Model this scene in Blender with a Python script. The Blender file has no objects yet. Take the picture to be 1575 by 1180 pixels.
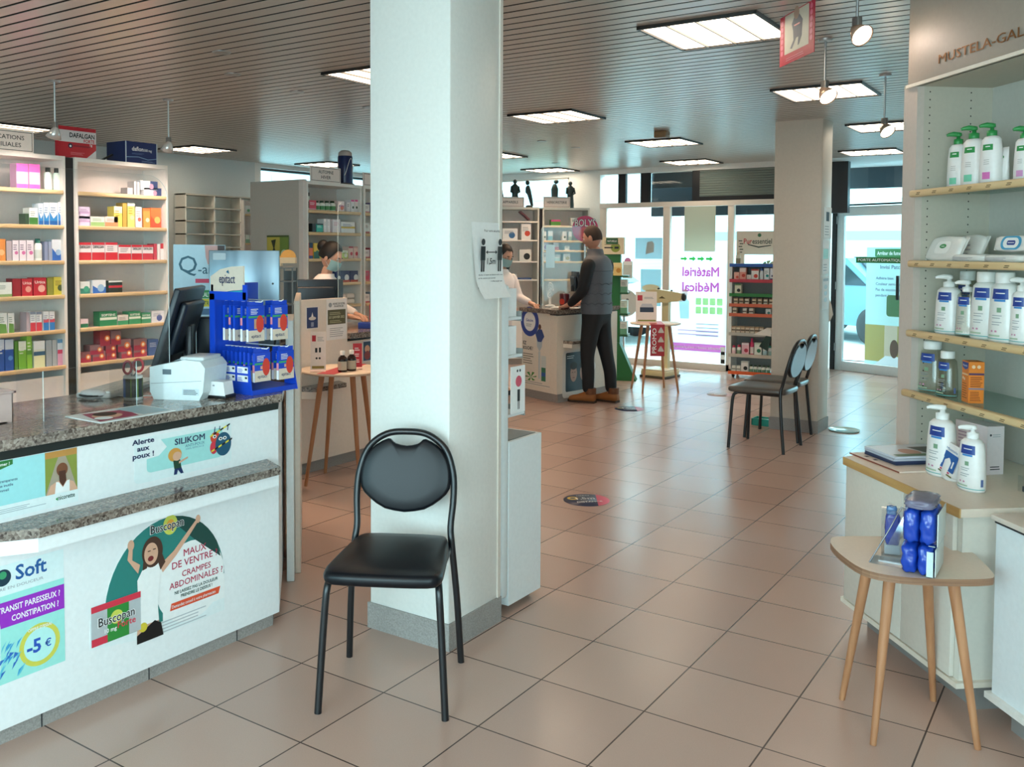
import bpy, bmesh, math, random
from mathutils import Vector, Matrix, geometry
random.seed(7)
SC = bpy.context.scene
COL = SC.collection
PI = math.pi

# ---------------------------------------------------------------- camera
FPX, PITCH, ROLL, YAW = 1427.41, 0.0442, 0.004, -0.6025
EYE = Vector((2.4665, -2.8245, 1.5417))
PCX, PCY = 737.64, 448.0
def _dir(x, y, z):
    cb, sb = math.cos(YAW), math.sin(YAW)
    return Vector((cb * x + sb * y, -sb * x + cb * y, z))
_cp, _sp, _cr, _sr = math.cos(PITCH), math.sin(PITCH), math.cos(ROLL), math.sin(ROLL)
RIGHT = _dir(_cr, _sr * _sp, _sr * _cp)
UP = _dir(-_sr, _cr * _sp, _cr * _cp)
FWD = _dir(0, _cp, -_sp)
cd = bpy.data.cameras.new('camera'); cam = bpy.data.objects.new('camera', cd); COL.objects.link(cam)
cd.sensor_fit = 'HORIZONTAL'; cd.sensor_width = 36; cd.lens = FPX / 1575 * 36
cd.shift_x = (787.5 - PCX) / 1575; cd.shift_y = -(590 - PCY) / 1575
cd.clip_start = 0.05; cd.clip_end = 200
cam.matrix_world = Matrix(((RIGHT.x, UP.x, -FWD.x, EYE.x), (RIGHT.y, UP.y, -FWD.y, EYE.y), (RIGHT.z, UP.z, -FWD.z, EYE.z), (0, 0, 0, 1)))
SC.camera = cam
# measuring helpers: where the line of sight through a photo point meets a known plane of the room
def ray(u, v): return FWD + RIGHT * ((u - PCX) / FPX) - UP * ((v - PCY) / FPX)
def G(u, v, z=0.0):
    d = ray(u, v); return EYE + d * ((z - EYE.z) / d.z)
def PL(u, v, P, n):
    d = ray(u, v); n = Vector(n); return EYE + d * ((Vector(P) - EYE).dot(n) / d.dot(n))
def XP(u, v, x): return PL(u, v, (x, 0, 0), (1, 0, 0))
def YP(u, v, y): return PL(u, v, (0, y, 0), (0, 1, 0))

# ---------------------------------------------------------------- light and exposure
vs = SC.view_settings
vs.view_transform = 'Standard'; vs.look = 'None'; vs.gamma = 1; vs.use_curve_mapping = False
vs.exposure = 0.32
w = bpy.data.worlds.new('sky'); SC.world = w; w.use_nodes = True
wn = w.node_tree.nodes; wl = w.node_tree.links
bg = wn['Background']; bg.inputs[1].default_value = 4.6
tc = wn.new('ShaderNodeTexCoord'); sx = wn.new('ShaderNodeSeparateXYZ'); cr = wn.new('ShaderNodeValToRGB')
wl.new(tc.outputs['Generated'], sx.inputs[0]); wl.new(sx.outputs['Z'], cr.inputs[0]); wl.new(cr.outputs[0], bg.inputs[0])
cr.color_ramp.elements[0].color = (0.45, 0.88, 1, 1); cr.color_ramp.elements[1].color = (0.43, 0.86, 1, 1)
def daylight(name, loc, aim, sx_, sy_, power, col):
    l = bpy.data.lights.new(name, 'AREA'); l.shape = 'RECTANGLE'; l.size = sx_; l.size_y = sy_; l.energy = power; l.color = col
    o = bpy.data.objects.new(name, l); COL.objects.link(o); o.location = loc
    o.rotation_euler = (Vector(aim) - Vector(loc)).to_track_quat('-Z', 'Y').to_euler()
    return o
DAY = (0.82, 0.97, 1.0)
daylight('daylight_street_window', (1.7, -5.3, 1.5), (0.3, 0, 0.9), 2.4, 2.0, 82, DAY)
daylight('daylight_side_window', (3.75, -3.3, 1.45), (-.3, -1.4, 0.8), 2.2, 1.9, 40, DAY)

daylight('daylight_over_shopfront', (-1.6, 12.6, 4.3), (-1.4, 7.0, .4), 6.5, 2.0, 700, (0.80, 0.96, 1.0))

# ---------------------------------------------------------------- materials
def lin(h):
    h = h.lstrip('#'); o = []
    for i in (0, 2, 4):
        c = int(h[i:i + 2], 16) / 255
        o.append(c / 12.92 if c <= 0.04045 else ((c + 0.055) / 1.055) ** 2.4)
    return (*o, 1)
_MC = {}
def C(h, rough=0.5, metal=0.0, emit=0.0, spec=0.5, grain=0.06, scale=60):
    """plain procedural material: colour with a fine noise in tone and gloss"""
    k = (h, rough, metal, emit, spec, grain, scale)
    if k in _MC: return _MC[k]
    m = bpy.data.materials.new('paint_' + h.lstrip('#')); m.use_nodes = True
    n, l = m.node_tree.nodes, m.node_tree.links; b = n['Principled BSDF']
    b.inputs['Base Color'].default_value = lin(h); b.inputs['Roughness'].default_value = rough
    b.inputs['Metallic'].default_value = metal; b.inputs['Specular IOR Level'].default_value = spec
    if emit:
        b.inputs['Emission Color'].default_value = lin(h); b.inputs['Emission Strength'].default_value = emit
    elif grain:
        t = n.new('ShaderNodeTexCoord'); z = n.new('ShaderNodeTexNoise'); z.inputs['Scale'].default_value = scale; z.inputs['Detail'].default_value = 3
        l.new(t.outputs['Object'], z.inputs['Vector'])
        r = n.new('ShaderNodeMapRange'); r.inputs[3].default_value = 1 - grain; r.inputs[4].default_value = 1 + grain
        l.new(z.outputs[0], r.inputs[0])
        mx = n.new('ShaderNodeMix'); mx.data_type = 'RGBA'; mx.blend_type = 'MULTIPLY'; mx.inputs[0].default_value = 1
        mx.inputs[6].default_value = lin(h); l.new(r.outputs[0], mx.inputs[7]); l.new(mx.outputs[2], b.inputs['Base Color'])
    _MC[k] = m; return m
def glass(name, tint=(0.93, 0.98, 0.98), gl=0.09):
    m = bpy.data.materials.new(name); m.use_nodes = True; n, l = m.node_tree.nodes, m.node_tree.links
    n.remove(n['Principled BSDF']); o = n['Material Output']
    t = n.new('ShaderNodeBsdfTransparent'); t.inputs[0].default_value = (*tint, 1)
    g = n.new('ShaderNodeBsdfGlossy'); g.inputs['Roughness'].default_value = 0.03
    lw = n.new('ShaderNodeLayerWeight'); f = n.new('ShaderNodeMath'); f.operation = 'POWER'; f.inputs[1].default_value = 4; l.new(lw.outputs['Facing'], f.inputs[0])
    mp = n.new('ShaderNodeMath'); mp.operation = 'MULTIPLY_ADD'; mp.inputs[1].default_value = 0.55; mp.inputs[2].default_value = gl * .5
    mx = n.new('ShaderNodeMixShader'); l.new(f.outputs[0], mp.inputs[0]); l.new(mp.outputs[0], mx.inputs[0])
    l.new(t.outputs[0], mx.inputs[1]); l.new(g.outputs[0], mx.inputs[2]); l.new(mx.outputs[0], o.inputs[0])
    return m
def nodes_mat(name):
    m = bpy.data.materials.new(name); m.use_nodes = True
    n, l = m.node_tree.nodes, m.node_tree.links
    t = n.new('ShaderNodeTexCoord'); return m, n, l, n['Principled BSDF'], t
def ramp(n, stops):
    r = n.new('ShaderNodeValToRGB'); e = r.color_ramp.elements
    while len(e) < len(stops): e.new(0.5)
    for q, (p, c) in zip(e, stops): q.position = p; q.color = lin(c)
    return r
def granite():
    m, n, l, b, t = nodes_mat('granite')
    v = n.new('ShaderNodeTexVoronoi'); v.inputs['Scale'].default_value = 140
    z = n.new('ShaderNodeTexNoise'); z.inputs['Scale'].default_value = 22; z.inputs['Detail'].default_value = 8
    mp = n.new('ShaderNodeMapping'); mp.inputs['Scale'].default_value = (1, .22, 1)
    l.new(t.outputs['Object'], v.inputs['Vector']); l.new(t.outputs['Object'], mp.inputs[0]); l.new(mp.outputs[0], z.inputs['Vector'])
    r1 = ramp(n, [(0.3, '#281f1c'), (0.5, '#5e4d44'), (0.68, '#a08d80')]); l.new(z.outputs[0], r1.inputs[0])
    r2 = ramp(n, [(0.12, '#1f1b1a'), (0.45, '#85786e'), (0.9, '#c9bdb0')]); l.new(v.outputs['Color'], r2.inputs[0])
    mx = n.new('ShaderNodeMix'); mx.data_type = 'RGBA'; mx.inputs[0].default_value = .5
    l.new(r1.outputs[0], mx.inputs[6]); l.new(r2.outputs[0], mx.inputs[7]); l.new(mx.outputs[2], b.inputs['Base Color'])
    b.inputs['Roughness'].default_value = 0.12; return m
def wood(name, a, c, rough=0.45, sc=(3, 40, 40)):
    m, n, l, b, t = nodes_mat(name)
    mp = n.new('ShaderNodeMapping'); mp.inputs['Scale'].default_value = sc
    z = n.new('ShaderNodeTexNoise'); z.inputs['Scale'].default_value = 1; z.inputs['Detail'].default_value = 5
    l.new(t.outputs['Object'], mp.inputs[0]); l.new(mp.outputs[0], z.inputs['Vector'])
    r = ramp(n, [(0.3, a), (0.7, c)]); l.new(z.outputs[0], r.inputs[0]); l.new(r.outputs[0], b.inputs['Base Color'])
    b.inputs['Roughness'].default_value = rough; return m
def tile_floor():
    m, n, l, b, t = nodes_mat('floor_tiles')
    br = n.new('ShaderNodeTexBrick'); br.offset = 0; br.squash = 1
    for k, v in (('Scale', 1), ('Mortar Size', .0028), ('Mortar Smooth', 0.1), ('Bias', 0), ('Brick Width', .4), ('Row Height', .4)): br.inputs[k].default_value = v
    br.inputs['Color1'].default_value = lin('#c0a294'); br.inputs['Color2'].default_value = lin('#b6978a'); br.inputs['Mortar'].default_value = lin('#4a3a36')
    l.new(t.outputs['Object'], br.inputs['Vector'])
    z = n.new('ShaderNodeTexNoise'); z.inputs['Scale'].default_value = 260; z.inputs['Detail'].default_value = 2; l.new(t.outputs['Object'], z.inputs['Vector'])
    z2 = n.new('ShaderNodeTexNoise'); z2.inputs['Scale'].default_value = 2.2; z2.inputs['Detail'].default_value = 4; l.new(t.outputs['Object'], z2.inputs['Vector'])
    r = n.new('ShaderNodeMapRange'); r.inputs[3].default_value = .92; r.inputs[4].default_value = 1.08; l.new(z.outputs[0], r.inputs[0])
    mx = n.new('ShaderNodeMix'); mx.data_type = 'RGBA'; mx.blend_type = 'MULTIPLY'; mx.inputs[0].default_value = 1
    l.new(br.outputs[0], mx.inputs[6]); l.new(r.outputs[0], mx.inputs[7]); l.new(mx.outputs[2], b.inputs['Base Color'])
    r3 = n.new('ShaderNodeMapRange'); r3.inputs[3].default_value = .17; r3.inputs[4].default_value = .30; l.new(z2.outputs[0], r3.inputs[0]); l.new(r3.outputs[0], b.inputs['Roughness'])
    bp = n.new('ShaderNodeBump'); bp.inputs['Strength'].default_value = .25; bp.inputs['Distance'].default_value = .002; bp.invert = True
    l.new(br.outputs['Fac'], bp.inputs['Height']); l.new(bp.outputs[0], b.inputs['Normal']); return m
def speckle(name, base, spot, scale, rough=.6):
    m, n, l, b, t = nodes_mat(name)
    z = n.new('ShaderNodeTexNoise'); z.inputs['Scale'].default_value = scale; z.inputs['Detail'].default_value = 4; l.new(t.outputs['Object'], z.inputs['Vector'])
    r = ramp(n, [(0.35, base), (0.7, spot)]); l.new(z.outputs[0], r.inputs[0]); l.new(r.outputs[0], b.inputs['Base Color']); b.inputs['Roughness'].default_value = rough
    return m
def leather():
    m, n, l, b, t = nodes_mat('black_vinyl'); b.inputs['Base Color'].default_value = lin('#0c0f15'); b.inputs['Roughness'].default_value = .36; b.inputs['Specular IOR Level'].default_value = .32
    z = n.new('ShaderNodeTexNoise'); z.inputs['Scale'].default_value = 240; z.inputs['Detail'].default_value = 4; l.new(t.outputs['Object'], z.inputs['Vector'])
    bp = n.new('ShaderNodeBump'); bp.inputs['Strength'].default_value = .15; bp.inputs['Distance'].default_value = .001
    l.new(z.outputs[0], bp.inputs['Height']); l.new(bp.outputs[0], b.inputs['Normal']); return m
M_GRAN = granite(); M_BEECH = wood('beech_edge', '#cfae7c', '#e2c79a'); M_OAK = wood('oak_leg', '#a8714c', '#c08a62', .5, (40, 40, 4))
M_WOODTOP = wood('pale_wood_top', '#d8c3ab', '#e6d6c2', .45, (4, 30, 30))
M_FLOOR = tile_floor(); M_PLINTH = speckle('plinth_stone', '#8f8a86', '#a9a39e', 180); M_LEATHER = leather()
M_GLASS = glass('window_glass', (0.95, 0.99, 1.0), .07); M_PLEXI = glass('acrylic_sheet', (0.975, 0.985, 0.985), .05); M_SHELFGLASS = glass('shelf_glass', (0.82, 0.93, 0.9), .1)
M_FILM = glass('clear_film', (0.86, 0.88, 0.9), .2)
WHITE = C('#eceeee', .38); WALLW = C('#e2e2de', .6); CREAM = C('#ece0cf', .45); LAM = C('#e9e4dc', .42); ALU = C('#b9bcbe', .3, .9)
BLACK = C('#121214', .4); BLKMET = C('#16171a', .28); CHROME = C('#d8d8da', .12, 1.0); DARK = C('#2a2c30', .5); PAPER = C('#f0f0ee', .7); GREYT = C('#9aa0a4', .6)
INK = C('#2a2f3a', .7)

# ---------------------------------------------------------------- mesh builder
def TR(x=0, y=0, z=0): return Matrix.Translation((x, y, z))
def RZ(a): return Matrix.Rotation(a, 4, 'Z')
def RX(a): return Matrix.Rotation(a, 4, 'X')
def RY(a): return Matrix.Rotation(a, 4, 'Y')
def frame(o, ux, uy):
    """4x4 with local x along ux, local y along uy (made square to ux), z out of the surface"""
    ux = Vector(ux).normalized(); uy = Vector(uy); uy = (uy - ux * uy.dot(ux)).normalized(); uz = ux.cross(uy)
    return Matrix(((ux.x, uy.x, uz.x, o[0]), (ux.y, uy.y, uz.y, o[1]), (ux.z, uy.z, uz.z, o[2]), (0, 0, 0, 1)))
_TXT = {}
def text_mesh(s, bold):
    k = (s, bold)
    if k not in _TXT:
        c = bpy.data.curves.new('lettering', 'FONT'); c.body = s; c.size = 1; c.resolution_u = 2; c.fill_mode = 'NONE'
        o = bpy.data.objects.new('lettering', c); me = o.to_mesh()
        pv = [Vector(v.co[:2]) for v in me.vertices]; nx = {}
        for e in me.edges: nx.setdefault(e.vertices[0], []).append(e.vertices[1]); nx.setdefault(e.vertices[1], []).append(e.vertices[0])
        o.to_mesh_clear(); bpy.data.objects.remove(o); bpy.data.curves.remove(c)
        loops = []; seen = set()
        for i in range(len(pv)):
            if i in seen or i not in nx: continue
            L = [i]; seen.add(i); a = i
            while True:
                b = [q for q in nx[a] if q not in seen]
                if not b: break
                a = b[0]; L.append(a); seen.add(a)
            loops.append(L)
        # group outlines that lie inside one another, then fill each glyph by an even-odd test
        bb = [(min(pv[q].x for q in L), max(pv[q].x for q in L), min(pv[q].y for q in L), max(pv[q].y for q in L)) for L in loops]
        par = [-1] * len(loops)
        for i, A in enumerate(bb):
            for j, B in enumerate(bb):
                if i != j and B[0] <= A[0] and B[1] >= A[1] and B[2] <= A[2] and B[3] >= A[3] and len(loops[i]) > 2: par[i] = j
        vs_, fs = [], []
        for i, L in enumerate(loops):
            if par[i] >= 0: continue
            grp = [L] + [loops[j] for j in range(len(loops)) if par[j] == i]
            nw = {}
            for gi, g in enumerate(grp):
                A = sum(pv[g[q]].x * pv[g[(q + 1) % len(g)]].y - pv[g[(q + 1) % len(g)]].x * pv[g[q]].y for q in range(len(g)))
                sg = (1 if A > 0 else -1) * (1 if gi == 0 else -1) * bold
                for q in range(len(g)):
                    a, b, c_ = pv[g[q - 1]], pv[g[q]], pv[g[(q + 1) % len(g)]]; d1, d2 = (b - a), (c_ - b)
                    if d1.length < 1e-7 or d2.length < 1e-7: nw[g[q]] = b.copy(); continue
                    d1.normalize(); d2.normalize(); n_ = Vector((d1.y + d2.y, -d1.x - d2.x)); k_ = n_.length
                    nw[g[q]] = b + (n_ / k_ * sg * min(2 / max(k_, .9), 2.0) if k_ > 1e-5 else Vector((0, 0)))
            pts = []; ed = []
            for g in grp: o_ = len(pts); pts += [nw[q] for q in g]; ed += [(o_ + k_, o_ + (k_ + 1) % len(g)) for k_ in range(len(g))]
            r = geometry.delaunay_2d_cdt(pts, ed, [], 0, 1e-6); o_ = len(vs_); vs_ += [(q.x, q.y, 0) for q in r[0]]
            for f in r[2]:
                cx = sum(r[0][q].x for q in f) / 3; cy = sum(r[0][q].y for q in f) / 3; odd = False
                for a, b in ed:
                    p, q = pts[a], pts[b]
                    if (p.y > cy) != (q.y > cy) and cx < p.x + (cy - p.y) / (q.y - p.y) * (q.x - p.x): odd = not odd
                if odd: fs.append(tuple(x + o_ for x in f))
        _TXT[k] = (vs_, fs)
    return _TXT[k]
DE = 0.0005
class MB:
    def __init__(s): s.k = 0; s.v = []; s.f = []; s.mi = []; s.sm = []; s.mats = []
    def _m(s, m):
        if m not in s.mats: s.mats.append(m)
        return s.mats.index(m)
    def add(s, vs_, fs, m, smooth=False, T=None):
        o = len(s.v); k = s._m(m)
        for v in vs_: s.v.append(tuple(T @ Vector(v)) if T is not None else tuple(v))
        for f in fs: s.f.append(tuple(i + o for i in f)); s.mi.append(k); s.sm.append(smooth)
        return s
    def box(s, x0, y0, z0, x1, y1, z1, m, T=None, bev=0, seg=2):
        if bev:
            b = bmesh.new(); bmesh.ops.create_cube(b, size=1)
            for v in b.verts: v.co = Vector(((x0 + x1) / 2 + v.co.x * (x1 - x0), (y0 + y1) / 2 + v.co.y * (y1 - y0), (z0 + z1) / 2 + v.co.z * (z1 - z0)))
            bmesh.ops.bevel(b, geom=b.edges[:], offset=bev, segments=seg, affect='EDGES', profile=.5)
            b.verts.index_update(); s.add([v.co[:] for v in b.verts], [[v.index for v in f.verts] for f in b.faces], m, seg > 1, T); b.free(); return s
        p = [(x0, y0, z0), (x1, y0, z0), (x1, y1, z0), (x0, y1, z0), (x0, y0, z1), (x1, y0, z1), (x1, y1, z1), (x0, y1, z1)]
        return s.add(p, [(3, 2, 1, 0), (4, 5, 6, 7), (0, 1, 5, 4), (1, 2, 6, 5), (2, 3, 7, 6), (3, 0, 4, 7)], m, False, T)
    def prism(s, pts, z0, z1, m, T=None, side=None, smooth=False):
        n = len(pts); a = sum(pts[i][0] * pts[(i + 1) % n][1] - pts[(i + 1) % n][0] * pts[i][1] for i in range(n))
        if a < 0: pts = pts[::-1]
        vs_ = [(x, y, z0) for x, y in pts] + [(x, y, z1) for x, y in pts]
        s.add(vs_, [tuple(range(n))[::-1], tuple(range(n, 2 * n))], m, False, T)
        return s.add(vs_, [(i, (i + 1) % n, n + (i + 1) % n, n + i) for i in range(n)], side or m, smooth, T)
    def tube(s, pts, r, m, n=8, T=None, cap=True, flat=1.0, smooth=True):
        pts = [Vector(p) for p in pts]; R = r if isinstance(r, (list, tuple)) else [r] * len(pts)
        up = None; vs_ = []; k = len(pts)
        for i, p in enumerate(pts):
            t = (pts[min(i + 1, k - 1)] - pts[max(i - 1, 0)])
            t = t.normalized() if t.length > 1e-9 else Vector((0, 0, 1))
            if up is None:
                up = Vector((0, 0, 1)) if abs(t.z) < .95 else Vector((0, 1, 0))
            side = t.cross(up)
            if side.length < 1e-6: side = t.orthogonal()
            side.normalize(); up = side.cross(t).normalized()
            for j in range(n):
                a = 2 * PI * j / n; vs_.append(p + side * (math.cos(a) * R[i]) + up * (math.sin(a) * R[i] * flat))
        fs = [(i * n + j, i * n + (j + 1) % n, (i + 1) * n + (j + 1) % n, (i + 1) * n + j) for i in range(k - 1) for j in range(n)]
        s.add(vs_, fs, m, smooth, T)
        if cap: s.add(vs_[:n] + vs_[-n:], [tuple(range(n))[::-1], tuple(range(n, 2 * n))], m, False, T)
        return s
    def lathe(s, prof, m, n=20, T=None, sy=1.0, smooth=True):
        vs_ = []; k = len(prof)
        for r, z in prof:
            for j in range(n): a = 2 * PI * j / n; vs_.append((r * math.cos(a), r * sy * math.sin(a), z))
        fs = [(i * n + j, i * n + (j + 1) % n, (i + 1) * n + (j + 1) % n, (i + 1) * n + j) for i in range(k - 1) for j in range(n)]
        s.add(vs_, fs, m, smooth, T)
        caps = []
        if prof[0][0] > 1e-5: caps.append(tuple(range(n))[::-1])
        if prof[-1][0] > 1e-5: caps.append(tuple(range((k - 1) * n, k * n)))
        if caps: s.add(vs_, caps, m, False, T)
        return s
    def ball(s, c, r, m, T=None, n=14, k=9):
        rx, ry, rz = r if isinstance(r, (tuple, list)) else (r, r, r)
        vs_ = [(c[0], c[1], c[2] - rz)] + [(c[0] + rx * math.sin(PI * i / k) * math.cos(2 * PI * j / n), c[1] + ry * math.sin(PI * i / k) * math.sin(2 * PI * j / n), c[2] - rz * math.cos(PI * i / k)) for i in range(1, k) for j in range(n)] + [(c[0], c[1], c[2] + rz)]
        e = len(vs_) - 1
        fs = [(0, 1 + (j + 1) % n, 1 + j) for j in range(n)] + [(1 + (i - 1) * n + j, 1 + (i - 1) * n + (j + 1) % n, 1 + i * n + (j + 1) % n, 1 + i * n + j) for i in range(1, k - 1) for j in range(n)] + [(e, 1 + (k - 2) * n + j, 1 + (k - 2) * n + (j + 1) % n) for j in range(n)]
        return s.add(vs_, fs, m, True, T)
    # flat printed graphics in a frame T: l is the layer
    def _z(s, l): s.k = (s.k + 1) % 160; return l * DE + s.k * 3e-6
    def rect(s, T, x0, y0, x1, y1, m, l=1): z = s._z(l); return s.add([(x0, y0, z), (x1, y0, z), (x1, y1, z), (x0, y1, z)], [(0, 1, 2, 3)], m, False, T)
    def poly(s, T, pts, m, l=1):
        n = len(pts); a = sum(pts[i][0] * pts[(i + 1) % n][1] - pts[(i + 1) % n][0] * pts[i][1] for i in range(n))
        if a < 0: pts = pts[::-1]
        z = s._z(l); return s.add([(x, y, z) for x, y in pts], [tuple(range(n))], m, False, T)
    def disc(s, T, x, y, rx, m, l=1, ry=None, n=28, a0=0, a1=2 * PI):
        ry = ry or rx
        return s.poly(T, [(x + rx * math.cos(a0 + (a1 - a0) * i / n), y + ry * math.sin(a0 + (a1 - a0) * i / n)) for i in range(n if a1 - a0 > 6.2 else n + 1)], m, l)
    def txt(s, T, x, y, h, t, m, l=2, bold=0.0, al='l', wid=None, rot=0, sx=1.0):
        vs_, fs = text_mesh(t, bold)
        if not vs_: return s
        xa = min(v[0] for v in vs_); xb = max(v[0] for v in vs_); k = h / 0.72; kx = k * sx
        if wid: kx = wid / max(xb - xa, 1e-6)
        off = {'l': -xa, 'c': -(xa + xb) / 2, 'r': -xb}[al]
        c, q = math.cos(rot), math.sin(rot)
        p = [((v[0] + off) * kx, v[1] * k) for v in vs_]
        z = s._z(l); return s.add([(x + a * c - b * q, y + a * q + b * c, z) for a, b in p], fs, m, False, T)
    def lines(s, T, x0, y0, x1, y1, rows, m, l=2, fill=.5):
        """rows of fine print as thin strips"""
        st = (y1 - y0) / rows
        for i in range(rows):
            yy = y0 + st * i; e = x0 + (x1 - x0) * random.uniform(.7, 1); s.rect(T, x0, yy, e, yy + st * fill, m, l)
        return s
    def build(s, name, parent=None):
        me = bpy.data.meshes.new(name); me.from_pydata(s.v, [], s.f)
        for m in s.mats: me.materials.append(m)
        me.polygons.foreach_set('material_index', s.mi); me.polygons.foreach_set('use_smooth', s.sm); me.update()
        o = bpy.data.objects.new(name, me); COL.objects.link(o)
        if parent: o.parent = parent
        return o
def tag(o, label=None, cat=None, group=None, kind=None):
    if label: o['label'] = label
    if cat: o['category'] = cat
    if group: o['group'] = group
    if kind: o['kind'] = kind
    return o
def thing(name, label, cat, loc=(0, 0, 0), rz=0, group=None):
    o = bpy.data.objects.new(name, None); COL.objects.link(o); o.location = loc; o.rotation_euler = (0, 0, rz); o.empty_display_size = .1
    return tag(o, label, cat, group)
def dup(root, loc=None, rz=None, label=None, group=None):
    r = root.copy(); COL.objects.link(r)
    if loc is not None: r.location = loc
    if rz is not None: r.rotation_euler = (0, 0, rz)
    tag(r, label, None, group)
    for ch in list(root.children):
        c = ch.copy(); COL.objects.link(c); c.parent = r
        for g in list(ch.children):
            d = g.copy(); COL.objects.link(d); d.parent = c
    return r
def at(o, loc, rz=0):
    o.location = loc; o.rotation_euler = (0, 0, rz); return o
def part(mb, name, parent, label=None):
    o = mb.build(name, parent)
    if label: o['label'] = label
    return o
def struct(mb, name, label, parent=None):
    o = mb.build(name, parent)
    if not parent: tag(o, label, None, None, 'structure')
    return o
def arc(cx, cy, r, a0, a1, n): return [(cx + r * math.cos(a0 + (a1 - a0) * i / n), cy + r * math.sin(a0 + (a1 - a0) * i / n)) for i in range(n + 1)]
def rrect(x0, y0, x1, y1, r, n=5):
    return arc(x1 - r, y0 + r, r, -PI / 2, 0, n) + arc(x1 - r, y1 - r, r, 0, PI / 2, n) + arc(x0 + r, y1 - r, r, PI / 2, PI, n) + arc(x0 + r, y0 + r, r, PI, 1.5 * PI, n)
ORD = ['first', 'second', 'third', 'fourth', 'fifth', 'sixth', 'seventh', 'eighth', 'ninth', 'tenth', 'eleventh', 'twelfth', 'thirteenth', 'fourteenth']
# ================================================================ the room
CEIL = 2.654; FY = 8.72
s = MB().box(-7.2, -5.2, -.06, 3.6, 11.0, 0, M_FLOOR); struct(s, 'floor', 'beige square floor tiles with dark joints')
# slatted metal ceiling, strips along x with dark gaps; open where the light panels sit
s = MB(); M_SLAT = C('#c6bdb5', .30, .4, grain=.03); y = -5.0 + .003
PANELS = [(.46, 1.46), (-1.70, 1.46), (.46, 3.6), (-1.70, 3.62), (-6.32, 3.66), (.46, 5.72), (-1.70, 5.82), (-3.93, 6.0), (-6.38, 5.78), (-.12, 7.9), (-2.25, 7.95), (-4.33, 8.03), (-6.3, 1.52), (-3.93, 1.52 - 2.14), (2.2, -1.4), (.8, -3.2), (-1.6, -3.0)]
while y < FY - .02:
    s.box(-6.75, y, CEIL, 3.4, y + .079, CEIL + .002, M_SLAT); y += .098
s.box(-6.75, -5.1, CEIL + .03, 3.4, FY, CEIL + .05, C('#141210', .8)); struct(s, 'ceiling', 'ceiling of long warm grey metal slats with dark gaps')
struct(MB().box(-6.9, -5.2, 0, -6.7, 5.4, CEIL + .05, C('#c9d0d0', .6)), 'wall_left', 'pale grey left wall behind the shelves')
def hole_wall(mb, axis, at_, t, u0, u1, z0, z1, holes, m):
    """wall slab with rectangular openings: axis x -> wall runs along x at y=at_"""
    us = sorted({u0, u1} | {h[0] for h in holes} | {h[1] for h in holes}); zs = sorted({z0, z1} | {h[2] for h in holes} | {h[3] for h in holes})
    for a, b in zip(us, us[1:]):
        for c, d in zip(zs, zs[1:]):
            if any(h[0] <= a and b <= h[1] and h[2] <= c and d <= h[3] for h in holes): continue
            if axis == 'x': mb.box(a, at_, c, b, at_ + t, d, m)
            else: mb.box(at_, a, c, at_ + t, b, d, m)
    return mb
struct(hole_wall(MB(), 'y', -6.9, .2, 5.4, FY + .2, 0, CEIL + .05, [(5.5, 8.5, 2.2, 2.6)], WALLW), 'wall_left.001', 'white left wall below the high window')
struct(hole_wall(MB(), 'y', 3.4, .2, -5.2, 9.9, 0, CEIL + .05, [(-4.5, -2.1, .5, 2.4)], WALLW), 'wall_right', 'white right wall behind the corner shelf')
struct(hole_wall(MB(), 'x', -5.2, .2, -6.9, 3.6, 0, CEIL + .05, [(-1.2, 2.9, .4, 2.5)], WALLW), 'wall_back', 'white wall behind the photographer')
# facade: blank part with transom openings, header above the shopfront
hd = MB()
hole_wall(hd, 'x', FY, .16, -6.9, -3.46, 0, CEIL + .05, [(-6.5, -5.3, 2.14, 2.57), (-5.22, -3.95, 2.14, 2.57)], WALLW)
hd.box(-3.46, FY - .01, 2.585, -.66, FY + .16, CEIL + .05, WALLW)
struct(hd, 'wall_front', 'white front wall with high windows above the shelves')
fr = C('#d9cfc4', .4); drk = C('#15171c', .4)
# shopfront frame: beige metal posts and rails
s = MB()
for x0, x1 in ((-3.46, -3.36), (-2.525, -2.43), (-1.645, -1.565), (-.80, -.66)): s.box(x0, FY, 0, x1, FY + .07, 2.19, fr, bev=.004)
s.box(-3.46, FY - .01, 2.125, -.66, FY + .08, 2.19, fr); s.box(-3.46, FY, 0, -.66, FY + .08, .085, fr)
struct(s, 'window_1', 'beige framed shopfront window with three tall panes')
struct(MB().box(-3.36, FY + .03, .085, -2.525, FY + .038, 2.125, M_GLASS), 'window_1_pane', 'x', bpy.data.objects['window_1'])
struct(MB().box(-2.43, FY + .03, .085, -1.645, FY + .038, 2.125, M_GLASS), 'window_1_pane', 'x', bpy.data.objects['window_1'])
struct(MB().box(-1.565, FY + .03, .085, -.80, FY + .038, 2.125, M_GLASS), 'window_1_pane', 'x', bpy.data.objects['window_1'])
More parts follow.
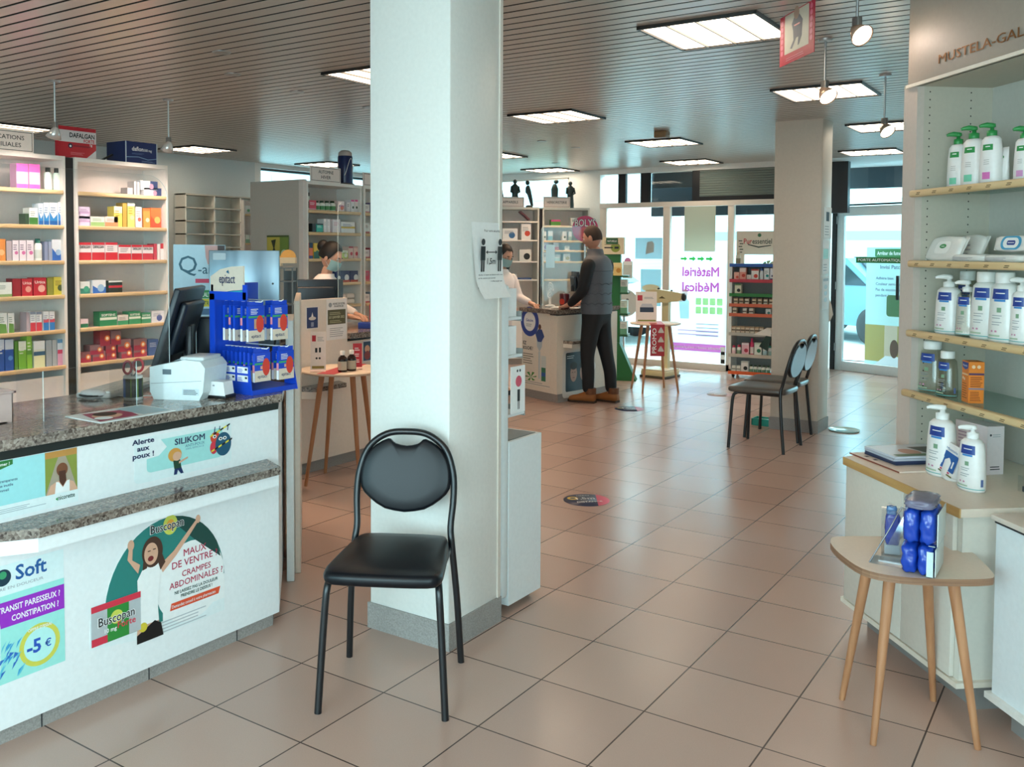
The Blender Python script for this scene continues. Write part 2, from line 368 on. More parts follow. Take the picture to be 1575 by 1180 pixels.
# transom band above: dark posts and a closed roller shutter
s = MB()
for x0, x1 in ((-3.19, -3.08), (-2.86, -2.73), (-2.13, -2.03), (-.70, -.66)): s.box(x0, FY + .01, 2.19, x1, FY + .07, 2.585, drk)
s.box(-2.03, FY + .01, 2.19, -.66, FY + .06, 2.245, drk); s.box(-2.73, FY + .14, 2.38, -2.13, FY + .17, 2.585, C('#3d464c', .5))
struct(s, 'window_2', 'dark framed transom window above the shopfront')
struct(MB().box(-3.46, FY + .03, 2.19, -2.03, FY + .036, 2.585, M_GLASS), 'window_2_pane', 'x', bpy.data.objects['window_2'])
s = MB(); rs = C('#76827f', .35, .3)
for i in range(11): z0 = 2.245 + i * .031; s.add([(-2.03, FY + .02, z0), (-.70, FY + .02, z0), (-.70, FY + .008, z0 + .022), (-2.03, FY + .008, z0 + .022), (-.70, FY + .02, z0 + .031), (-2.03, FY + .02, z0 + .031)], [(0, 1, 2, 3), (3, 2, 4, 5)], rs)
struct(s, 'trim_1', 'closed grey roller shutter above the shopfront window')
for i, (a, b, n) in enumerate(((-6.5, -5.3, 'window_3'), (-5.22, -3.95, 'window_4'))):
    s = MB(); s.box(a, FY + .02, 2.14, b, FY + .08, 2.16, fr); s.box(a, FY + .02, 2.55, b, FY + .08, 2.57, fr); s.box(a, FY + .02, 2.14, a + .03, FY + .08, 2.57, fr); s.box(b - .03, FY + .02, 2.14, b, FY + .08, 2.57, fr)
    o = struct(s, n, ('high window left of', 'high window above')[i] + ' the corner shelves'); struct(MB().box(a, FY + .05, 2.14, b, FY + .056, 2.57, M_GLASS), n + '_pane', 'x', o)
s = MB()
for a, b, c, d in ((5.5, 8.5, 2.2, 2.23), (5.5, 8.5, 2.57, 2.6), (5.5, 5.54, 2.2, 2.6), (8.46, 8.5, 2.2, 2.6), (6.8, 6.84, 2.2, 2.6)): s.box(-6.84, a, c, -6.76, b, d, drk)
o = struct(s, 'window_5', 'high side window with bluish light over the shelves'); struct(MB().box(-6.8, 5.5, 2.2, -6.794, 8.5, 2.6, M_GLASS), 'window_5_pane', 'x', o)
# windows behind the photographer, which bring the daylight on the counter
s = MB()
for a, b in ((-1.2, -1.13), (.1, .17), (1.5, 1.57), (2.83, 2.9)): s.box(a, -5.15, .4, b, -5.07, 2.5, fr)
for c, d in ((.4, .47), (2.43, 2.5)): s.box(-1.2, -5.15, c, 2.9, -5.07, d, fr)
struct(s, 'window_6', 'street window in the back wall')
s = MB()
for a, b in ((-4.5, -4.43), (-3.3, -3.23), (-2.17, -2.1)): s.box(3.45, a, .5, 3.53, b, 2.4, fr)
for c, d in ((.5, .57), (2.33, 2.4)): s.box(3.45, -4.5, c, 3.53, -2.1, d, fr)
struct(s, 'window_7', 'street window in the right wall')
# entrance: side return, wall, turned door with its transom
HX, HY = -.56, 9.78; DD = Vector((.93, -.36, 0)).normalized()
DT = frame((HX, HY, 0), DD, (0, 0, 1))   # x along the door, y up, z towards the room
struct(MB().box(-.74, FY, 0, -.66, 9.95, CEIL + .05, WALLW), 'wall_front.001', 'white return wall beside the entrance door')
struct(hole_wall(MB(), 'x', 9.3, .16, .38, 3.4, 0, CEIL + .05, [(.5, 3.3, .1, 2.5)], WALLW), 'wall_front.002', 'white wall around the glazing right of the entrance door')
s = MB()
for x0, x1 in ((.5, .56), (1.87, 1.93), (3.24, 3.3)): s.box(x0, 9.34, .1, x1, 9.42, 2.5, fr)
for z0, z1 in ((.1, .17), (2.43, 2.5)): s.box(.5, 9.34, z0, 3.3, 9.42, z1, fr)
o = struct(s, 'window_8', 'tall shop window right of the entrance door'); struct(MB().box(.5, 9.37, .1, 3.3, 9.378, 2.5, M_GLASS), 'window_8_pane', 'x', o)
s = MB(); s.box(-.74, FY, CEIL, 3.4, 10.4, CEIL + .05, C('#cfd6d8', .4)); struct(s, 'ceiling.001', 'pale ceiling over the entrance')
s = MB().box(-.06, 0, -.06, -.0, 2.13, .02, C('#16181b', .4), DT).box(-.06, 2.13, -.05, 1.0, 2.15, .01, C('#20242a', .4), DT).box(-.02, 2.15, -.05, .09, CEIL, .0, drk, DT).box(1.0, 2.15, -.05, 1.04, CEIL, 0, WHITE, DT)
struct(s, 'trim_2', 'dark hinge post and head rail of the entrance')
struct(MB().box(.09, 2.15, -.03, 1.0, CEIL, -.024, M_GLASS, DT), 'trim_2_pane', 'x', bpy.data.objects['trim_2'])
s = MB(); df = C('#dfe8ea', .35)
for a in ((0, .0, .10, 2.12), (.90, .0, 1.0, 2.12), (.10, 0, .90, .12), (.10, 2.0, .90, 2.12)): s.box(a[0], a[1], -.05, a[2], a[3], .0, df, DT, bev=.004)
for z in (.25, 1.05, 1.9): s.box(-.012, z, -.01, .012, z + .1, .018, ALU, DT)
o = struct(s, 'door_1', 'white framed glass entrance door standing partly open')
struct(MB().box(.10, .12, -.03, .90, 2.0, -.022, M_GLASS, DT), 'door_1_pane', 'x', o)
s = MB().box(.86, .95, .0, .885, 1.25, .045, C('#3a3d40', .3, .8), DT, bev=.006); struct(s, 'door_1_handle', 'x', o)
# pillars
def pillar(name, label, x0, y0, x1, y1, mat, base):
    o = struct(MB().box(x0, y0, 0, x1, y1, CEIL + .02, mat, bev=.006), name, label)
    b = MB()
    for q in ((x0 - .008, y0 - .008, x1 + .008, y0), (x1, y0, x1 + .008, y1 + .008), (x0 - .008, y0, x0, y1 + .008), (x0, y1, x1, y1 + .008)): b.box(q[0], q[1], 0, q[2], q[3], .105, M_PLINTH)
    struct(b, 'baseboard_' + base, 'grey stone skirting around the ' + base.replace('_', ' '))
pillar('pillar', 'white square pillar behind the front chair', -.012, 0, .385, .352, C('#e6e4de', .42), 'front_pillar')
pillar('pillar.001', 'beige square column by the entrance, chairs in front', 0.005, 5.225, .405, 5.545, C('#d3c7b8', .5), 'rear_column')
struct(MB().box(.384, .334, .105, .3915, .353, 2.64, fr), 'trim_3', 'beige corner strip on the front pillar edge')

# ---------------------------------------------------------------- lamps of the room
M_LITE = C('#ffecd2', .5, emit=5.5); M_LITE2 = C('#fff1dd', .5, emit=9.0)
def light_panel(label):
    t = thing('ceiling_light_panel', label, 'ceiling light', group='square ceiling light panels')
    f = MB(); m = C('#2b2826', .4, .3); k = .6
    for a in ((0, 0, k, .014), (0, k - .014, k, k), (0, 0, .014, k), (k - .014, 0, k, k)): f.box(a[0], a[1], -.016, a[2], a[3], .0, m)
    part(f, 'frame', t); part(MB().box(.014, .014, -.006, k - .014, k - .014, -.002, M_LITE), 'diffuser', t)
    g = MB(); wl_ = C('#6e665c', .35)
    for i in (1, 2, 3): g.box(k * i / 4 - .004, .014, -.016, k * i / 4 + .004, k - .014, -.006, wl_)
    part(g, 'louvre', t); return t
LP = None
names = {0: 'large bright ceiling panel left of the hanging red sign', 1: 'warm ceiling panel half hidden by the front pillar', 2: 'ceiling panel behind the stem of the hanging spotlight', 3: 'ceiling panel just right of the front pillar', 4: 'louvred ceiling panel above the pigeonhole wall', 5: 'ceiling panel between rear column and corner shelf', 6: 'ceiling panel below the small brown ceiling box', 7: 'ceiling panel cut by the right edge of front pillar', 8: 'ceiling panel behind the seasonal shelf sign', 9: 'ceiling panel nearest the entrance door', 10: 'ceiling panel nearest the roller shutter', 11: 'ceiling panel above the statuettes', 12: 'louvred ceiling panel behind the first shelf sign, photo edge'}
for i, (x, y) in enumerate(PANELS):
    lb = names.get(i, 'ceiling panel out of view over the shop')
    if LP is None: LP = o = light_panel(lb)
    else: o = dup(LP, None, None, lb)
    o.location = (x, y, CEIL)
def downlight():
    t = thing('recessed_downlight', 'x', 'ceiling light', group='small round downlights')
    part(MB().lathe([(.03, -.004), (.05, -.006), (.052, 0), (.03, 0)], ALU, 18), 'ring', t); part(MB().lathe([(.0, -.003), (.03, -.003)], M_LITE2, 14), 'bulb', t); return t
def lamp(parent, loc, aim, power, col, ang=2.2):
    l = bpy.data.lights.new('bulb_light', 'SPOT'); l.energy = power; l.color = col; l.spot_size = ang; l.spot_blend = .8; l.shadow_soft_size = .04
    o = bpy.data.objects.new('bulb_light', l); COL.objects.link(o); o.parent = parent; o.location = loc; o.rotation_euler = Vector(aim).to_track_quat('-Z', 'Y').to_euler()
dl = downlight()
for i, (x, y, lb) in enumerate(((-1.74, .71, 'small round downlight with a bent clip, nearest of the row left of pillar'), (-2.21, 1.19, 'second downlight left of the front pillar'), (-2.34, 1.88, 'third downlight left of the front pillar'), (-2.39, 2.7, 'downlight touching the left edge of the front pillar'), (-2.4, 5.36, 'first downlight right of the front pillar'), (-2.4, 6.07, 'second downlight right of the front pillar'), (-3.48, 7.52, 'farthest small downlight over the corner shelves'))):
    o = dl if i == 0 else dup(dl); o.location = (x, y, CEIL); o['label'] = lb; lamp(o, (0, 0, -.03), (0, 0, -1), 20, (1, .66, .42))
def spot(label, x, y, zl, tilt, rz, group, col, pw=2):
    t = thing('pendant_spotlight', label, 'spotlight', (x, y, CEIL), rz, group)
    part(MB().lathe([(.035, -.012), (.04, 0)], ALU, 14), 'ceiling_rose', t)
    part(MB().tube([(0, 0, 0), (0, 0, zl)], .006, ALU, 8), 'rod', t)
    part(MB().box(-.012, -.02, zl - .055, .012, .02, zl + .01, C('#8d8a86', .35, .6), bev=.004), 'joint', t)
    T = TR(0, .0, zl - .05) @ RX(tilt)
    part(MB().lathe([(.012, .03), (.02, .02), (.034, -.005), (.05, -.045), (.047, -.045), (.03, -.005)], C(col, .2, .5), 18, T), 'reflector', t)
    part(MB().lathe([(0, -.040), (.045, -.040)], M_LITE2, 14, T), 'bulb', t)
    lamp(t, T @ Vector((0, 0, -.055)), T.to_3x3() @ Vector((0, 0, -1)), pw, (1, .78, .68), 2.0)
    return t
z_ = lambda u, v, x, y: (EYE + ray(u, v) * ((Vector((x, y, 0)) - EYE).xy.dot(ray(u, v).xy) / ray(u, v).xy.length_squared)).z - CEIL
spot('chrome pendant spotlight left of the red promotional box', -3.38, .69, z_(84, 190, -3.38, .69), .5, PI / 2, 'pendant spotlights over the left shelves', '#d8d4cf', 30)
spot('chrome pendant spotlight right of the dark blue box', -3.40, 1.6, z_(259, 213, -3.4, 1.6), .5, PI / 2, 'pendant spotlights over the left shelves', '#d8d4cf', 30)
p_ = G(1319, 0, 2.62)
spot('pendant spotlight right of the hanging red sign', p_.x, p_.y, z_(1316, 30, p_.x, p_.y), .9, -2.2, 'pendant spotlights on the right', '#caa890')
q_ = G(1252, 60, CEIL)
spot('pendant spotlight below the hanging red sign', 1.17, 2.25, z_(1248, 128, 1.17, 2.25), .8, -2.2, 'pendant spotlights on the right', '#caa890')
p_ = G(1362, 115, CEIL)
spot('pendant spotlight nearest the corner shelf', p_.x, p_.y, z_(1359, 184, p_.x, p_.y), .8, -2.2, 'pendant spotlights on the right', '#b0a090', 1.5)
b_ = G(1018, 202, CEIL)
tag(MB().box(-.06, -.05, -.06, .06, .05, 0, C('#8a6a48', .5), bev=.006).build('ceiling_sensor'), 'small brown sensor box on the ceiling slats', 'sensor').location = (b_.x, b_.y, CEIL)
# ================================================================ outside, seen through the glass
struct(MB().box(-30, 11.0, -.12, 30, 45, -.02, speckle('paving', '#b9bbb8', '#cdd0cd', 3, .8)), 'ground', 'pale street paving outside')
struct(MB().box(-30, -20, -.12, 30, -5.4, -.02, C('#b5b5b2', .8)), 'ground.001', 'pale paving behind the photographer')
struct(MB().box(-3.5, 10.9, -.1, 3, 11.0, .0, C('#b9bbb8', .8)), 'ground.002', 'pale threshold outside')
m, n, l, b, t = nodes_mat('pale_brick')
br = n.new('ShaderNodeTexBrick'); br.inputs['Scale'].default_value = 4; br.inputs['Color1'].default_value = lin('#e9d6d2'); br.inputs['Color2'].default_value = lin('#e2cdc9'); br.inputs['Mortar'].default_value = lin('#efe6e2')
mp = n.new('ShaderNodeMapping'); mp.inputs['Rotation'].default_value = (PI / 2, 0, 0); l.new(t.outputs['Object'], mp.inputs[0]); l.new(mp.outputs[0], br.inputs['Vector']); l.new(br.outputs[0], b.inputs['Base Color'])
t_ = thing('building', 'pale brick building across the street, seen through the high windows', 'building', (-14, 24, 0))
part(MB().box(-16, 0, -.1, 3, 6, 9, m), 'wall', t_)
bw = MB()
for x in (-14, -10.5, -7, -3.5, 0): bw.box(x, -.06, 3.2, x + 1.6, .0, 4.6, C('#c6ccd0', .3))
part(bw, 'windows', t_); part(MB().box(-16.2, -.3, 8.6, 3.2, 0, 9.1, C('#d0cfcc', .6)), 'cornice', t_)
t_ = thing('building', 'white building far behind the street plants', 'building', (4, 26, 0)); part(MB().box(-13, 0, -.1, 16, 6, 3.1, C('#e6e9e6', .7)), 'wall', t_); part(MB().box(-13, -.05, 1.9, 16, 0, 2.15, C('#a8b4b4', .6)), 'band', t_)
# shrubs outside: leaf clumps
def shrub(label, x, y, z0, rx, rz, n, seed):
    rd = random.Random(seed); t = thing('shrub', label, 'shrub', (x, y, 0)); part(MB().tube([(0, 0, -.02), (.02, 0, z0)], [.05, .03], C('#6b5a45', .8), 8), 'trunk', t)
    s = MB(); ms = [C('#a3bd88', .6), C('#b4cb98', .6), C('#8aa878', .6)]
    for i in range(n):
        a = rd.uniform(0, 2 * PI); h = rd.uniform(-1, 1); r = math.sqrt(1 - h * h) * rd.uniform(.5, 1)
        p = Vector((rx * r * math.cos(a), rx * .5 * r * math.sin(a), z0 + rz + rz * h)); q = Matrix.Translation(p) @ Matrix.Rotation(rd.uniform(0, 6), 4, 'Z') @ Matrix.Rotation(rd.uniform(-1, 1), 4, 'X')
        k = rd.uniform(.06, .12); s.add([(-k, 0, 0), (0, -k * .45, .01), (k, 0, 0), (0, k * .45, .01)], [(0, 1, 2, 3)], rd.choice(ms), False, q)
    part(s, 'leaves', t)
shrub('leafy shrub outside behind the left shop window pane', -8.6, 13.0, .8, 1.3, .55, 900, 1)
shrub('leafy shrub outside behind the hanging grey sheet', -6.9, 13.9, .9, 1.15, .6, 900, 2)
def car(label, x, y, rz, col):
    t = thing('car', label, 'car', (x, y, -.02), rz); p = C(col, .2, .2)
    prof = [(-2.1, .3), (-2.1, .75), (-1.9, .9), (-1.2, .95), (-.7, 1.4), (.7, 1.45), (1.35, .98), (2.0, .85), (2.1, .6), (2.1, .3)]
    part(MB().prism(prof, -.82, .82, p, RX(PI / 2)), 'body', t)
    g = MB(); gm = C('#24343c', .08, .3)
    g.prism([(-1.05, .97), (-.62, 1.34), (.62, 1.38), (1.18, .99)], -.83, .83, gm, RX(PI / 2)); part(g, 'side_windows', t)
    w_ = MB(); w_.add([(1.36, -.7, .99), (1.36, .7, .99), (.76, .62, 1.44), (.76, -.62, 1.44)], [(0, 1, 2, 3)], gm, False, TR(.012, 0, .012)); part(w_, 'windscreen', t)
    for sx_ in (-1.3, 1.3):
        for sy_ in (-.78, .78): part(MB().lathe([(.0, -.1), (.2, -.1), (.31, -.08), (.31, .08), (.2, .1), (0, .1)], C('#1a1b1d', .6), 20, TR(sx_, sy_, .31) @ RX(PI / 2)), 'wheel', t)
    part(MB().box(2.06, -.75, .62, 2.12, -.45, .74, C('#e8ecee', .1)), 'headlamp', t); part(MB().box(2.06, .45, .62, 2.12, .75, .74, C('#e8ecee', .1)), 'headlamp', t)
car('dark car parked outside the entrance door', -1.5, 15.0, -.6, '#6f94a0'); car('white car outside behind the material banner', -6.0, 11.9, .1, '#e9eceb')
car('silver car behind the dark one outside the door', -2.7, 19.5, -.5, '#b9c4c8')
# tall dark tower of the neighbour's awning seen above the shop window
tag(MB().prism([(0, 2.02), (2.6, 2.02), (2.6, 2.9), (0, 2.9)], 0, .12, C('#2b3036', .5), frame((-2.9, 9.3, 0), (1, 0, 0), (0, 0, 1))).build('awning_box'), 'dark awning housing outside over the shopfront', 'awning')
a_ = MB().prism([(0, 2.38), (.9, 2.38), (.75, 2.9), (0, 2.9)], 0, .1, C('#39434b', .5), frame((-.55, 10.3, 0), (1, 0, 0), (0, 0, 1))); tag(a_.build('awning_box'), 'dark slanted awning end outside above the entrance door', 'awning')
def film(h):
    m, n, l, b, t = nodes_mat('film_' + h.lstrip('#')); b.inputs['Base Color'].default_value = lin(h)
    tr = n.new('ShaderNodeBsdfTranslucent'); tr.inputs[0].default_value = lin(h); mx = n.new('ShaderNodeMixShader'); mx.inputs[0].default_value = .5
    l.new(b.outputs[0], mx.inputs[1]); l.new(tr.outputs[0], mx.inputs[2]); l.new(mx.outputs[0], n['Material Output'].inputs[0]); return m
# ---------------------------------------------------------------- sheets and posters on the shopfront
def sheet(name, label, cat, T, wd, hg, m, fn=None, th=.0015, group=None):
    t = tag(MB().box(0, 0, 0, wd, hg, th, m, T @ TR(0, 0, 0)).build(name), label, cat, group)
    if fn:
        s = MB(); fn(s, T @ TR(0, 0, th)); part(s, 'print', t)
    return t
YT = lambda u, v, y: frame(YP(u, v, y), (1, 0, 0), (0, 0, 1))
def span(u0, v0, u1, v1, y):
    a, b = YP(u0, v1, y), YP(u1, v0, y); return frame(a, (1, 0, 0), (0, 0, 1)), b.x - a.x, YP(u0, v0, y).z - a.z
yy = FY - .01
T, wd, hg = span(1052, 318, 1101, 387, yy); sheet('grey_sheet', 'plain grey paper sheet hanging on the middle shop window', 'sheet', T, wd, hg, film('#cfcebf'))
T, wd, hg = span(977, 366, 1019, 398, yy + .035); sheet('blank_poster', 'pale blue back of a poster on the left window pane', 'poster', T, wd, hg, film('#b9d0d6'), lambda s, T: s.poly(T, [(.15, .06), (.27, .09), (.28, .2), (.24, .24), (.17, .22)], C('#aebfc4', .6)))
T, wd, hg = span(985, 414, 1017, 470, yy + .035); sheet('blank_poster', 'lower pale poster back with a yellowish patch on left pane', 'poster', T, wd, hg, film('#b4ced4'), lambda s, T: (s.disc(T, .15, .24, .13, C('#d6d3b0', .6), 1, .05), s.lines(T, .06, .08, .26, .16, 3, C('#9fb2b8', .6))))
T, wd, hg = span(958, 402, 973, 428, yy + .035); sheet('small_notice', 'small notice with a pink round top on the window', 'notice', T, wd, hg, C('#c4cbc4', .6), lambda s, T: (s.disc(T, wd / 2, hg + .0, .05, C('#e08ac0', .6), 1), s.rect(T, .01, hg - .05, wd - .01, hg, PAPER, 2)))
# translucent medical banner, printed for the street: mirrored from inside
T0 = YP(1030, 541, yy + .02); bw_ = YP(1116, 541, yy + .02).x - T0.x; bh = YP(1030, 404, yy + .02).z - T0.z
m, n, l, b, t = nodes_mat('banner_film'); b.inputs['Base Color'].default_value = lin('#eef4f6'); b.inputs['Roughness'].default_value = .5
tr = n.new('ShaderNodeBsdfTranslucent'); tr.inputs[0].default_value = lin('#b9c8d2'); mx = n.new('ShaderNodeMixShader'); mx.inputs[0].default_value = .72
l.new(b.outputs[0], mx.inputs[1]); l.new(tr.outputs[0], mx.inputs[2]); l.new(mx.outputs[0], n['Material Output'].inputs[0])
def film(h):
    m, n, l, b, t = nodes_mat('film_' + h.lstrip('#')); b.inputs['Base Color'].default_value = lin(h)
    tr = n.new('ShaderNodeBsdfTranslucent'); tr.inputs[0].default_value = lin(h); mx = n.new('ShaderNodeMixShader'); mx.inputs[0].default_value = .6
    l.new(b.outputs[0], mx.inputs[1]); l.new(tr.outputs[0], mx.inputs[2]); l.new(mx.outputs[0], n['Material Output'].inputs[0]); return m
ban = tag(MB().rect(frame(T0, (1, 0, 0), (0, 0, 1)), 0, 0, bw_, bh, m, 0).build('window_banner'), 'large white translucent banner on the shop window, lettering mirrored', 'banner')
TM = Matrix(((-1, 0, 0, T0.x + bw_), (0, 0, -1, T0.y), (0, 1, 0, T0.z), (0, 0, 0, 1)))   # mirrored print, layers towards the room
s = MB(); pk = film('#d45cae'); gl_ = film('#b0d48c'); gr = film('#8a949e')
s.txt(TM, .10, bh - .17, .12, 'Matériel', pk, 2, .03, wid=.50); s.txt(TM, .10, bh - .37, .12, 'Médical', pk, 2, .03, wid=.50)
for i in range(4):
    for j in range(2): s.poly(TM, [(p + .05 + .095 * i, q + bh - .66 + .115 * j) for p, q in rrect(0, 0, .075, .09, .012)], gl_, 2)
s.rect(TM, .0, .03, bw_, .13, film('#e07abc'), 2); s.txt(TM, .05, .065, .035, 'Demandez conseil à votre pharmacien', PAPER, 3, .01, wid=.68)
for q in range(4): s.rect(TM, .1, bh - .8 - .05 * q, .1 + .3, bh - .79 - .05 * q, gr, 2)
for q in range(2): s.rect(TM, .1, .24 + .05 * q, .65, .255 + .05 * q, film('#d5a8cc'), 2)
s.poly(TM, [(.5, .45), (.62, .45), (.64, .68), (.56, .74), (.5, .68)], film('#bcd9e6'), 2); s.disc(TM, .56, .79, .045, film('#e5c9bf'), 2)
part(s, 'print', ban)
s = MB(); ga = film('#2e7d32'); TA = frame(YP(1047, 402, yy + .02), (1, 0, 0), (0, 0, 1))
for i in range(4): s.poly(TA, [(.115 * i + a, b) for a, b in ((0, .02), (.05, .02), (.05, .0), (.095, .035), (.05, .07), (.05, .05), (0, .05))], ga, 1)
tag(s.build('arrow_sticker'), 'row of green arrow stickers on the glass above the banner', 'sticker')
T, wd, hg = span(1108, 545, 1113, 560, yy + .02); sheet('door_label', 'tiny black and white label low on the window post', 'label', T, .06, .22, PAPER, lambda s, T: (s.rect(T, .005, .01, .055, .06, BLACK), s.rect(T, .005, .12, .055, .16, BLACK)))
# door graphics
s = MB(); DQ = DT @ TR(.27, 1.40, -.018)
s.rect(DQ, 0, 0, .68, .075, C('#2f7d3d', .5), 0); s.txt(DQ, .34, .022, .034, 'PORTE AUTOMATIQUE', PAPER, 1, .02, 'c', wid=.62)
tag(s.build('door_sticker'), 'green strip sticker on the glass door reading PORTE AUTOMATIQUE', 'sticker')
def standee(t, T):
    t.rect(T, 0, 0, .62, 1.62, C('#bfe6e6', .5)); t.poly(T, [(.12, 1.6), (.56, 1.6), (.56, 1.5), (.34, 1.44), (.12, 1.5)], C('#2c7a3c', .5), 2)
    t.txt(T, .34, 1.52, .05, 'Arrêter de fumer ?', PAPER, 3, .02, 'c', wid=.38)
    for i, q in enumerate(('Adhère bien', 'Couleur semi-transparente', 'Pas de nicotine inutile', 'pendant le sommeil')): t.txt(T, .14, 1.2 - .075 * i, .036, q, C('#33508a', .5), 2, .01)
    t.txt(T, .2, 1.34, .05, 'Invisi Patch', C('#4a5a8a', .5), 2, .015)
    t.poly(T, [(p + .3, q + .72) for p, q in rrect(0, 0, .22, .28, .04)], C('#3d6a3a', .5), 2)
    t.rect(T, .0, .12, .62, .6, C('#a99a55', .6), 2); t.rect(T, .28, .12, .46, .6, C('#c9b79f', .6), 3); t.poly(T, [(.1, .04), (.3, .2), (.55, .2), (.62, .04)], C('#dfe6ea', .6), 4); t.disc(T, .42, .3, .06, C('#5a3a2a', .6), 5, .12)
SB = frame((HX + .27, HY + .48, -.02), DD, (0, 0, 1))
o = tag(MB().box(0, 0, -.03, .62, 1.62, 0, PAPER, SB).build('banner_stand'), 'tall stop smoking banner standing behind the glass door', 'banner'); s = MB(); standee(s, SB); part(s, 'print', o)
s = MB().box(.62, .45, -.1, .95, 1.15, -.07, C('#1f3fa8', .5), SB); o = tag(s.build('advert_board'), 'blue advert board with red packs behind the door glass', 'board')
s = MB(); TT = SB @ TR(0, 0, -.07); s.rect(TT, .64, .85, .8, 1.1, C('#d8404a', .5)); s.rect(TT, .82, .62, .93, .9, PAPER); s.rect(TT, .62, .5, .95, .53, C('#d8c23a', .5)); s.rect(TT, .66, .7, .78, .82, C('#e06a7a', .5)); part(s, 'print', o)
# ================================================================ front chair and its twins
def smooth_path(pts, k=6):
    """Catmull-Rom through the points"""
    P = [Vector(p) for p in pts]; P = [P[0] * 2 - P[1]] + P + [P[-1] * 2 - P[-2]]; o = []
    for i in range(1, len(P) - 2):
        a, b, c, d = P[i - 1:i + 3]
        for j in range(k):
            t = j / k; o.append(.5 * ((2 * b) + (c - a) * t + (2 * a - 5 * b + 4 * c - d) * t * t + (3 * b - a - 3 * c + d) * t ** 3))
    return o + [P[-2]]
def pad(s, outline, th, m, T, bulge=.35, rings=5):
    """cushion: outline in the frame's x,y, rounded over its thickness along z"""
    n = len(outline); cx = sum(p[0] for p in outline) / n; cy = sum(p[1] for p in outline) / n
    vs_ = []; prof = []
    for i in range(rings + 1):
        a = -PI / 2 + PI * i / rings; prof.append((1 - .07 * (1 - math.cos(a)), th / 2 * math.sin(a)))
    prof = [(.5, -th / 2 * 1.0)] + prof + [(.7, th / 2 * (1 + bulge * .7)), (.35, th / 2 * (1 + bulge))]
    for k, z in prof:
        for x, y in outline: vs_.append((cx + (x - cx) * k, cy + (y - cy) * k, z))
    R = len(prof)
    fs = [(i * n + j, i * n + (j + 1) % n, (i + 1) * n + (j + 1) % n, (i + 1) * n + j) for i in range(R - 1) for j in range(n)]
    fs += [tuple(range(n))[::-1], tuple(range((R - 1) * n, R * n))]
    return s.add(vs_, fs, m, True, T)
def make_chair(label, seatmat, backmat, rearmat):
    t = thing('visitor_chair', label, 'chair')
    r = .0125
    # back frame: left rear foot, up the bowed side, arch, down to the right rear foot
    L = [(-.213, .215, 0), (-.200, .19, .25), (-.183, .175, .45), (-.176, .188, .52), (-.183, .215, .62), (-.178, .238, .71), (-.146, .256, .795), (-.08, .266, .845)]
    pts = L + [(0, .268, .855)] + [(-x, y, z) for x, y, z in L[::-1]]
    part(MB().tube(smooth_path(pts, 5), r, BLKMET, 12), 'back_frame', t)
    for sx_ in (-1, 1):
        p = [(sx_ * .214, -.218, 0), (sx_ * .200, -.205, .25), (sx_ * .19, -.195, .40), (sx_ * .184, -.17, .434), (sx_ * .176, -.13, .44), (sx_ * .172, .05, .44), (sx_ * .172, .17, .44)]
        part(MB().tube(smooth_path(p, 4), r, BLKMET, 12), 'leg', t)
    part(MB().tube([(-.172, .16, .44), (.172, .16, .44)], .009, BLKMET, 8), 'cross_bar', t)
    st = [(-.197, -.21), (-.165, -.245), (0, -.252), (.165, -.245), (.197, -.21), (.2, -.15), (.183, .08), (.165, .185), (.13, .21), (0, .216), (-.13, .21), (-.165, .185), (-.183, .08), (-.2, -.15)]
    st = [(p.x, p.y) for p in smooth_path([(x, y, 0) for x, y in st + st[:1]], 3)][:-1]
    part(pad(MB(), st, .045, seatmat, TR(0, 0, .462), .3), 'seat', t)
    bo = [(0, .560), (-.075, .572), (-.135, .61), (-.168, .65), (-.171, .71), (-.155, .765), (-.118, .808), (-.072, .832), (-.058, .826), (-.042, .814), (0, .806)]
    bo = bo + [(-x, y) for x, y in bo[-2:0:-1]]
    bo = [(p.x, p.y - .71) for p in smooth_path([(x, y, 0) for x, y in bo + bo[:1]], 2)][:-1]
    T = frame((0, .236, .71), (1, 0, 0), (0, .20, 1))
    part(pad(MB(), bo, .03, backmat, T, .25), 'backrest', t)
    part(MB().prism([(x * .93, y * .93) for x, y in bo], -.02, -.015, rearmat, T), 'back_shell', t)
    return t
M_BR = C('#3d4750', .35)
ch = make_chair('black chair standing in front of the white pillar', M_LEATHER, M_LEATHER, C('#1a1c20', .4))
at(ch, (.397, -.341, 0), math.radians(28.7))
CH2 = make_chair('grey-brown chair by the rear column, nearer of the two', C('#5b554f', .28), M_LEATHER, C('#7e95a8', .25))  # pale blue rear shell carries the window reflection in its colour
at(CH2, (.205, 4.455, 0), -PI / 2 - .03)
dup(CH2, (.165, 4.935, 0), -PI / 2 + .02, 'grey-brown chair by the rear column, farther of the two')
# notice on the pillar, its lower edge curling
s = MB(); W_, H_ = .21, .30; N = 12
vs_ = []
for i in range(N + 1):
    z = H_ * i / N; o_ = .002 + (.045 * ((1 - i / N) / .35 - 0) ** 2 if False else .035 * max(0, (1 - 3.2 * i / N)) ** 2) + .018 * (1 - i / N)
    vs_ += [(0, z, o_ + .012 * (1 - i / N)), (W_, z, o_)]
T = frame((.385, .14, 1.352), (0, 1, 0), (0, 0, 1))
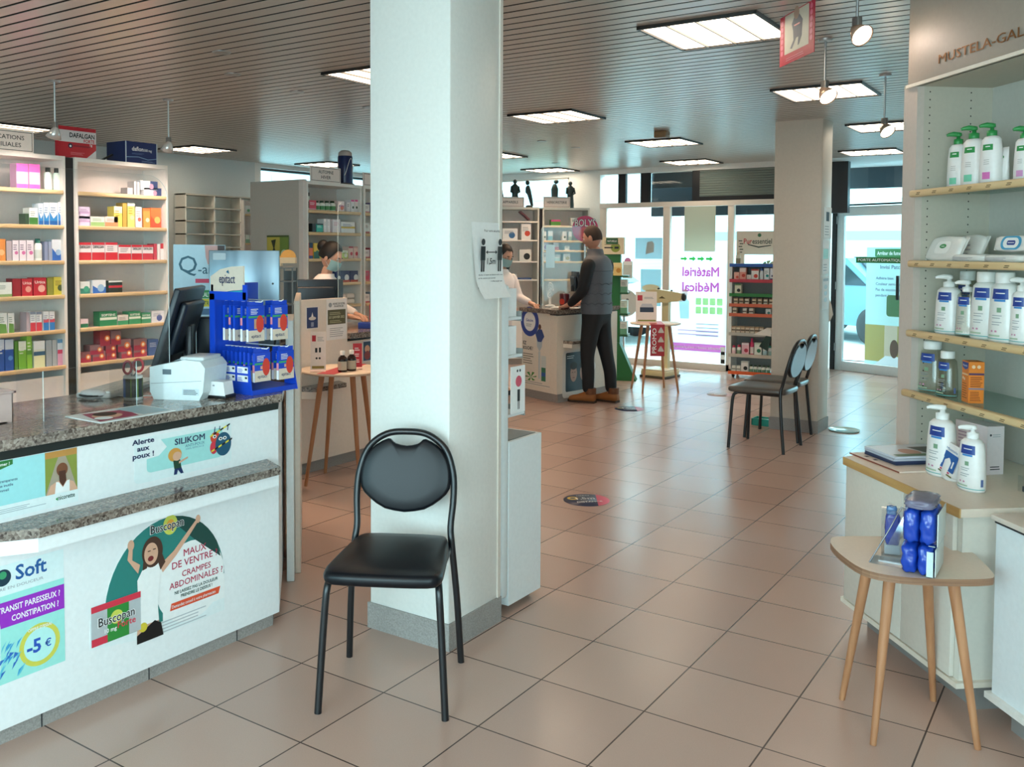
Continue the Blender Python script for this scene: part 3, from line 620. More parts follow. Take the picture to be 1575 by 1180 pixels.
# seen from +x: x runs along +y
s.add(vs_, [(2 * i, 2 * i + 1, 2 * i + 3, 2 * i + 2) for i in range(N)], PAPER, True, T)
no = tag(s.build('distance_notice'), 'white paper notice on the front pillar, two figures keeping 1,5m apart', 'notice')
s = MB(); TP = T @ TR(0, 0, .022) @ Matrix.Rotation(.03, 4, 'X')
for x in (.045, .165):
    s.disc(TP, x, .222, .013, BLACK, 1); s.rect(TP, x - .016, .15, x + .016, .205, BLACK, 1); s.rect(TP, x - .012, .105, x - .002, .15, BLACK, 1); s.rect(TP, x + .002, .105, x + .012, .15, BLACK, 1)
s.rect(TP, .065, .18, .145, .184, BLACK, 1); s.poly(TP, [(.065, .182), (.078, .19), (.078, .174)], BLACK, 1); s.poly(TP, [(.145, .182), (.132, .19), (.132, .174)], BLACK, 1)
s.txt(TP, .105, .135, .024, '1,5m', BLACK, 1, .02, 'c'); s.txt(TP, .105, .262, .010, 'Pour votre sécurité,', INK, 1, .01, 'c')
for i, q in enumerate(('Gardez 1,5 mètre de distance entre vous', 'et les autres personnes', 'Pour nos prises, veuillez payer par', 'carte bancaire sans contact', 'Merci de votre compréhension')): s.txt(TP, .018, .09 - .013 * i, .0055, q, INK, 1, .01, wid=.17 if i % 2 == 0 else .12)
part(s, 'print', no)

# ================================================================ front counter
CT = .96
out = [(-.33, -2.6), (-.33, -.20), (-1.2, .67), (-1.66, .20), (-.93, -.46), (-.93, -2.6)]
cn = thing('service_counter', 'white front counter with advertising stickers, left foreground', 'counter', (0, 0, 0))
part(MB().prism(out, .055, .893, WHITE), 'body', cn)
b = MB(); b.prism([(-.352, -2.6), (-.352, -.215), (-1.2, .63), (-1.6, .22), (-.9, -.46), (-.9, -2.6)], 0, .055, M_PLINTH)
for y in (-.404, -.807, -1.209, -1.61, -2.0): b.box(-.353, y - .002, 0, -.3505, y + .002, .055, DARK)
part(b, 'plinth', cn)
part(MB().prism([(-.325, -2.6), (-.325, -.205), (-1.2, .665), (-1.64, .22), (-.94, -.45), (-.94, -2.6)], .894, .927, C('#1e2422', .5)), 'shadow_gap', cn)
# low bag ledge on the front
lz = .70; lp = [(-.33, -.262), (-.185, -.325), (-.185, -1.30), (-.33, -1.52)]
lg = part(MB().prism(lp, lz - .03, lz, M_GRAN), 'bag_ledge', cn, 'speckled granite bag ledge')
part(MB().prism([(x - .01 if x > -.3 else x, y) for x, y in lp], lz - .075, lz - .03, WHITE), 'ledge_rail', lg)
wt = tag(MB().prism([(-.30, -2.62), (-.30, -.205), (-1.2, .70), (-1.68, .22), (-.95, -.48), (-.95, -2.62)], .927, CT, M_GRAN).build('granite_worktop'), 'speckled granite worktop of the front counter', 'worktop')
# partitions beside the counter end, seen almost edge-on
dg = Vector((-.707, .707, 0))
def slab(name, label, cat, o, ln, t, z0, z1, m, m2=None):
    T = frame((o[0] + t * .707, o[1] + t * .707, 0), dg, (-.707, -.707, 0)); q = MB().box(0, 0, z0, ln, t, z1, m, T, bev=.004)
    return tag(q.build(name), label, cat)
slab('partition_panel', 'white partition panel at the end of the front counter', 'partition', (-.67, .167), .45, .035, 0, 1.215, C('#e2e4e2', .4))
slab('partition_panel', 'tall beige partition panel just behind the white one', 'partition', (-.72, .268), .85, .028, 0, 1.30, C('#d9c8b8', .45))

# ---------------------------------------------------------------- stickers on the counter front: frame x along +y (photo right), y up
def CF(y, z): return frame((-.33, y, z), (0, 1, 0), (0, 0, 1))
def sticker(label, cat, pts, T, m, fn, name='advert_sticker'):
    o = tag(MB().prism(pts, 0, .0006, m, T).build(name), label, cat); s = MB(); fn(s, T @ TR(0, 0, .0006)); part(s, 'print', o); return o
def yz(u, v): p = XP(u, v, -.33); return p.y, p.z
AQ = C('#a9dcdc', .45); TEAL = C('#2f8a86', .45); NAVY = C('#1f2f5f', .5); SKIN = C('#d9a88c', .6); HAIR = C('#4a2f22', .6); DGR = C('#17463f', .5); CRIM = C('#b3264a', .5)
y0, z0 = yz(38, 985)
# laxative advert at the lower left
def ad_soft(s, T):
    s.rect(T, -.52, .0, .0, .275, C('#9fe3da', .45)); s.poly(T, [(-.235, .175), (0, .175), (0, .255), (-.255, .255)], C('#9a2fc0', .5), 2)
    s.txt(T, -.015, .222, .019, 'TRANSIT PARESSEUX ?', PAPER, 3, .02, 'r', wid=.205); s.txt(T, -.02, .189, .019, 'CONSTIPATION ?', PAPER, 3, .02, 'r', wid=.155)
    s.disc(T, -.085, .085, .068, C('#d3cf55', .5), 2); s.disc(T, -.085, .085, .053, C('#b9ebe6', .5), 3); s.txt(T, -.105, .065, .043, '-5', C('#2456b8', .5), 4, .03, 'c'); s.txt(T, -.058, .07, .024, '€', C('#2456b8', .5), 4, .02, 'c')
    s.txt(T, -.085, .136, .009, "OFFRE D'ESSAI", PAPER, 4, .02, 'c'); s.txt(T, -.16, .315, .046, 'Soft', C('#1f5a9a', .5), 2, .02); s.disc(T, -.2, .332, .026, C('#173a4a', .4), 2); s.disc(T, -.2, .34, .012, C('#3a9a6a', .4), 3)
    s.txt(T, -.24, .292, .009, 'BOIRE EN DOUCEUR', GREYT, 2, 0, wid=.17)
    s.poly(T, [(p - .42, q + .02) for p, q in rrect(0, 0, .21, .2, .04)], C('#c9ecec', .4), 2); s.lines(T, -.40, .06, -.23, .15, 6, C('#6fb3b3', .5), 3, .35); s.rect(T, -.40, .22, -.23, .25, C('#1f5a6a', .4), 2)
    rd = random.Random(3)
    for i in range(26): a, b = rd.uniform(-.24, -.15), rd.uniform(.005, .1); s.poly(T, [(a, b), (a + .02, b + rd.uniform(.01, .04)), (a + .006, b + .02)], C(rd.choice(['#3f9fd0', '#5fc0d8', '#2f6fc0']), .4), 3)
T = CF(yz(100, 1012)[0], yz(100, 1018)[1] + .004)
sticker('laxative advert sticker with purple banner and -5€, lower left of counter', 'sticker', [(-.53, 0), (0, 0), (0, .37), (-.53, .37)], T, C('#dfeeee', .45), ad_soft)
# dome-shaped advert with the cheering woman
def dome(s, T):
    # T origin: centre of the dome base; radius about .205
    R = .215
    s.poly(T, [(R * math.cos(a * PI / 24), .022 + 1.0 * R * 1.12 * math.sin(a * PI / 24)) for a in range(25)] + [(-R, -.05), (-.02, -.05)], C('#2c8079', .4), 1)
    s.disc(T, .085, .045, .128, PAPER, 2, .125); s.rect(T, -.02, -.05, .215, .03, PAPER, 2)
    s.poly(T, [(R * math.cos(a * PI / 24), .022 + R * 1.12 * math.sin(a * PI / 24)) for a in range(4, 13)] + [(.10, .17), (.2, .09)], DGR, 2)
    for i, (q, h, yy_, xx) in enumerate((('MAUX', .022, .128, .10), ('DE VENTRE ?', .022, .098, .10), ('CRAMPES', .019, .066, .105), ('ABDOMINALES ?', .02, .038, .105))): s.txt(T, xx, yy_, h, q, CRIM, 4, .008, 'c')
    s.txt(T, .105, .018, .010, 'NE LAISSEZ PAS LA DOULEUR', DGR, 4, .02, 'c', wid=.165); s.txt(T, .105, .003, .010, 'PRENDRE LE DESSUS !', DGR, 4, .02, 'c', wid=.12)
    s.poly(T, [(.005, -.028), (.19, -.028), (.197, -.006), (.01, -.006)], C('#e2542f', .5), 4); s.txt(T, .012, -.022, .010, 'Demandez conseil à votre pharmacien', PAPER, 5, .01, wid=.165)
    s.lines(T, -.10, -.085, .19, -.045, 4, C('#b5b9bd', .6), 3, .3)
    # woman
    s.poly(T, [(-.115, -.04), (-.035, -.04), (-.038, .0), (-.03, .09), (-.015, .135), (-.05, .142), (-.085, .135), (-.108, .1), (-.106, .03)], PAPER, 5)
    s.poly(T, [(-.112, -.075), (-.032, -.075), (-.036, -.03), (-.108, -.03)], SKIN, 4); s.poly(T, [(-.112, -.09), (-.02, -.09), (-.028, -.05), (-.05, -.036), (-.112, -.065)], BLACK, 6); s.disc(T, -.09, -.045, .014, C('#d9c23a', .5), 6)
    s.poly(T, [(-.105, .12), (-.116, .135), (-.14, .17), (-.135, .2), (-.122, .2), (-.124, .165), (-.098, .145)], SKIN, 5); s.disc(T, -.128, .21, .011, SKIN, 5, .016)
    s.poly(T, [(-.03, .125), (.02, .155), (.075, .205), (.105, .232), (.112, .224), (.08, .19), (.03, .14), (-.02, .10)], SKIN, 5); s.disc(T, .112, .232, .009, SKIN, 5, .013)
    s.disc(T, -.055, .172, .036, HAIR, 5, .046); s.poly(T, [(-.03, .18), (-.01, .13), (-.028, .11), (-.04, .15)], HAIR, 5); s.poly(T, [(-.085, .165), (-.09, .125), (-.075, .128), (-.07, .15)], HAIR, 5)
    s.disc(T, -.06, .168, .024, SKIN, 6, .033); s.disc(T, -.062, .154, .010, C('#7a2a2a', .5), 7, .008); s.rect(T, -.072, .176, -.062, .179, HAIR, 7); s.rect(T, -.054, .178, -.044, .181, HAIR, 7)
    s.disc(T, .01, .238, .026, C('#cfd35a', .5), 3, .03); s.disc(T, .01, .238, .014, C('#e2a03a', .5), 4, .017); s.txt(T, -.002, .226, .026, 'Buscopan', PAPER, 5, .045, 'c', wid=.122); s.txt(T, -.002, .226, .026, 'Buscopan', BLACK, 6, .01, 'c', wid=.118)
    # the pack in front
    P_ = T @ TR(-.258, -.048, 0)
    s.rect(P_, 0, 0, .16, .115, C('#b9bec0', .3), 6); s.rect(P_, 0, .097, .16, .115, C('#d8354a', .5), 7); s.rect(P_, 0, 0, .07, .022, C('#d8354a', .5), 7); s.rect(P_, .05, .0, .12, .097, C('#2f8a3a', .4), 7)
    s.disc(P_, .08, .065, .02, C('#cfd35a', .5), 8); s.txt(P_, .08, .052, .026, 'Buscopan', PAPER, 8, .05, 'c', wid=.122); s.txt(P_, .08, .052, .026, 'Buscopan', BLACK, 9, .01, 'c', wid=.117); s.txt(P_, .112, .03, .02, 'Forte', C('#d8354a', .5), 9, .01, 'c'); s.txt(P_, .06, .028, .012, '10 mg', PAPER, 9, .02, 'c')
T = CF(-.739, .263) @ Matrix.Scale(1.19, 4)
ob = [( .215 * math.cos(a * PI / 24), .022 + .215 * 1.12 * math.sin(a * PI / 24)) for a in range(25)] + [(-.26, .03), (-.262, -.055), (-.02, -.09), (.215, -.09)]
sticker('dome-shaped stomach pain advert sticker with cheering woman', 'sticker', ob, T, C('#e6eeee', .45), dome)
# lice alert sticker
def lice(s, T):
    s.poly(T, [(p, q) for p, q in rrect(.0, .0, .30, .135, .018)], C('#a8dfdb', .45), 1); s.poly(T, [(-.01, .06), (.045, .066), (.075, .098), (.05, .14), (-.01, .14)], C('#e9efef', .45), 2)
    for i, q in enumerate(('Alerte', 'aux', 'poux !')): s.txt(T, -.012, .132 - .03 * i, .022, q, C('#1d2a52', .5), 3, .03, 'c')
    s.txt(T, .165, .098, .027, 'SILIKOM', C('#1d2a52', .5), 3, .02, 'c', wid=.12); s.txt(T, .185, .078, .013, 'ANTI-POUX', C('#4f7a92', .5), 3, .0, 'c', wid=.078); s.txt(T, .185, .066, .008, '100% EFFICACE', C('#6f94a8', .5), 3, 0, 'c')
    # plain cartoon child and two round bug shapes, kept generic
    s.disc(T, .105, .055, .026, C('#d99a4a', .5), 4, .03); s.disc(T, .113, .047, .017, SKIN, 5, .02); s.poly(T, [(.098, .03), (.125, .03), (.13, -.008), (.102, -.008)], C('#24452f', .5), 4); s.poly(T, [(.103, -.008), (.13, -.008), (.138, -.034), (.127, -.034), (.116, -.014), (.112, -.034), (.1, -.034)], NAVY, 4); s.poly(T, [(.12, .022), (.155, .036), (.155, .028), (.12, .012)], SKIN, 5)
    s.disc(T, .268, .095, .02, C('#d8482f', .5), 3, .026); s.disc(T, .262, .05, .016, C('#d8384a', .5), 3, .03); s.disc(T, .302, .058, .034, C('#1f5570', .5), 4, .055); s.disc(T, .265, .10, .008, PAPER, 5); s.disc(T, .265, .10, .004, BLACK, 6)
    for x in (.29, .308): s.disc(T, x, .085, .008, PAPER, 5); s.disc(T, x, .085, .004, BLACK, 6)
    for a, b, c in ((.245, .10, .33), (.25, .03, .34)):
        for i in range(6): x = a + i * (c - a) / 6; s.poly(T, [(x, b + i * .007), (x + .014, b + .007 + i * .007), (x + .014, b + .015 + i * .007), (x, b + .008 + i * .007)], (C('#e6d43a', .5), BLACK)[i % 2], 7)
    for x in (.262, .282, .318): s.poly(T, [(x, .118), (x + .004, .145), (x + .007, .145), (x + .004, .118)], NAVY, 5)
T = CF(-.822, .752) @ Matrix.Diagonal((1.12, .82, 1, 1))
sticker('pale blue lice alert sticker below the worktop edge', 'sticker', rrect(-.045, -.038, .338, .158, .02), T, C('#e4eeee', .45), lice)
# stop smoking sticker at the left
def smoke(s, T):
    s.rect(T, -.62, .035, -.095, .20, C('#a2dfe2', .45)); s.poly(T, [(-.36, .2), (-.23, .2), (-.23, .182), (-.295, .163), (-.36, .182)], C('#2f7a3a', .5), 2); s.txt(T, -.295, .182, .011, 'Arrêter de fumer ?', PAPER, 3, .02, 'c', wid=.11)
    for i, q in enumerate(('Adhère bien', 'Couleur semi-transparente', 'Pas de nicotine inutile', 'pendant le sommeil')): s.txt(T, -.345, .137 - .017 * i, .010, q, NAVY, 2, .01, wid=(.065, .13, .115, .1)[i])
    for i in range(3): s.poly(T, [(-.362, .142 - .017 * i), (-.358, .138 - .017 * i), (-.35, .148 - .017 * i), (-.358, .142 - .017 * i)], NAVY, 2)
    s.rect(T, -.118, .035, .0, .2, C('#8a9440', .6), 2); s.poly(T, [(-.118, .035), (-.08, .15), (-.062, .195), (-.05, .195), (-.03, .14), (0, .035)], C('#a89a86', .6), 3); s.rect(T, -.118, .175, 0, .2, C('#c08a45', .6), 3)
    s.poly(T, [(-.115, .035), (-.1, .07), (-.075, .082), (-.04, .082), (-.015, .07), (0, .04), (0, .035)], SKIN, 4); s.poly(T, [(-.085, .035), (-.08, .08), (-.07, .078), (-.055, .055), (-.04, .078), (-.03, .08), (-.03, .035)], PAPER, 5)
    s.disc(T, -.057, .125, .021, C('#7a4a30', .6), 5, .026); s.poly(T, [(-.07, .12), (-.045, .12), (-.042, .08), (-.055, .058), (-.068, .08)], C('#4f2d1f', .6), 6)
    s.txt(T, -.01, .008, .018, 'nicorette', DGR, 2, .012, 'r', wid=.062); s.poly(T, [(-.082, .014), (-.074, .02), (-.074, .006)], C('#2f9a4a', .5), 2); s.lines(T, -.42, .005, -.1, .025, 3, C('#9aa8ae', .6), 2, .3)
    s.poly(T, [(-.42, .04), (-.365, .05), (-.36, .085), (-.42, .10)], C('#d9a88c', .5), 3)
T = CF(-1.087, .724) @ Matrix.Diagonal((.93, .836, 1, 1))
sticker('stop smoking advert sticker with woman on a path, left of lice sticker', 'sticker', [(-.63, -.015), (0.004, -.015), (.004, .202), (-.63, .202)], T, C('#e6efef', .45), smoke)
# ================================================================ things on the front counter
# pen mug with red scissors
t = thing('pen_mug', 'white pen mug with a dark printed picture, on the front counter', 'mug', (-.655, -.645, CT), .6)
part(MB().lathe([(0, .002), (.034, .0), (.036, .004), (.036, .092), (.034, .094), (.032, .09), (.032, .01), (0, .008)], PAPER, 28), 'cup', t)
s = MB()
for k in range(22):
    a = -2.9 + k * .14; h = '#2350b0' if k < 6 else ('#1b2430' if k % 5 else '#6f8a3a')
    s.add([(.0364 * math.cos(a), .0364 * math.sin(a), .012), (.0364 * math.cos(a + .14), .0364 * math.sin(a + .14), .012), (.0364 * math.cos(a + .14), .0364 * math.sin(a + .14), .084), (.0364 * math.cos(a), .0364 * math.sin(a), .084)], [(0, 1, 2, 3)], C(h, .3))
part(s, 'printed_band', t)
t = thing('scissors', 'red handled scissors standing in the pen mug', 'scissors', (-.655, -.645, CT), .75)
RED = C('#b3202f', .35)
for sx_, nm in ((-1, 0), (1, 0)):
    c = (sx_ * .02, 0, .128 + .004 * sx_); pts = [(c[0] + .0165 * math.cos(a) * (1 + .1 * sx_), 0, c[2] + .024 * math.sin(a)) for a in [2 * PI * i / 16 for i in range(17)]]
    part(MB().tube(pts, .0048, RED, 8, cap=False), 'handle', t)
    part(MB().tube([(sx_ * .012, 0, .106), (sx_ * .004, 0, .092), (-sx_ * .004, 0, .02)], [.005, .005, .002], C('#b7b9bd', .25, .9), 6, flat=.4), 'blade', t)
t = thing('pen', 'white pen standing in the mug beside the scissors', 'pen', (-.655, -.645, CT)); part(MB().tube([(-.02, .01, .01), (-.028, .016, .118)], .004, PAPER, 8), 'barrel', t); part(MB().tube([(-.028, .016, .118), (-.029, .0166, .128)], .0035, NAVY, 8), 'cap', t)
# mouse
t = thing('computer_mouse', 'white and black computer mouse left of the pen mug', 'mouse', (-.815, -.715, CT), .55)
part(MB().ball((0, 0, .012), (.055, .03, .011), C('#1c1d20', .35)), 'base', t); part(MB().ball((.004, 0, .016), (.053, .029, .019), C('#e6e8ea', .25)), 'shell', t)
part(MB().tube([(.03, 0, .012), (.1, .02, .006), (.2, .03, .006), (.27, .05, .006)], .0022, PAPER, 6), 'cable', t)
# keyboard
t = thing('keyboard', 'white computer keyboard behind the pen mug', 'keyboard', (-.90, -.53, CT), 2.05)
part(MB().box(-.21, -.075, 0, .21, .075, .019, C('#dcdcda', .4), bev=.005), 'case', t)
s = MB()
for i in range(5):
    for j in range(14): s.box(-.2 + j * .029, -.066 + i * .026, .018, -.2 + j * .029 + .025, -.066 + i * .026 + .022, .026, C('#efefec', .4))
part(s, 'keys', t)
# receipt printer
t = thing('receipt_printer', 'white receipt printer beside the monitor', 'printer', (-.555, -.445, CT), .42)
prof = [(-.10, 0), (.09, 0), (.105, .03), (.115, .125), (.095, .15), (.03, .155), (-.115, .125), (-.115, .03)]
part(MB().prism(prof, -.07, .12, C('#dde8ea', .35), RX(PI / 2)), 'housing', t)
part(MB().box(-.06, -.1225, .098, -.025, -.1195, .118, C('#5a6a72', .4)), 'display_window', t)
s = MB(); T = frame((0, -.1206, 0), (1, 0, 0), (0, 0, 1)); s.rect(T, .02, .02, .09, .045, C('#c9d8dc', .4), 0); s.lines(T, .025, .022, .085, .043, 4, INK, 1, .4); s.poly(T, [(-.11, .06), (.1, .075), (.1, .077), (-.11, .062)], GREYT, 1); part(s, 'rating_label', t)
part(MB().box(.0, -.1, .15, .1, .05, .165, C('#cfd6d8', .4), bev=.006), 'paper_lid', t)
# card terminal
t = thing('card_reader', 'small white and black card reader in front of the blue display', 'card reader', (-.43, -.42, CT), .25)
part(MB().box(-.055, -.03, 0, .055, .04, .016, BLACK, bev=.004), 'base', t); part(MB().prism([(-.052, .012), (.052, .012), (.044, .066), (-.044, .066)], -.03, .03, C('#e9eaea', .35), RX(PI / 2)), 'shell', t)
part(MB().box(-.004, -.032, .048, .004, -.0295, .054, GREYT), 'lamp', t)
# leaflet
t = tag(MB().prism([(0, 0), (.30, 0), (.30, .21), (0, .21)], 0, .0025, C('#e9ebe8', .35), frame((-.31, -1.01, CT), (0, 1, 0), (-1, 0, 0))).build('leaflet'), 'glossy folded leaflet lying on the front counter', 'leaflet')
s = MB(); T = frame((-.31, -1.01, CT + .0025), (0, 1, 0), (-1, 0, 0)); s.poly(T, [(.01, .02), (.16, .02), (.2, .16), (.05, .19)], C('#a8385a', .4)); s.disc(T, .09, .1, .05, SKIN, 2); s.disc(T, .1, .13, .04, HAIR, 3); s.rect(T, .18, .02, .29, .19, C('#a9c4cc', .4)); s.disc(T, .05, .06, .03, PAPER, 4); part(s, 'print', t)
# pink tub at the left edge
t = thing('plastic_tub', 'translucent pink plastic tub at the left edge of the counter', 'tub', (-.66, -1.24, CT)); s = MB(); pk = C('#e0bdb4', .35)
s.prism(rrect(-.09, -.075, .09, .075, .02), 0, .004, pk)
for i, (a, b, c, d) in enumerate(((-.09, -.075, .09, -.072), (-.09, .072, .09, .075), (-.09, -.075, -.087, .075), (.087, -.075, .09, .075))): s.box(a, b, 0, c, d, .10, pk)
part(s, 'body', t); r_ = MB()
for a in ((-.098, -.083, .098, -.073), (-.098, .073, .098, .083), (-.098, -.083, -.088, .083), (.088, -.083, .098, .083)): r_.box(a[0], a[1], .098, a[2], a[3], .106, pk, bev=.002)
part(r_, 'rim', t)
# acrylic screens
def plexi(label, pts, T, th=.004, grp=None):
    o = tag(MB().prism(pts, 0, th, M_PLEXI, T, side=C('#d3e0e0', .15)).build('acrylic_screen'), label, 'screen', grp); return o
def rtop(w_, h, r, left=False):
    p = [(0, 0), (w_, 0)] + arc(w_ - r, h - r, r, 0, PI / 2, 8)
    return p + (arc(r, h - r, r, PI / 2, PI, 8) if left else [(0, h)])
plexi('clear acrylic screen with rounded corner on the front counter', rtop(1.55, .86, .09), frame((-.56, -2.1, CT), (0, 1, 0), (0, 0, 1)))
t = plexi('small clear acrylic guard box at the left of the counter', [(0, 0), (.36, 0), (.36, .17), (0, .17)], frame((-.50, -1.10, CT), (0, 1, 0), (0, 0, 1)))
part(MB().box(-.66, -1.104, CT, -.50, -1.1, CT + .17, M_PLEXI), 'side_sheet', t); part(MB().box(-.66, -.744, CT, -.50, -.74, CT + .17, M_PLEXI), 'side_sheet', t)
# monitors
def monitor(label, loc, rz, w_, h, tilt, zc, base=True):
    """local: screen faces -y"""
    t = thing('monitor', label, 'monitor', loc, rz); T = TR(0, 0, zc) @ RX(-tilt); bm = C('#17202b', .35)
    part(MB().box(-w_ / 2, -.012, -h / 2, w_ / 2, .014, h / 2, bm, T, bev=.006).box(-w_ * .36, .014, -h * .34, w_ * .36, .045, h * .34, bm, T, bev=.012), 'housing', t)
    part(MB().box(-w_ / 2 + .015, -.0135, -h / 2 + .018, w_ / 2 - .015, -.0118, h / 2 - .015, C('#0c1016', .12), T), 'display', t)
    part(MB().box(-.035, .03, .0, .035, .06, zc, C('#12161d', .35), bev=.006), 'stand', t)
    part(MB().lathe([(0, 0), (.075, 0), (.075, .008), (.03, .016), (0, .016)], C('#12161d', .35), 24, TR(0, .045, 0)), 'base', t)
    return t
monitor('black tilted monitor on the front counter, seen from behind', (-.775, -.335, CT), -.93, .40, .33, .30, .265)
t = thing('customer_display', 'narrow black upright display beside the tilted monitor', 'display', (-.88, -.10, CT), -2.3)
part(MB().box(-.05, -.03, .03, .05, .03, .28, C('#1b2530', .35), bev=.008), 'housing', t); part(MB().box(-.06, -.05, 0, .06, .05, .012, BLACK, bev=.004), 'foot', t); part(MB().tube([(0, 0, .01), (0, 0, .04)], .014, BLACK, 10), 'neck', t)
t = tag(MB().tube(smooth_path([(-.72, -.52, CT + .09), (-.66, -.5, CT + .03), (-.7, -.42, CT + .012), (-.78, -.33, CT + .06), (-.8, -.3, CT + .14)], 6), .004, BLACK, 6).build('cable'), 'black cable looping behind the receipt printer', 'cable')
# brushed metal sheet standing behind the blue display
m, n, l, b, t_ = nodes_mat('brushed_metal'); mp = n.new('ShaderNodeMapping'); mp.inputs['Scale'].default_value = (4, 4, 1); z = n.new('ShaderNodeTexNoise'); z.inputs['Scale'].default_value = 2
l.new(t_.outputs['Object'], mp.inputs[0]); l.new(mp.outputs[0], z.inputs['Vector']); r = ramp(n, [(.35, '#5c6c78'), (.65, '#93a5b0')]); l.new(z.outputs[0], r.inputs[0]); l.new(r.outputs[0], b.inputs['Base Color']); b.inputs['Metallic'].default_value = .75; b.inputs['Roughness'].default_value = .33
def vat(u, v, base):
    d = ray(u, v); e = Vector((base[0], base[1], 0)) - EYE; return EYE + d * (e.xy.dot(d.xy) / d.xy.length_squared)
PA = Vector((-1.12, -.02, 0)); PB = Vector((-.78, .22, 0))
a0 = vat(321, 385, PA); a1 = vat(427, 386, PB)
T = frame((a0.x, a0.y, CT), (PB - PA), (0, 0, 1)); wq = (a1.xy - a0.xy).length
t = thing('metal_display', 'tall brushed metal back of a display behind the blue stand', 'display back', (0, 0, 0))
part(MB().box(0, .125, -.02, wq, a0.z - CT, .0, m, T, bev=.002), 'sheet', t); part(MB().box(.0, 0, -.16, wq, .112, -.005, C('#4a2a20', .55), T).box(0, .112, -.16, wq, .125, .0, BLACK, T), 'foot', t)
s = MB(); TQ = T
for x, y in ((.05, .12), (.24, .2), (.3, .33), (.30, .42)): s.disc(TQ, x, y, .005, BLACK, 1)
s.poly(TQ, [(p + .02, q + a0.z - CT - .045) for p, q in rrect(0, 0, .06, .032, .004)], C('#aab4ba', .4), 1); s.poly(TQ, [(.30, .12), (.31, .12), (.335, .3), (.325, .3)], BLACK, 1); part(s, 'fittings', t)
QA, QB = vat(265, 376, (-1.25, .05)), vat(345, 377, (-1.18, .14)); T = frame((QA.x, QA.y, CT), (QB - QA), (0, 0, 1)); wq = (QB.xy - QA.xy).length; hq = QA.z - CT
t = thing('advert_board', 'pale blue Q-air advert board standing behind the monitors', 'board', (0, 0, 0)); part(MB().box(0, 0, -.012, wq, hq, 0, C('#b5cfdb', .5), T), 'card', t); part(MB().box(wq * .2, 0, -.12, wq * .8, .012, 0, DARK, T), 'foot', t); s = MB()
s.txt(T, wq * .1, hq - .135, .085, 'Q', C('#22566a', .5), 2, .0, 'l', wid=.085); s.txt(T, wq * .1 + .09, hq - .14, .048, '-air', C('#22566a', .5), 2, .005, 'l', wid=.085); s.rect(T, wq * .42, hq - .185, wq * .72, hq - .165, C('#c83a5a', .5), 2)
s.poly(T, [(wq * .60, hq - .002), (wq * .99, hq - .002), (wq * .99, hq - .15), (wq * .82, hq - .17), (wq * .78, hq - .10), (wq * .66, hq - .095), (wq * .62, hq - .06)], C('#c99a94', .5), 1); s.poly(T, [(wq * .72, hq - .20), (wq * .80, hq - .11), (wq * .90, hq - .13), (wq * .99, hq - .11), (wq * .99, hq - .24)], C('#d0a59c', .5), 2); s.rect(T, wq * .85, hq - .03, wq * .99, hq - .002, C('#3a2a2a', .5), 2)
s.rect(T, wq * .38, hq - .26, wq, hq - .22, C('#2f8a4a', .5), 3); s.txt(T, wq * .66, hq - .252, .022, 'EUCALYPTUS', PAPER, 4, .01, 'c', wid=wq * .42); s.rect(T, wq * .42, hq - .30, wq, hq - .262, C('#d8c43a', .5), 3); s.txt(T, wq * .66, hq - .294, .022, 'CITRON', C('#2a5a3a', .5), 4, .01, 'c', wid=wq * .28); s.rect(T, wq * .18, hq - .34, wq * .9, hq - .31, C('#4a6a8a', .5), 2); part(s, 'print', t)
# hanging insole display: blue stand, header, hooks with packs
BLU = C('#1747c4', .35); BX, BY = -.60, -.315
t = thing('display_stand', 'blue countertop display stand with cream header, full of packs', 'display stand', (BX, BY, CT))
part(MB().box(0, 0, 0, .25, .24, .02, BLU), 'base', t); part(MB().box(0, 0, .0, .02, .24, .44, BLU, bev=.003), 'back_panel', t)
part(MB().prism([(0, .0), (.245, .0), (.235, .115), (0, .12)], -.003, .0, BLU, frame((0, -.001, 0), (1, 0, 0), (0, 0, 1))), 'side_panel', t)
part(MB().prism([(0, 0), (.075, 0), (.05, .11), (0, .11)], 0, .004, BLU, frame((.18, .24, 0), (1, 0, 0), (0, 0, 1))), 'side_panel', t)
s = MB(); T = frame((0, -.002, 0), (1, 0, 0), (0, 0, 1))
for i in range(3):
    for j in range(2): x = .012 + .075 * i; y = .052 + .034 * j; s.rect(T, x, y, x + .062, y + .025, PAPER, 1); s.lines(T, x + .004, y + .004, x + .035, y + .02, 3, BLU, 2, .4); s.rect(T, x + .045, y + .012, x + .058, y + .02, INK, 2)
part(s, 'price_labels', t)
hd_ = part(MB().prism([(0, .39), (.0, .47), (.06, .50), (.13, .512), (.20, .515), (.20, .42), (.13, .415), (.06, .405)], -.006, 0, C('#d8c9b8', .45), frame((.0, .0, 0), (1, 0, 0), (0, 0, 1))), 'header', t)
s = MB(); s.txt(T, .105, .445, .038, 'epitact', C('#2a3560', .5), 3, .005, 'c', wid=.095); s.poly(T, [(.10, .49), (.118, .482), (.112, .498)], C('#2a6a8a', .5), 3); s.poly(T, [(0, .388), (.06, .403), (.13, .413), (.20, .418), (.20, .405), (.1, .395), (0, .37)], C('#3aa0b0', .4), 2); part(s, 'lettering', hd_)
part(MB().box(0, -.006, .12, .03, .0, .40, BLU), 'post', t); part(MB().box(.2, -.006, .38, .225, .0, .44, BLU), 'post', t); part(MB().box(0, -.006, .375, .22, -.001, .41, BLU), 'post', t)
for z in (.37, .183):
    for y in (.06, .17): part(MB().tube([(.02, y, z), (.235 + .03 * (z < .2), y, z), (.245 + .03 * (z < .2), y, z + .006)], .0025, PAPER, 6), 'hook', t)
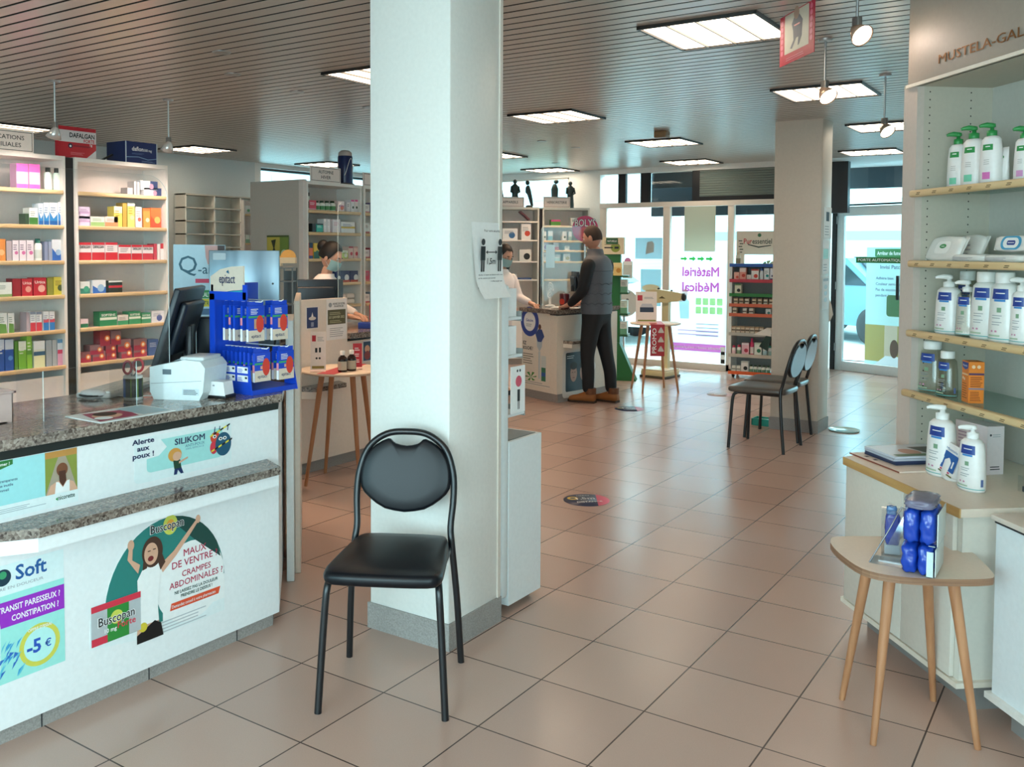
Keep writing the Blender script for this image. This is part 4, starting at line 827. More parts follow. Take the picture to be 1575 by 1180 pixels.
def pack(label, x, y, z, h, art):
    t = thing('insole_pack', label, 'pack', (x, y, z), 0, 'packs hanging on the blue display')
    part(MB().box(-.006, -.042, -h, .006, .042, -.012, BLU).box(-.001, -.042, -.012, .001, .042, .006, BLU), 'box', t)
    s = MB(); T = frame((.006, -.042, -h), (0, 1, 0), (0, 0, 1)); T2 = frame((-.006, -.0422, -h), (1, 0, 0), (0, 0, 1))
    s.rect(T, 0, 0, .084, .045, C('#dccbb8', .5)); s.rect(T, .0, h - .06, .084, h - .052, C('#3aa06a', .5)); s.txt(T, .04, .015, .014, 'epitact', NAVY, 2, .01, 'c', wid=.05); s.rect(T, .03, .05, .08, h - .065, C('#dfa98f' if art else '#c9a07a', .5)); s.disc(T, .06, h * .45, .02, C('#d8402f', .5), 2, .035); s.lines(T, .012, h - .045, .055, h - .02, 4, PAPER, 2, .4)
    s.rect(T2, .0, 0, .012, .05, PAPER); s.rect(T2, 0, h - .09, .012, h - .06, C('#e08a9a', .5)) if art else None
    part(s, 'print', t); return t
for r_, (z, xs) in enumerate(((.365, (.06, .095, .12, .165, .20)), (.178, (.055, .08, .105, .13, .155, .18, .205, .235)))):
    for k, x in enumerate(xs):
        pack(f"blue pack, {ORD[len(xs) - 1 - k]} from the front on the near {'upper' if r_ == 0 else 'lower'} hook", BX + x, BY + .06, CT + z, .155 if r_ == 0 else .128, k % 2)
    for k, x in enumerate(xs[-2:]): pack(f"blue pack on the far {'upper' if r_ == 0 else 'lower'} hook, {('rear', 'front')[k]} one", BX + x + .02, BY + .17, CT + z, .155 if r_ == 0 else .128, 1)
# ================================================================ pharmacy shelves
def bay(label, o, rz, w_, zt, levels, d=.30, base_z=.62, stile=.03, mat=None, edge=True, holes=True):
    mat = mat or LAM
    t = thing('shelf_unit', label, 'shelf unit', (o[0], o[1], 0), rz)
    for x in (0, w_ - .022): part(MB().box(x, 0, .08, x + .022, d, zt, mat), 'side_panel', t)
    part(MB().box(.022, d - .012, .08, w_ - .022, d, zt, C('#e6dcd4', .5)), 'back_panel', t)
    part(MB().box(.022, 0, zt - .03, w_ - .022, d - .012, zt, mat), 'top_panel', t)
    part(MB().box(.022, .02, .08, w_ - .022, .04, base_z, C('#e9e6e2', .4)), 'base_door', t); part(MB().box(0, .04, 0, w_, d, .08, M_PLINTH), 'plinth', t)
    for z in levels:
        sh = part(MB().box(.022, .012, z - .02, w_ - .022, d - .012, z, C('#ece6df', .4)), 'shelf', t)
        if edge: part(MB().box(.020, -.012, z - .026, w_ - .020, .012, z + .004, M_BEECH, bev=.007), 'wood_edge', sh)
    return t
def gfx(s, T, w_, h, specs):
    for k, q in enumerate(specs):
        kind, col = q.split(':', 1); col, _, tx = col.partition('|'); m = C(col, .45); l = 1 + k
        if kind == 'b': s.rect(T, 0, 0, w_, h * .45, m, l)
        elif kind == 'bb': s.rect(T, 0, 0, w_, h * .2, m, l)
        elif kind == 't': s.rect(T, 0, h * .68, w_, h, m, l)
        elif kind == 'tt': s.rect(T, 0, h * .86, w_, h, m, l)
        elif kind == 'm': s.rect(T, 0, h * .42, w_, h * .6, m, l)
        elif kind == 'd': s.disc(T, w_ * .62, h * .4, min(w_, h) * .28, m, l)
        elif kind == 'o': s.disc(T, w_ * .7, h * .5, min(w_, h) * .26, m, l); s.disc(T, w_ * .7, h * .5, min(w_, h) * .14, C('#fff0d0', .5), l + 1)
        elif kind == 'r': s.rect(T, w_ * .55, 0, w_, h, m, l)
        elif kind == 'v': s.poly(T, [(0, 0), (w_, 0), (w_, h * .5), (w_ * .5, h * .3), (0, h * .6)], m, l)
        elif kind == 'w': s.poly(T, [(w_ * .1, 0), (w_, 0), (w_ * .9, h * .45), (w_ * .15, h * .5)], m, l)
        elif kind == 'x': s.txt(T, w_ * .5, h * .68, h * .16, tx, m, l + 1, .02, 'c', wid=w_ * .82)
        elif kind == 'n': s.lines(T, w_ * .12, h * .55, w_ * .8, h * .85, 3, m, l, .4)
        elif kind == 'h': 
            for i in range(4): s.disc(T, w_ * (.15 + .23 * i), h * .55, w_ * .08, m, l)
def carton(w_, d, h, base, specs):
    s = MB().box(0, 0, 0, w_, d, h, C(base, .42)); gfx(s, frame((0, 0, 0), (1, 0, 0), (0, 0, 1)), w_, h, specs); return s
def bottle(w_, h, body, cap, specs, neck=.78):
    r = w_ / 2; s = MB().lathe([(0, 0), (r * .96, 0), (r, .004), (r, h * neck * .9), (r * .8, h * neck), (r * .5, h * neck + .004)], C(body, .3), 18, TR(r, r, 0))
    s.lathe([(r * .62, h * neck), (r * .62, h), (0, h)], C(cap, .35), 16, TR(r, r, 0))
    m = C(specs[0].split(':')[1], .45) if specs else None
    if m: s.add([(r + r * 1.01 * math.cos(a), r + r * 1.01 * math.sin(a), z) for z in (h * .12, h * .5) for a in [PI + PI * i / 10 for i in range(11)]], [(i, i + 1, 12 + i, 11 + i) for i in range(10)], m, True)
    return s
def loc_in(t, p):
    c, q = math.cos(t.rotation_euler.z), math.sin(t.rotation_euler.z); d = p - t.location; return Vector((c * d.x + q * d.y, -q * d.x + c * d.y, p.z))
def on_bay(t, u, v, dy):
    rz = t.rotation_euler.z; n = Vector((-math.sin(rz), math.cos(rz), 0)); return loc_in(t, PL(u, v, t.location + n * dy, n))
def to_w(t, x, y, z):
    rz = t.rotation_euler.z; c, q = math.cos(rz), math.sin(rz); return Vector((t.location.x + c * x - q * y, t.location.y + q * x + c * y, z))
COUNT = {}
def stock(t, nick, lvl, zs, items, K, OX, OY, dy=.035, depth=.085, rowname=None):
    """items: (x0, y0, x1, y1, base colour, graphics, words[, kind]) in the picture's own measure, left to right"""
    row = rowname or ORD[lvl] + ' shelf'
    for i, it in enumerate(items):
        x0, y0, x1, y1, base, sp, words = it[:7]; kind = it[7] if len(it) > 7 else 'box'
        up = kind.endswith('^'); kind = kind.rstrip('^')
        u0, v0, u1, v1 = OX + x0 * K, OY + y0 * K, OX + x1 * K, OY + y1 * K; um = (u0 + u1) / 2
        a = on_bay(t, u0, v1, dy); b_ = on_bay(t, u1, v1, dy); top = on_bay(t, um, v0, dy).z; z0 = on_bay(t, um, v1, dy).z if up else zs
        if up: z0 = STK.get((t.name, lvl), z0)
        w_ = max(b_.x - a.x - .003, .02); h = max(top - z0, .02); nm = {'box': 'medicine_box', 'bottle': 'medicine_bottle', 'jar': 'jar', 'bag': 'bag_pack'}[kind]
        s = bottle(min(w_, .09), h, base, sp[0].split(':')[1] if sp else '#ffffff', sp[1:]) if kind in ('bottle', 'jar') else carton(w_, depth, h, base, sp)
        o = s.build(nm); p = to_w(t, a.x + .0015, dy, z0 + .0005); o.location = p; o.rotation_euler = (0, 0, t.rotation_euler.z)
        where = f'{ORD[i]} from left' if not up else f'stacked, {ORD[i]} along'
        tag(o, f'{words}, {where}, {row} of {nick}', kind if kind != 'bag' else 'pack', f'stock on the {row} of {nick}')
STK = {}
LV = [1.955, 1.705, 1.452, 1.205, .955, .695]
A1 = bay('white shelf unit of medicines nearest the left photo edge', (-3.8, -.05), PI / 2, 1.065, 2.205, LV)
A2 = bay('white shelf unit of medicines under the dark blue box', (-3.8, 1.09), PI / 2, .80, 2.205, LV)
struct(MB().box(-3.95, 1.016, 0, -3.82, 1.089, 2.2, C('#17191a', .5)), 'trim_4', 'dark upright strip between the two left shelf units')
K1, X1, Y1 = 280 / 1437, 0, 170; K2, X2, Y2 = 280 / 1377, 0, 380
n1 = 'left bay'; n2 = 'second bay'
PK = '#e85fb4'
stock(A1, n1, 0, LV[0] + .0, [(130, 420, 225, 595, '#f2b8dc', ['t:' + PK, 'bb:' + PK, 'h:#fff0f6'], 'pink medicine box'), (229, 425, 318, 598, '#f2b8dc', ['t:' + PK, 'bb:' + PK, 'h:#fff0f6'], 'pink medicine box'), (366, 450, 428, 608, '#cfe6da', ['#:#26302c'.replace('#:', 'c:'), 'b:#e8ece8'], 'pale green can with black cap', 'bottle'), (434, 455, 488, 610, '#cfe6da', ['c:#26302c', 'b:#e8ece8'], 'pale green can with black cap', 'bottle')], K1, X1, Y1)
bw = ['v:#2f86c8', 'bb:#1f5fa8', 'n:#7f98b0']
stock(A1, n1, 1, LV[1], [(200, 815, 230, 875, '#2f4a34', [], 'dark green box'), (231, 770, 300, 875, '#eef0ea', ['b:#3f7a34', 'n:#8a9a8a'], 'white and green box'), (305, 735, 343, 880, '#d9e6ee', bw, 'blue and white box'), (346, 728, 388, 880, '#d9e6ee', bw, 'blue and white box'), (391, 728, 455, 882, '#e9f1f5', bw, 'wide blue and white box'), (459, 726, 524, 884, '#e9f1f5', bw, 'wide blue and white box')], K1, X1, Y1)
sw = ['d:#d874a8', 'n:#7a6a80']
stock(A1, n1, 2, LV[2], [(-40, 1015, 46, 1155, '#e8964a', ['d:#f2c48a'], 'orange box'), (50, 1030, 96, 1155, '#b8aeb2', [], 'grey box'), (98, 1025, 150, 1155, '#efe4ea', sw, 'white box with pink swirl'), (153, 1025, 208, 1155, '#efe4ea', sw, 'white box with pink swirl'), (211, 1025, 268, 1155, '#efe4ea', sw, 'white box with pink swirl'), (285, 1012, 346, 1156, '#eef0ea', ['c:#3f8a7a', 'b:#d0d8d0'], 'white bottle with green cap', 'bottle'), (352, 1035, 380, 1157, '#8a94b0', [], 'slim blue grey box'), (384, 1035, 408, 1157, '#9aa4bc', [], 'slim grey blue box'), (411, 1020, 492, 1158, '#e6ecf2', ['v:#2f6ac0', 'd:#a8c4e0'], 'white box with blue wave')], K1, X1, Y1)
stock(A1, n1, 3, LV[3], [(-40, 268, 92, 340, '#e9eee6', ['bb:#8aa86a', 'n:#9aa89a'], 'white box with green foot'), (95, 240, 160, 343, '#9a1f2c', [], 'dark red box side'), (164, 240, 246, 343, '#c42836', ['d:#e8a090', 'x:#f4d0c8|Urica'], 'bright red box'), (254, 232, 352, 340, '#c02434', ['d:#e8b0a0', 'x:#f4e0d8|Urtica'], 'larger red box'), (358, 234, 404, 338, '#8a8a34', [], 'olive box side'), (407, 228, 490, 334, '#d8cc4a', ['d:#4a5a2a', 'n:#8a7a2a'], 'yellow box')], K2, X2, Y2)
wg = ['w:#6a9a4a', 'n:#8a988a']; wr = ['b:#d03a4a', 'tt:#8a94a8', 'n:#a0a4b4']; wb = ['b:#2f7ac0', 'm:#d04a5a', 'n:#a0a4b4']
stock(A1, n1, 4, LV[4], [(-20, 500, 56, 618, '#eef0ec', wg, 'white and green carton'), (60, 500, 110, 616, '#eef0ec', wg, 'white and green carton'), (200, 495, 226, 610, '#b8a8b0', [], 'grey carton side'), (229, 490, 272, 608, '#eef0f0', wr, 'white and red carton'), (274, 490, 318, 606, '#eef0f0', wr, 'white and red carton'), (328, 488, 371, 602, '#eef0f2', wb, 'white blue carton'), (374, 487, 416, 600, '#eef0f2', wb, 'white blue carton')], K2, X2, Y2)
stock(A1, n1, 5, LV[5], [(-20, 700, 36, 905, '#2456a8', ['t:#cfd8e6', 'n:#dfe6f0'], 'tall blue carton'), (39, 700, 106, 903, '#2456a8', ['t:#cfd8e6', 'd:#5f9ad8'], 'tall blue carton'), (112, 715, 138, 900, '#57902f', [], 'slim green carton'), (141, 712, 201, 896, '#7ab83a', ['t:#e6eedc', 'n:#dfe8d0'], 'green carton with white top'), (204, 668, 245, 892, '#8ac63f', ['m:#5f9a2f', 'n:#dff0c8'], 'taller bright green carton'), (255, 710, 342, 888, '#dfe6da', ['t:#e9efef', 'm:#3f6a8a', 'b:#e0e6b8'], 'white teal carton'), (350, 705, 395, 870, '#a4aeb4', [], 'grey carton'), (397, 703, 432, 868, '#aeb6ba', [], 'grey carton'), (435, 698, 497, 865, '#d8e6f0', ['m:#d8486a', 'b:#e8a8c4', 'tt:#5f94c0'], 'blue and pink carton')], K2, X2, Y2)
wn = ['r:#2a3a6a', 'n:#9aa0b0', 'd:#c88aa0']
stock(A2, n2, 0, LV[0], [(1005, 610, 1050, 655, '#b6aeac', [], 'small grey box'), (1058, 560, 1078, 656, '#cfc8c6', [], 'slim upright grey box'), (1082, 565, 1100, 657, '#cfc8c6', [], 'slim upright grey box'), (1135, 612, 1275, 662, '#eef0f2', wn, 'flat white and navy box')], K1, X1, Y1)
STK[(A2.name, 0)] = LV[0] + .048
stock(A2, n2, 0, LV[0], [(1110, 558, 1246, 611, '#eef0f2', wn, 'flat white and navy box', 'box^')], K1, X1, Y1)
lv = ['m:#c8a8d0', 'n:#a890b8']
stock(A2, n2, 1, LV[1], [(622, 835, 712, 892, '#e0d0e8', lv, 'flat lavender box'), (716, 838, 826, 894, '#e6eadc', ['b:#9ac07a', 'n:#8aa88a'], 'flat pale green box'), (829, 838, 934, 895, '#f0e2d8', ['b:#e0946a', 'n:#b8988a'], 'flat peach box'), (900, 758, 966, 898, '#f0dc6a', ['t:#f4ecc8', 'n:#b89a3a'], 'yellow carton'), (969, 730, 1003, 900, '#c8a24a', [], 'ochre carton side'), (1006, 728, 1066, 900, '#f2de78', ['tt:#f4f0dc', 'd:#f4eca8', 'n:#b89a3a'], 'tall yellow carton'), (1069, 762, 1122, 904, '#f0ecec', ['d:#e06a5a', 'n:#b8a8a8'], 'white carton with red shape'), (1131, 772, 1186, 908, '#f0a24a', ['d:#f8e0c0', 'tt:#d87a3a'], 'orange carton'), (1190, 770, 1274, 910, '#ee7a3a', ['v:#e0502a', 'd:#f2c46a'], 'orange red carton')], K1, X1, Y1)
STK[(A2.name, 1)] = LV[1] + .056
stock(A2, n2, 1, LV[1], [(622, 760, 712, 830, '#e0d0e8', lv, 'flat lavender box', 'box^')], K1, X1, Y1)
dr = ['b:#c8283a', 'tt:#c8283a', 'x:#1d1d22|DAFALGAN']; dr2 = ['b:#c8283a', 'tt:#c8283a', 'n:#9a8a8e']
stock(A2, n2, 2, LV[2], [(622, 1042, 722, 1156, '#f0e8e8', dr, 'red white painkiller box'), (725, 1042, 829, 1156, '#f0e8e8', dr, 'red white painkiller box'), (832, 1042, 930, 1156, '#f0e8e8', dr2, 'red white painkiller box'), (936, 1062, 1036, 1157, '#f0e8e8', dr2, 'lower red white painkiller box'), (1039, 1062, 1122, 1158, '#f0e8e8', dr, 'lower red white painkiller box'), (1125, 1062, 1210, 1158, '#f0e8e8', dr, 'lower red white painkiller box'), (1214, 1052, 1240, 1158, '#c8344a', [], 'slim red box'), (1243, 1055, 1262, 1158, '#f0e8e8', [], 'slim white box'), (1265, 1050, 1310, 1158, '#f0e8e8', ['t:#c8283a'], 'upright white and red box')], K1, X1, Y1)
stock(A2, n2, 3, LV[3], [(606, 262, 682, 326, '#e6ece8', ['b:#3f8a7a', 'd:#4aa88a'], 'white and teal box'), (700, 250, 802, 325, '#e9eef2', ['v:#2f6ac0', 'd:#9ac0e0'], 'white and blue box'), (820, 254, 926, 320, '#1d2a22', ['m:#c8283a', 'tt:#e0e6e0'], 'black box with red band')], K2, X2, Y2)
gn = ['m:#dfeee0', 'x:#eef4ee|SOFTENE']
stock(A2, n2, 4, LV[4], [(608, 545, 668, 582, '#ead4dc', ['b:#2f7a5a'], 'small pink and green box'), (755, 488, 886, 572, '#2f8a5a', gn, 'dark green box'), (890, 515, 972, 562, '#e8e2da', ['b:#3f9a6a', 'n:#a09890'], 'small white green box'), (975, 488, 1066, 558, '#3f9a6a', gn, 'green box'), (1070, 498, 1142, 552, '#3a9464', gn, 'smaller green box'), (1146, 484, 1242, 546, '#e8e8ee', ['d:#4a5aa0', 'n:#9aa0b8'], 'white and violet box')], K2, X2, Y2)
od = ['b:#a8304a', 'o:#e8803a']
stock(A2, n2, 5, LV[5], [(610, 795, 692, 852, '#8a5a62', od, 'maroon box with orange dot'), (700, 790, 800, 845, '#8f6a70', od, 'maroon box with orange dot'), (805, 785, 882, 835, '#9a4a5a', od, 'maroon box with orange dot'), (918, 765, 1002, 808, '#8f6a70', od, 'maroon box with orange dot'), (1012, 755, 1112, 804, '#8f6a70', od, 'maroon box with orange dot'), (1122, 700, 1200, 800, '#3a5a9a', ['n:#b8c4dc'], 'dark blue box')], K2, X2, Y2)
STK[(A2.name, 5)] = LV[5] + .052
stock(A2, n2, 5, LV[5], [(680, 742, 785, 792, '#8f6a70', od, 'maroon box with orange dot', 'box^'), (800, 735, 882, 785, '#9a4a5a', od, 'maroon box with orange dot', 'box^'), (890, 698, 992, 765, '#8f6a70', od, 'maroon box with orange dot', 'box^'), (1012, 695, 1112, 752, '#8f6a70', od, 'maroon box with orange dot', 'box^')], K2, X2, Y2, rowname='sixth shelf')
STK[(A2.name, 5)] = LV[5] + .110
stock(A2, n2, 5, LV[5], [(755, 635, 835, 692, '#8f2a3a', od, 'topmost maroon box', 'box^'), (838, 635, 916, 692, '#8f6a70', od, 'topmost maroon box', 'box^')], K2, X2, Y2, rowname='sixth shelf')
# signs and boxes on top of the shelves
def sign(label, bay_, u0, v0, u1, v1, lines_, hh, dy=.02, z0=None):
    a = on_bay(bay_, u0, v1, dy); b_ = on_bay(bay_, u1, v1, dy); zt = on_bay(bay_, (u0 + u1) / 2, v0, dy).z; zb = z0 or 2.206
    w_, h = b_.x - a.x, zt - zb; o = to_w(bay_, a.x, dy, zb); T = frame(o, (math.cos(bay_.rotation_euler.z), math.sin(bay_.rotation_euler.z), 0), (0, 0, 1))
    t = tag(MB().box(0, 0, -.012, w_, h, 0, C('#eddfd6', .5), T).build('shelf_sign'), label, 'sign'); s = MB(); bk = C('#3a3432', .5)
    for q in ((.01, .01, w_ - .01, .014), (.01, h - .014, w_ - .01, h - .01), (.01, .01, .014, h - .01), (w_ - .014, .01, w_ - .01, h - .01)): s.rect(T, *q, bk, 1)
    for i, (q, f) in enumerate(lines_): s.txt(T, w_ / 2, h * (1 - (i + 1) / (len(lines_) + 1)) - hh / 2, hh, q, bk, 2, .008, 'c', wid=w_ * f)
    part(s, 'lettering', t); return t
sign('cream sign on the left shelf reading INDICATIONS FAMILIALES', A1, -40, 198, 52, 236, (('INDICATIONS', .67), ('FAMILIALES', .56)), .03)
def big_box(label, name, bay_, u0, v0, u1, v1, dd, base, fn, dy=.06):
    a = on_bay(bay_, u0, v1, dy); b_ = on_bay(bay_, u1, v1, dy); zt = on_bay(bay_, (u0 + u1) / 2, v0, dy).z; w_, h = b_.x - a.x, zt - 2.206
    o = thing(name, label, 'box', to_w(bay_, a.x, dy, 2.206), bay_.rotation_euler.z); part(MB().box(0, 0, 0, w_, dd, h, base), 'carton', o); s = MB(); fn(s, frame((0, 0, 0), (1, 0, 0), (0, 0, 1)), w_, h, frame((0, dd, 0), (0, -1, 0), (0, 0, 1)), dd); part(s, 'print', o); return o
def g_red(s, T, w_, h, T2, d):
    rd = C('#c0202e', .4); s.rect(T, 0, h * .5, w_, h * .88, C('#d9d2d0', .4), 1); s.txt(T, w_ * .96, h * .66, h * .15, 'DAFALGAN', BLACK, 2, .03, 'r', wid=w_ * .68); s.txt(T, w_ * .96, h * .52, h * .11, 'FORTE', rd, 2, .03, 'r', wid=w_ * .3)
    s.disc(T, w_ * .3, h * .38, h * .08, C('#2a2440', .4), 2); s.disc(T, w_ * .3, h * .37, h * .035, PAPER, 3); s.rect(T, w_ * .38, h * .36, w_ * .82, h * .41, C('#8a2030', .4), 2); s.txt(T, w_ * .86, h * .42, h * .08, '1g', PAPER, 2, .02, 'c'); s.poly(T, [(w_ * .72, 0), (w_, 0), (w_, h * .3)], C('#d9d2d0', .4), 2); s.lines(T, w_ * .3, h * .1, w_ * .7, h * .2, 3, C('#e08a90', .5), 2, .3)
big_box('large red and white promotional box on top of the shelves', 'promotional_box', A2, 91, 196, 148, 243, .05, C('#b91f2d', .4), g_red, .05).location += Vector((0, 0, 0))
def g_blue(s, T, w_, h, T2, d):
    s.txt(T, w_ * .2, h * .58, h * .2, 'daflon', PAPER, 2, .015, 'l', wid=w_ * .36); s.txt(T, w_ * .58, h * .58, h * .12, '500 mg', PAPER, 2, .01, 'l', wid=w_ * .24); s.poly(T, [(0, h * .28), (w_ * .4, h * .32), (w_ * .7, h * .22), (w_, h * .3), (w_, h * .27), (w_ * .7, h * .19), (w_ * .4, h * .29), (0, h * .25)], C('#8aa8c8', .4), 2)
    s.lines(T, w_ * .2, h * .42, w_ * .6, h * .5, 2, C('#6a84b0', .5), 2, .3); s.rect(T, w_ * .97, 0, w_, h, C('#c8d4dc', .3), 2); s.rect(T, 0, 0, w_ * .03, h, C('#c8d4dc', .3), 2); s.lines(T, w_ * .5, h * .08, w_ * .92, h * .16, 2, C('#8aa0c0', .5), 2, .3)
big_box('large dark blue promotional box on the second left shelf unit', 'promotional_box', A2, 193, 219, 242, 252, .24, C('#17275c', .35), g_blue, .05)
t = tag(MB().box(-.06, -.01, 0, .1, .01, .012, BLACK, RY(-.5)).build('bracket'), 'black bracket on the shelf top between the two promotional boxes', 'bracket'); t.location = to_w(A2, .33, .16, 2.215); t.rotation_euler = (0, 0, PI / 2)
# pigeonholes on the left wall
t = thing('pigeonhole_rack', 'white pigeonhole rack on the left wall', 'rack', (-6.69, 4.15, 0), PI / 2)
part(MB().box(0, -.02, .3, 1.22, .0, 2.19, C('#e6e8e0', .5)), 'back_panel', t)
s = MB(); c2 = C('#efeade', .5)
for x in (0, .42, .82, 1.2): s.box(x, -.2, .3, x + .018, -.02, 2.19, c2)
part(s, 'dividers', t)
for i in range(9): part(MB().box(.0, -.21, 2.19 - .155 * i - .016, 1.22, -.02, 2.19 - .155 * i, C('#b8b4a8', .5)), 'shelf', t)
# reflection of the lit shelves in an acrylic screen, modelled as a narrow shelf
t = thing('shelf_reflection', 'acrylic screen reflection of a cream shelf, rounded top corner, beside the pigeonholes', 'shelf unit', (-5.43, 4.10, 0), 1.05)
T = frame((0, 0, 0), (1, 0, 0), (0, 0, 1)); w_ = .225
part(MB().prism([(0, .9), (w_, .9), (w_, 1.98), (w_ - .03, 2.03), (0, 2.10)], -.02, -.0, C('#e4d6cc', .5), T @ TR(0, 0, -.14)), 'back_panel', t); part(MB().box(0, 0, 0, .012, .15, 2.08, LAM), 'side_panel', t); part(MB().box(w_ - .006, .0, 0, w_, .15, 1.98, LAM), 'side_panel', t)
NS = t
for z in (1.93, 1.61, 1.3): sh = part(MB().box(.012, .0, z - .02, w_ - .006, .14, z, M_BEECH), 'shelf', t)
for i, (x, z, w__, h, b_, sp, wd) in enumerate(((.02, 1.93, .055, .09, '#eef0ea', ['d:#6aa87a'], 'reflected white and green box, left on the top'), (.085, 1.93, .05, .075, '#eef0ea', ['b:#5a7a5a'], 'reflected white box, middle of the top'), (.145, 1.93, .05, .07, '#f0e0e6', ['b:#e0b0b8'], 'reflected pinkish box, right on the top'), (.02, 1.61, .045, .09, '#e6eee0', ['b:#9ac0a0'], 'reflected pale green box, left on the second'), (.07, 1.61, .045, .085, '#eef0ea', ['d:#c06a9a'], 'reflected white box, middle of the second'), (.125, 1.61, .08, .085, '#f0dcd8', ['d:#d0607a', 'bb:#7aa87a'], 'reflected rose box, right on the second'))):
    o = carton(w__, .06, h, b_, sp).build('medicine_box'); o.location = to_w(NS, x, .02, z + .0005); o.rotation_euler = (0, 0, 1.05); tag(o, wd + ' narrow shelf', 'box', 'boxes in the shelf reflection')
# shelf B and its neighbour
LB = [1.915, 1.705, 1.452, 1.215, .995, .75]
B1 = bay('shelf unit below the AUTOMNE HIVER sign, behind the left pharmacist', (-3.85, 3.478), PI / 2, .775, 2.19, LB, d=.34)
B2 = bay('shelf unit cut by the left edge of the front pillar', (-3.85, 4.285), PI / 2, .775, 2.19, LB, d=.34)
struct(MB().box(-4.57, 3.43, 0, -3.9, 3.45, 2.2, C('#b7b2a8', .55)), 'wall_left.002', 'grey-beige partition wall beside the seasonal shelf')
struct(MB().box(-3.9, 3.425, 0, -3.845, 3.474, 2.2, C('#d9d0c8', .45)), 'trim_5', 'pale end post of the partition wall')
K5, X5, Y5 = 210 / 1377, 370, 220; K6, X6, Y6 = 150 / 843, 430, 370; n3 = 'the seasonal bay'
gw = ['c:#24402a', 'b:#3f8a44']
stock(B1, n3, 0, LB[0], [(684, 500, 708, 670, '#dfe6dc', ['c:#1a1c1a', 'b:#4a6a4a'], 'tall bottle with black cap', 'bottle'), (690, 578, 764, 668, '#d8304a', ['bb:#e8a0b0', 'n:#f4c8d0'], 'red box'), (768, 583, 814, 666, '#e6ede4', gw, 'green white jar', 'jar'), (817, 583, 866, 668, '#e6ede4', gw, 'green white jar', 'jar'), (870, 584, 920, 670, '#e6ede4', gw, 'green white jar', 'jar'), (924, 585, 976, 672, '#e6ede4', gw, 'green white jar', 'jar'), (984, 588, 1048, 676, '#f0dcd8', ['d:#e06a4a', 'h:#8a5a9a'], 'floral box'), (1072, 598, 1108, 684, '#f0e4e4', ['n:#5a4a4a'], 'white pink box'), (1114, 574, 1148, 688, '#f4ecec', ['tt:#e05a9a', 'd:#3a4a34'], 'white box with pink top'), (1151, 574, 1184, 690, '#f4ecec', ['tt:#e05a9a', 'd:#3a4a34'], 'white box with pink top')], K5, X5, Y5)
stock(B1, n3, 1, LB[1], [(724, 812, 762, 888, '#1f2a2c', [], 'black box side'), (765, 815, 832, 890, '#2fb09a', ['tt:#1f2a2c', 'n:#bfe8e0'], 'teal box'), (838, 768, 870, 893, '#f2ecea', ['n:#c8b8b4'], 'tall white carton'), (874, 768, 906, 894, '#f2ecea', ['n:#c8b8b4'], 'tall white carton'), (932, 772, 1006, 896, '#f4e8e8', ['n:#e0a0b0'], 'white carton with pink print'), (1014, 796, 1154, 896, '#f0ece8', ['m:#e0b83a', 'n:#8a94b0'], 'flat white carton with rainbow line')], K5, X5, Y5)
lm = ['t:#e8ecd8', 'd:#f0f4e0', 'n:#8aa05a']
stock(B1, n3, 2, LB[2], [(690, 1008, 730, 1140, '#e8784a', ['t:#1f3a5a', 'bb:#3a5a9a'], 'orange and navy box'), (738, 1010, 796, 1140, '#e8c03a', ['d:#2f7a4a', 'b:#2f6a5a'], 'yellow green box'), (800, 1012, 850, 1140, '#d8dca0', ['b:#c8b83a', 'n:#5a7a3a'], 'pale yellow box'), (854, 1010, 908, 1140, '#e0d86a', ['d:#5a8a3a'], 'lemon box'), (966, 1082, 1018, 1152, '#c8d86a', lm, 'lime box'), (1022, 1084, 1084, 1154, '#c8d86a', lm, 'lime box'), (1090, 1044, 1136, 1156, '#e8c8c0', ['d:#c8384a', 'tt:#b83a4a'], 'red and white box'), (1140, 1044, 1190, 1158, '#e8c8c0', ['d:#c8384a', 'tt:#d8b0a8'], 'red and white box')], K5, X5, Y5)
nb = ['d:#e8ecf0', 'bb:#b84a3a']
stock(B1, n3, 3, LB[3], [(485, 262, 532, 350, '#24366a', nb, 'navy box with white bulb'), (536, 262, 608, 353, '#24366a', nb, 'navy box with white bulb'), (612, 262, 690, 356, '#24366a', nb, 'navy box with white bulb')], K6, X6, Y6)
for i in range(4):
    x, z = (.47, .60)[i % 2], LB[4] + .001 + .055 * (i // 2); o = MB().box(0, 0, 0, .12, .09, .05, C('#dcd8d2', .7), bev=.02, seg=3).build('cloth_pack'); o.location = to_w(B1, x, .04, z); o.rotation_euler = (0, 0, PI / 2); tag(o, f"white rolled cloth pack, {('lower left', 'lower right', 'upper left', 'upper right')[i]}, fifth shelf of seasonal bay", 'pack', 'white packs on the seasonal bay')
n4 = 'bay beside the pillar'
for l, cs in enumerate((('#efe6e0', '#5a4a7a', '#efe6e0'), ('#eef0ea', '#efe6e0'), ('#efe0dc', '#c83a4a'), ('#c83a5a', '#efe0dc'), ('#efe6e0', '#8a9ab0'))):
    for k, c_ in enumerate(cs):
        o = carton(.07, .07, .09 + .02 * ((k + l) % 2), c_, ['n:#8a7a80', 'bb:#3a4a5a' if k % 2 else 'bb:#c86a6a']).build('medicine_box'); o.location = to_w(B2, .06 + .085 * k, .04, LB[l] + .0005); o.rotation_euler = (0, 0, PI / 2); tag(o, f"{('pale', 'coloured')[k % 2]} box, {ORD[k]} from left, {ORD[l]} shelf of {n4}", 'box', 'stock on the bay beside the pillar')
sign('cream sign reading AUTOMNE HIVER on the seasonal shelf', B1, 478, 257, 524, 280, (('AUTOMNE', .5), ('HIVER', .32)), .032, z0=2.191)
sign('cream sign cut by the pillar, on the bay beside it', B2, 559, 268, 610, 286, (('SOLAIRES', .6),), .0001, z0=2.191)
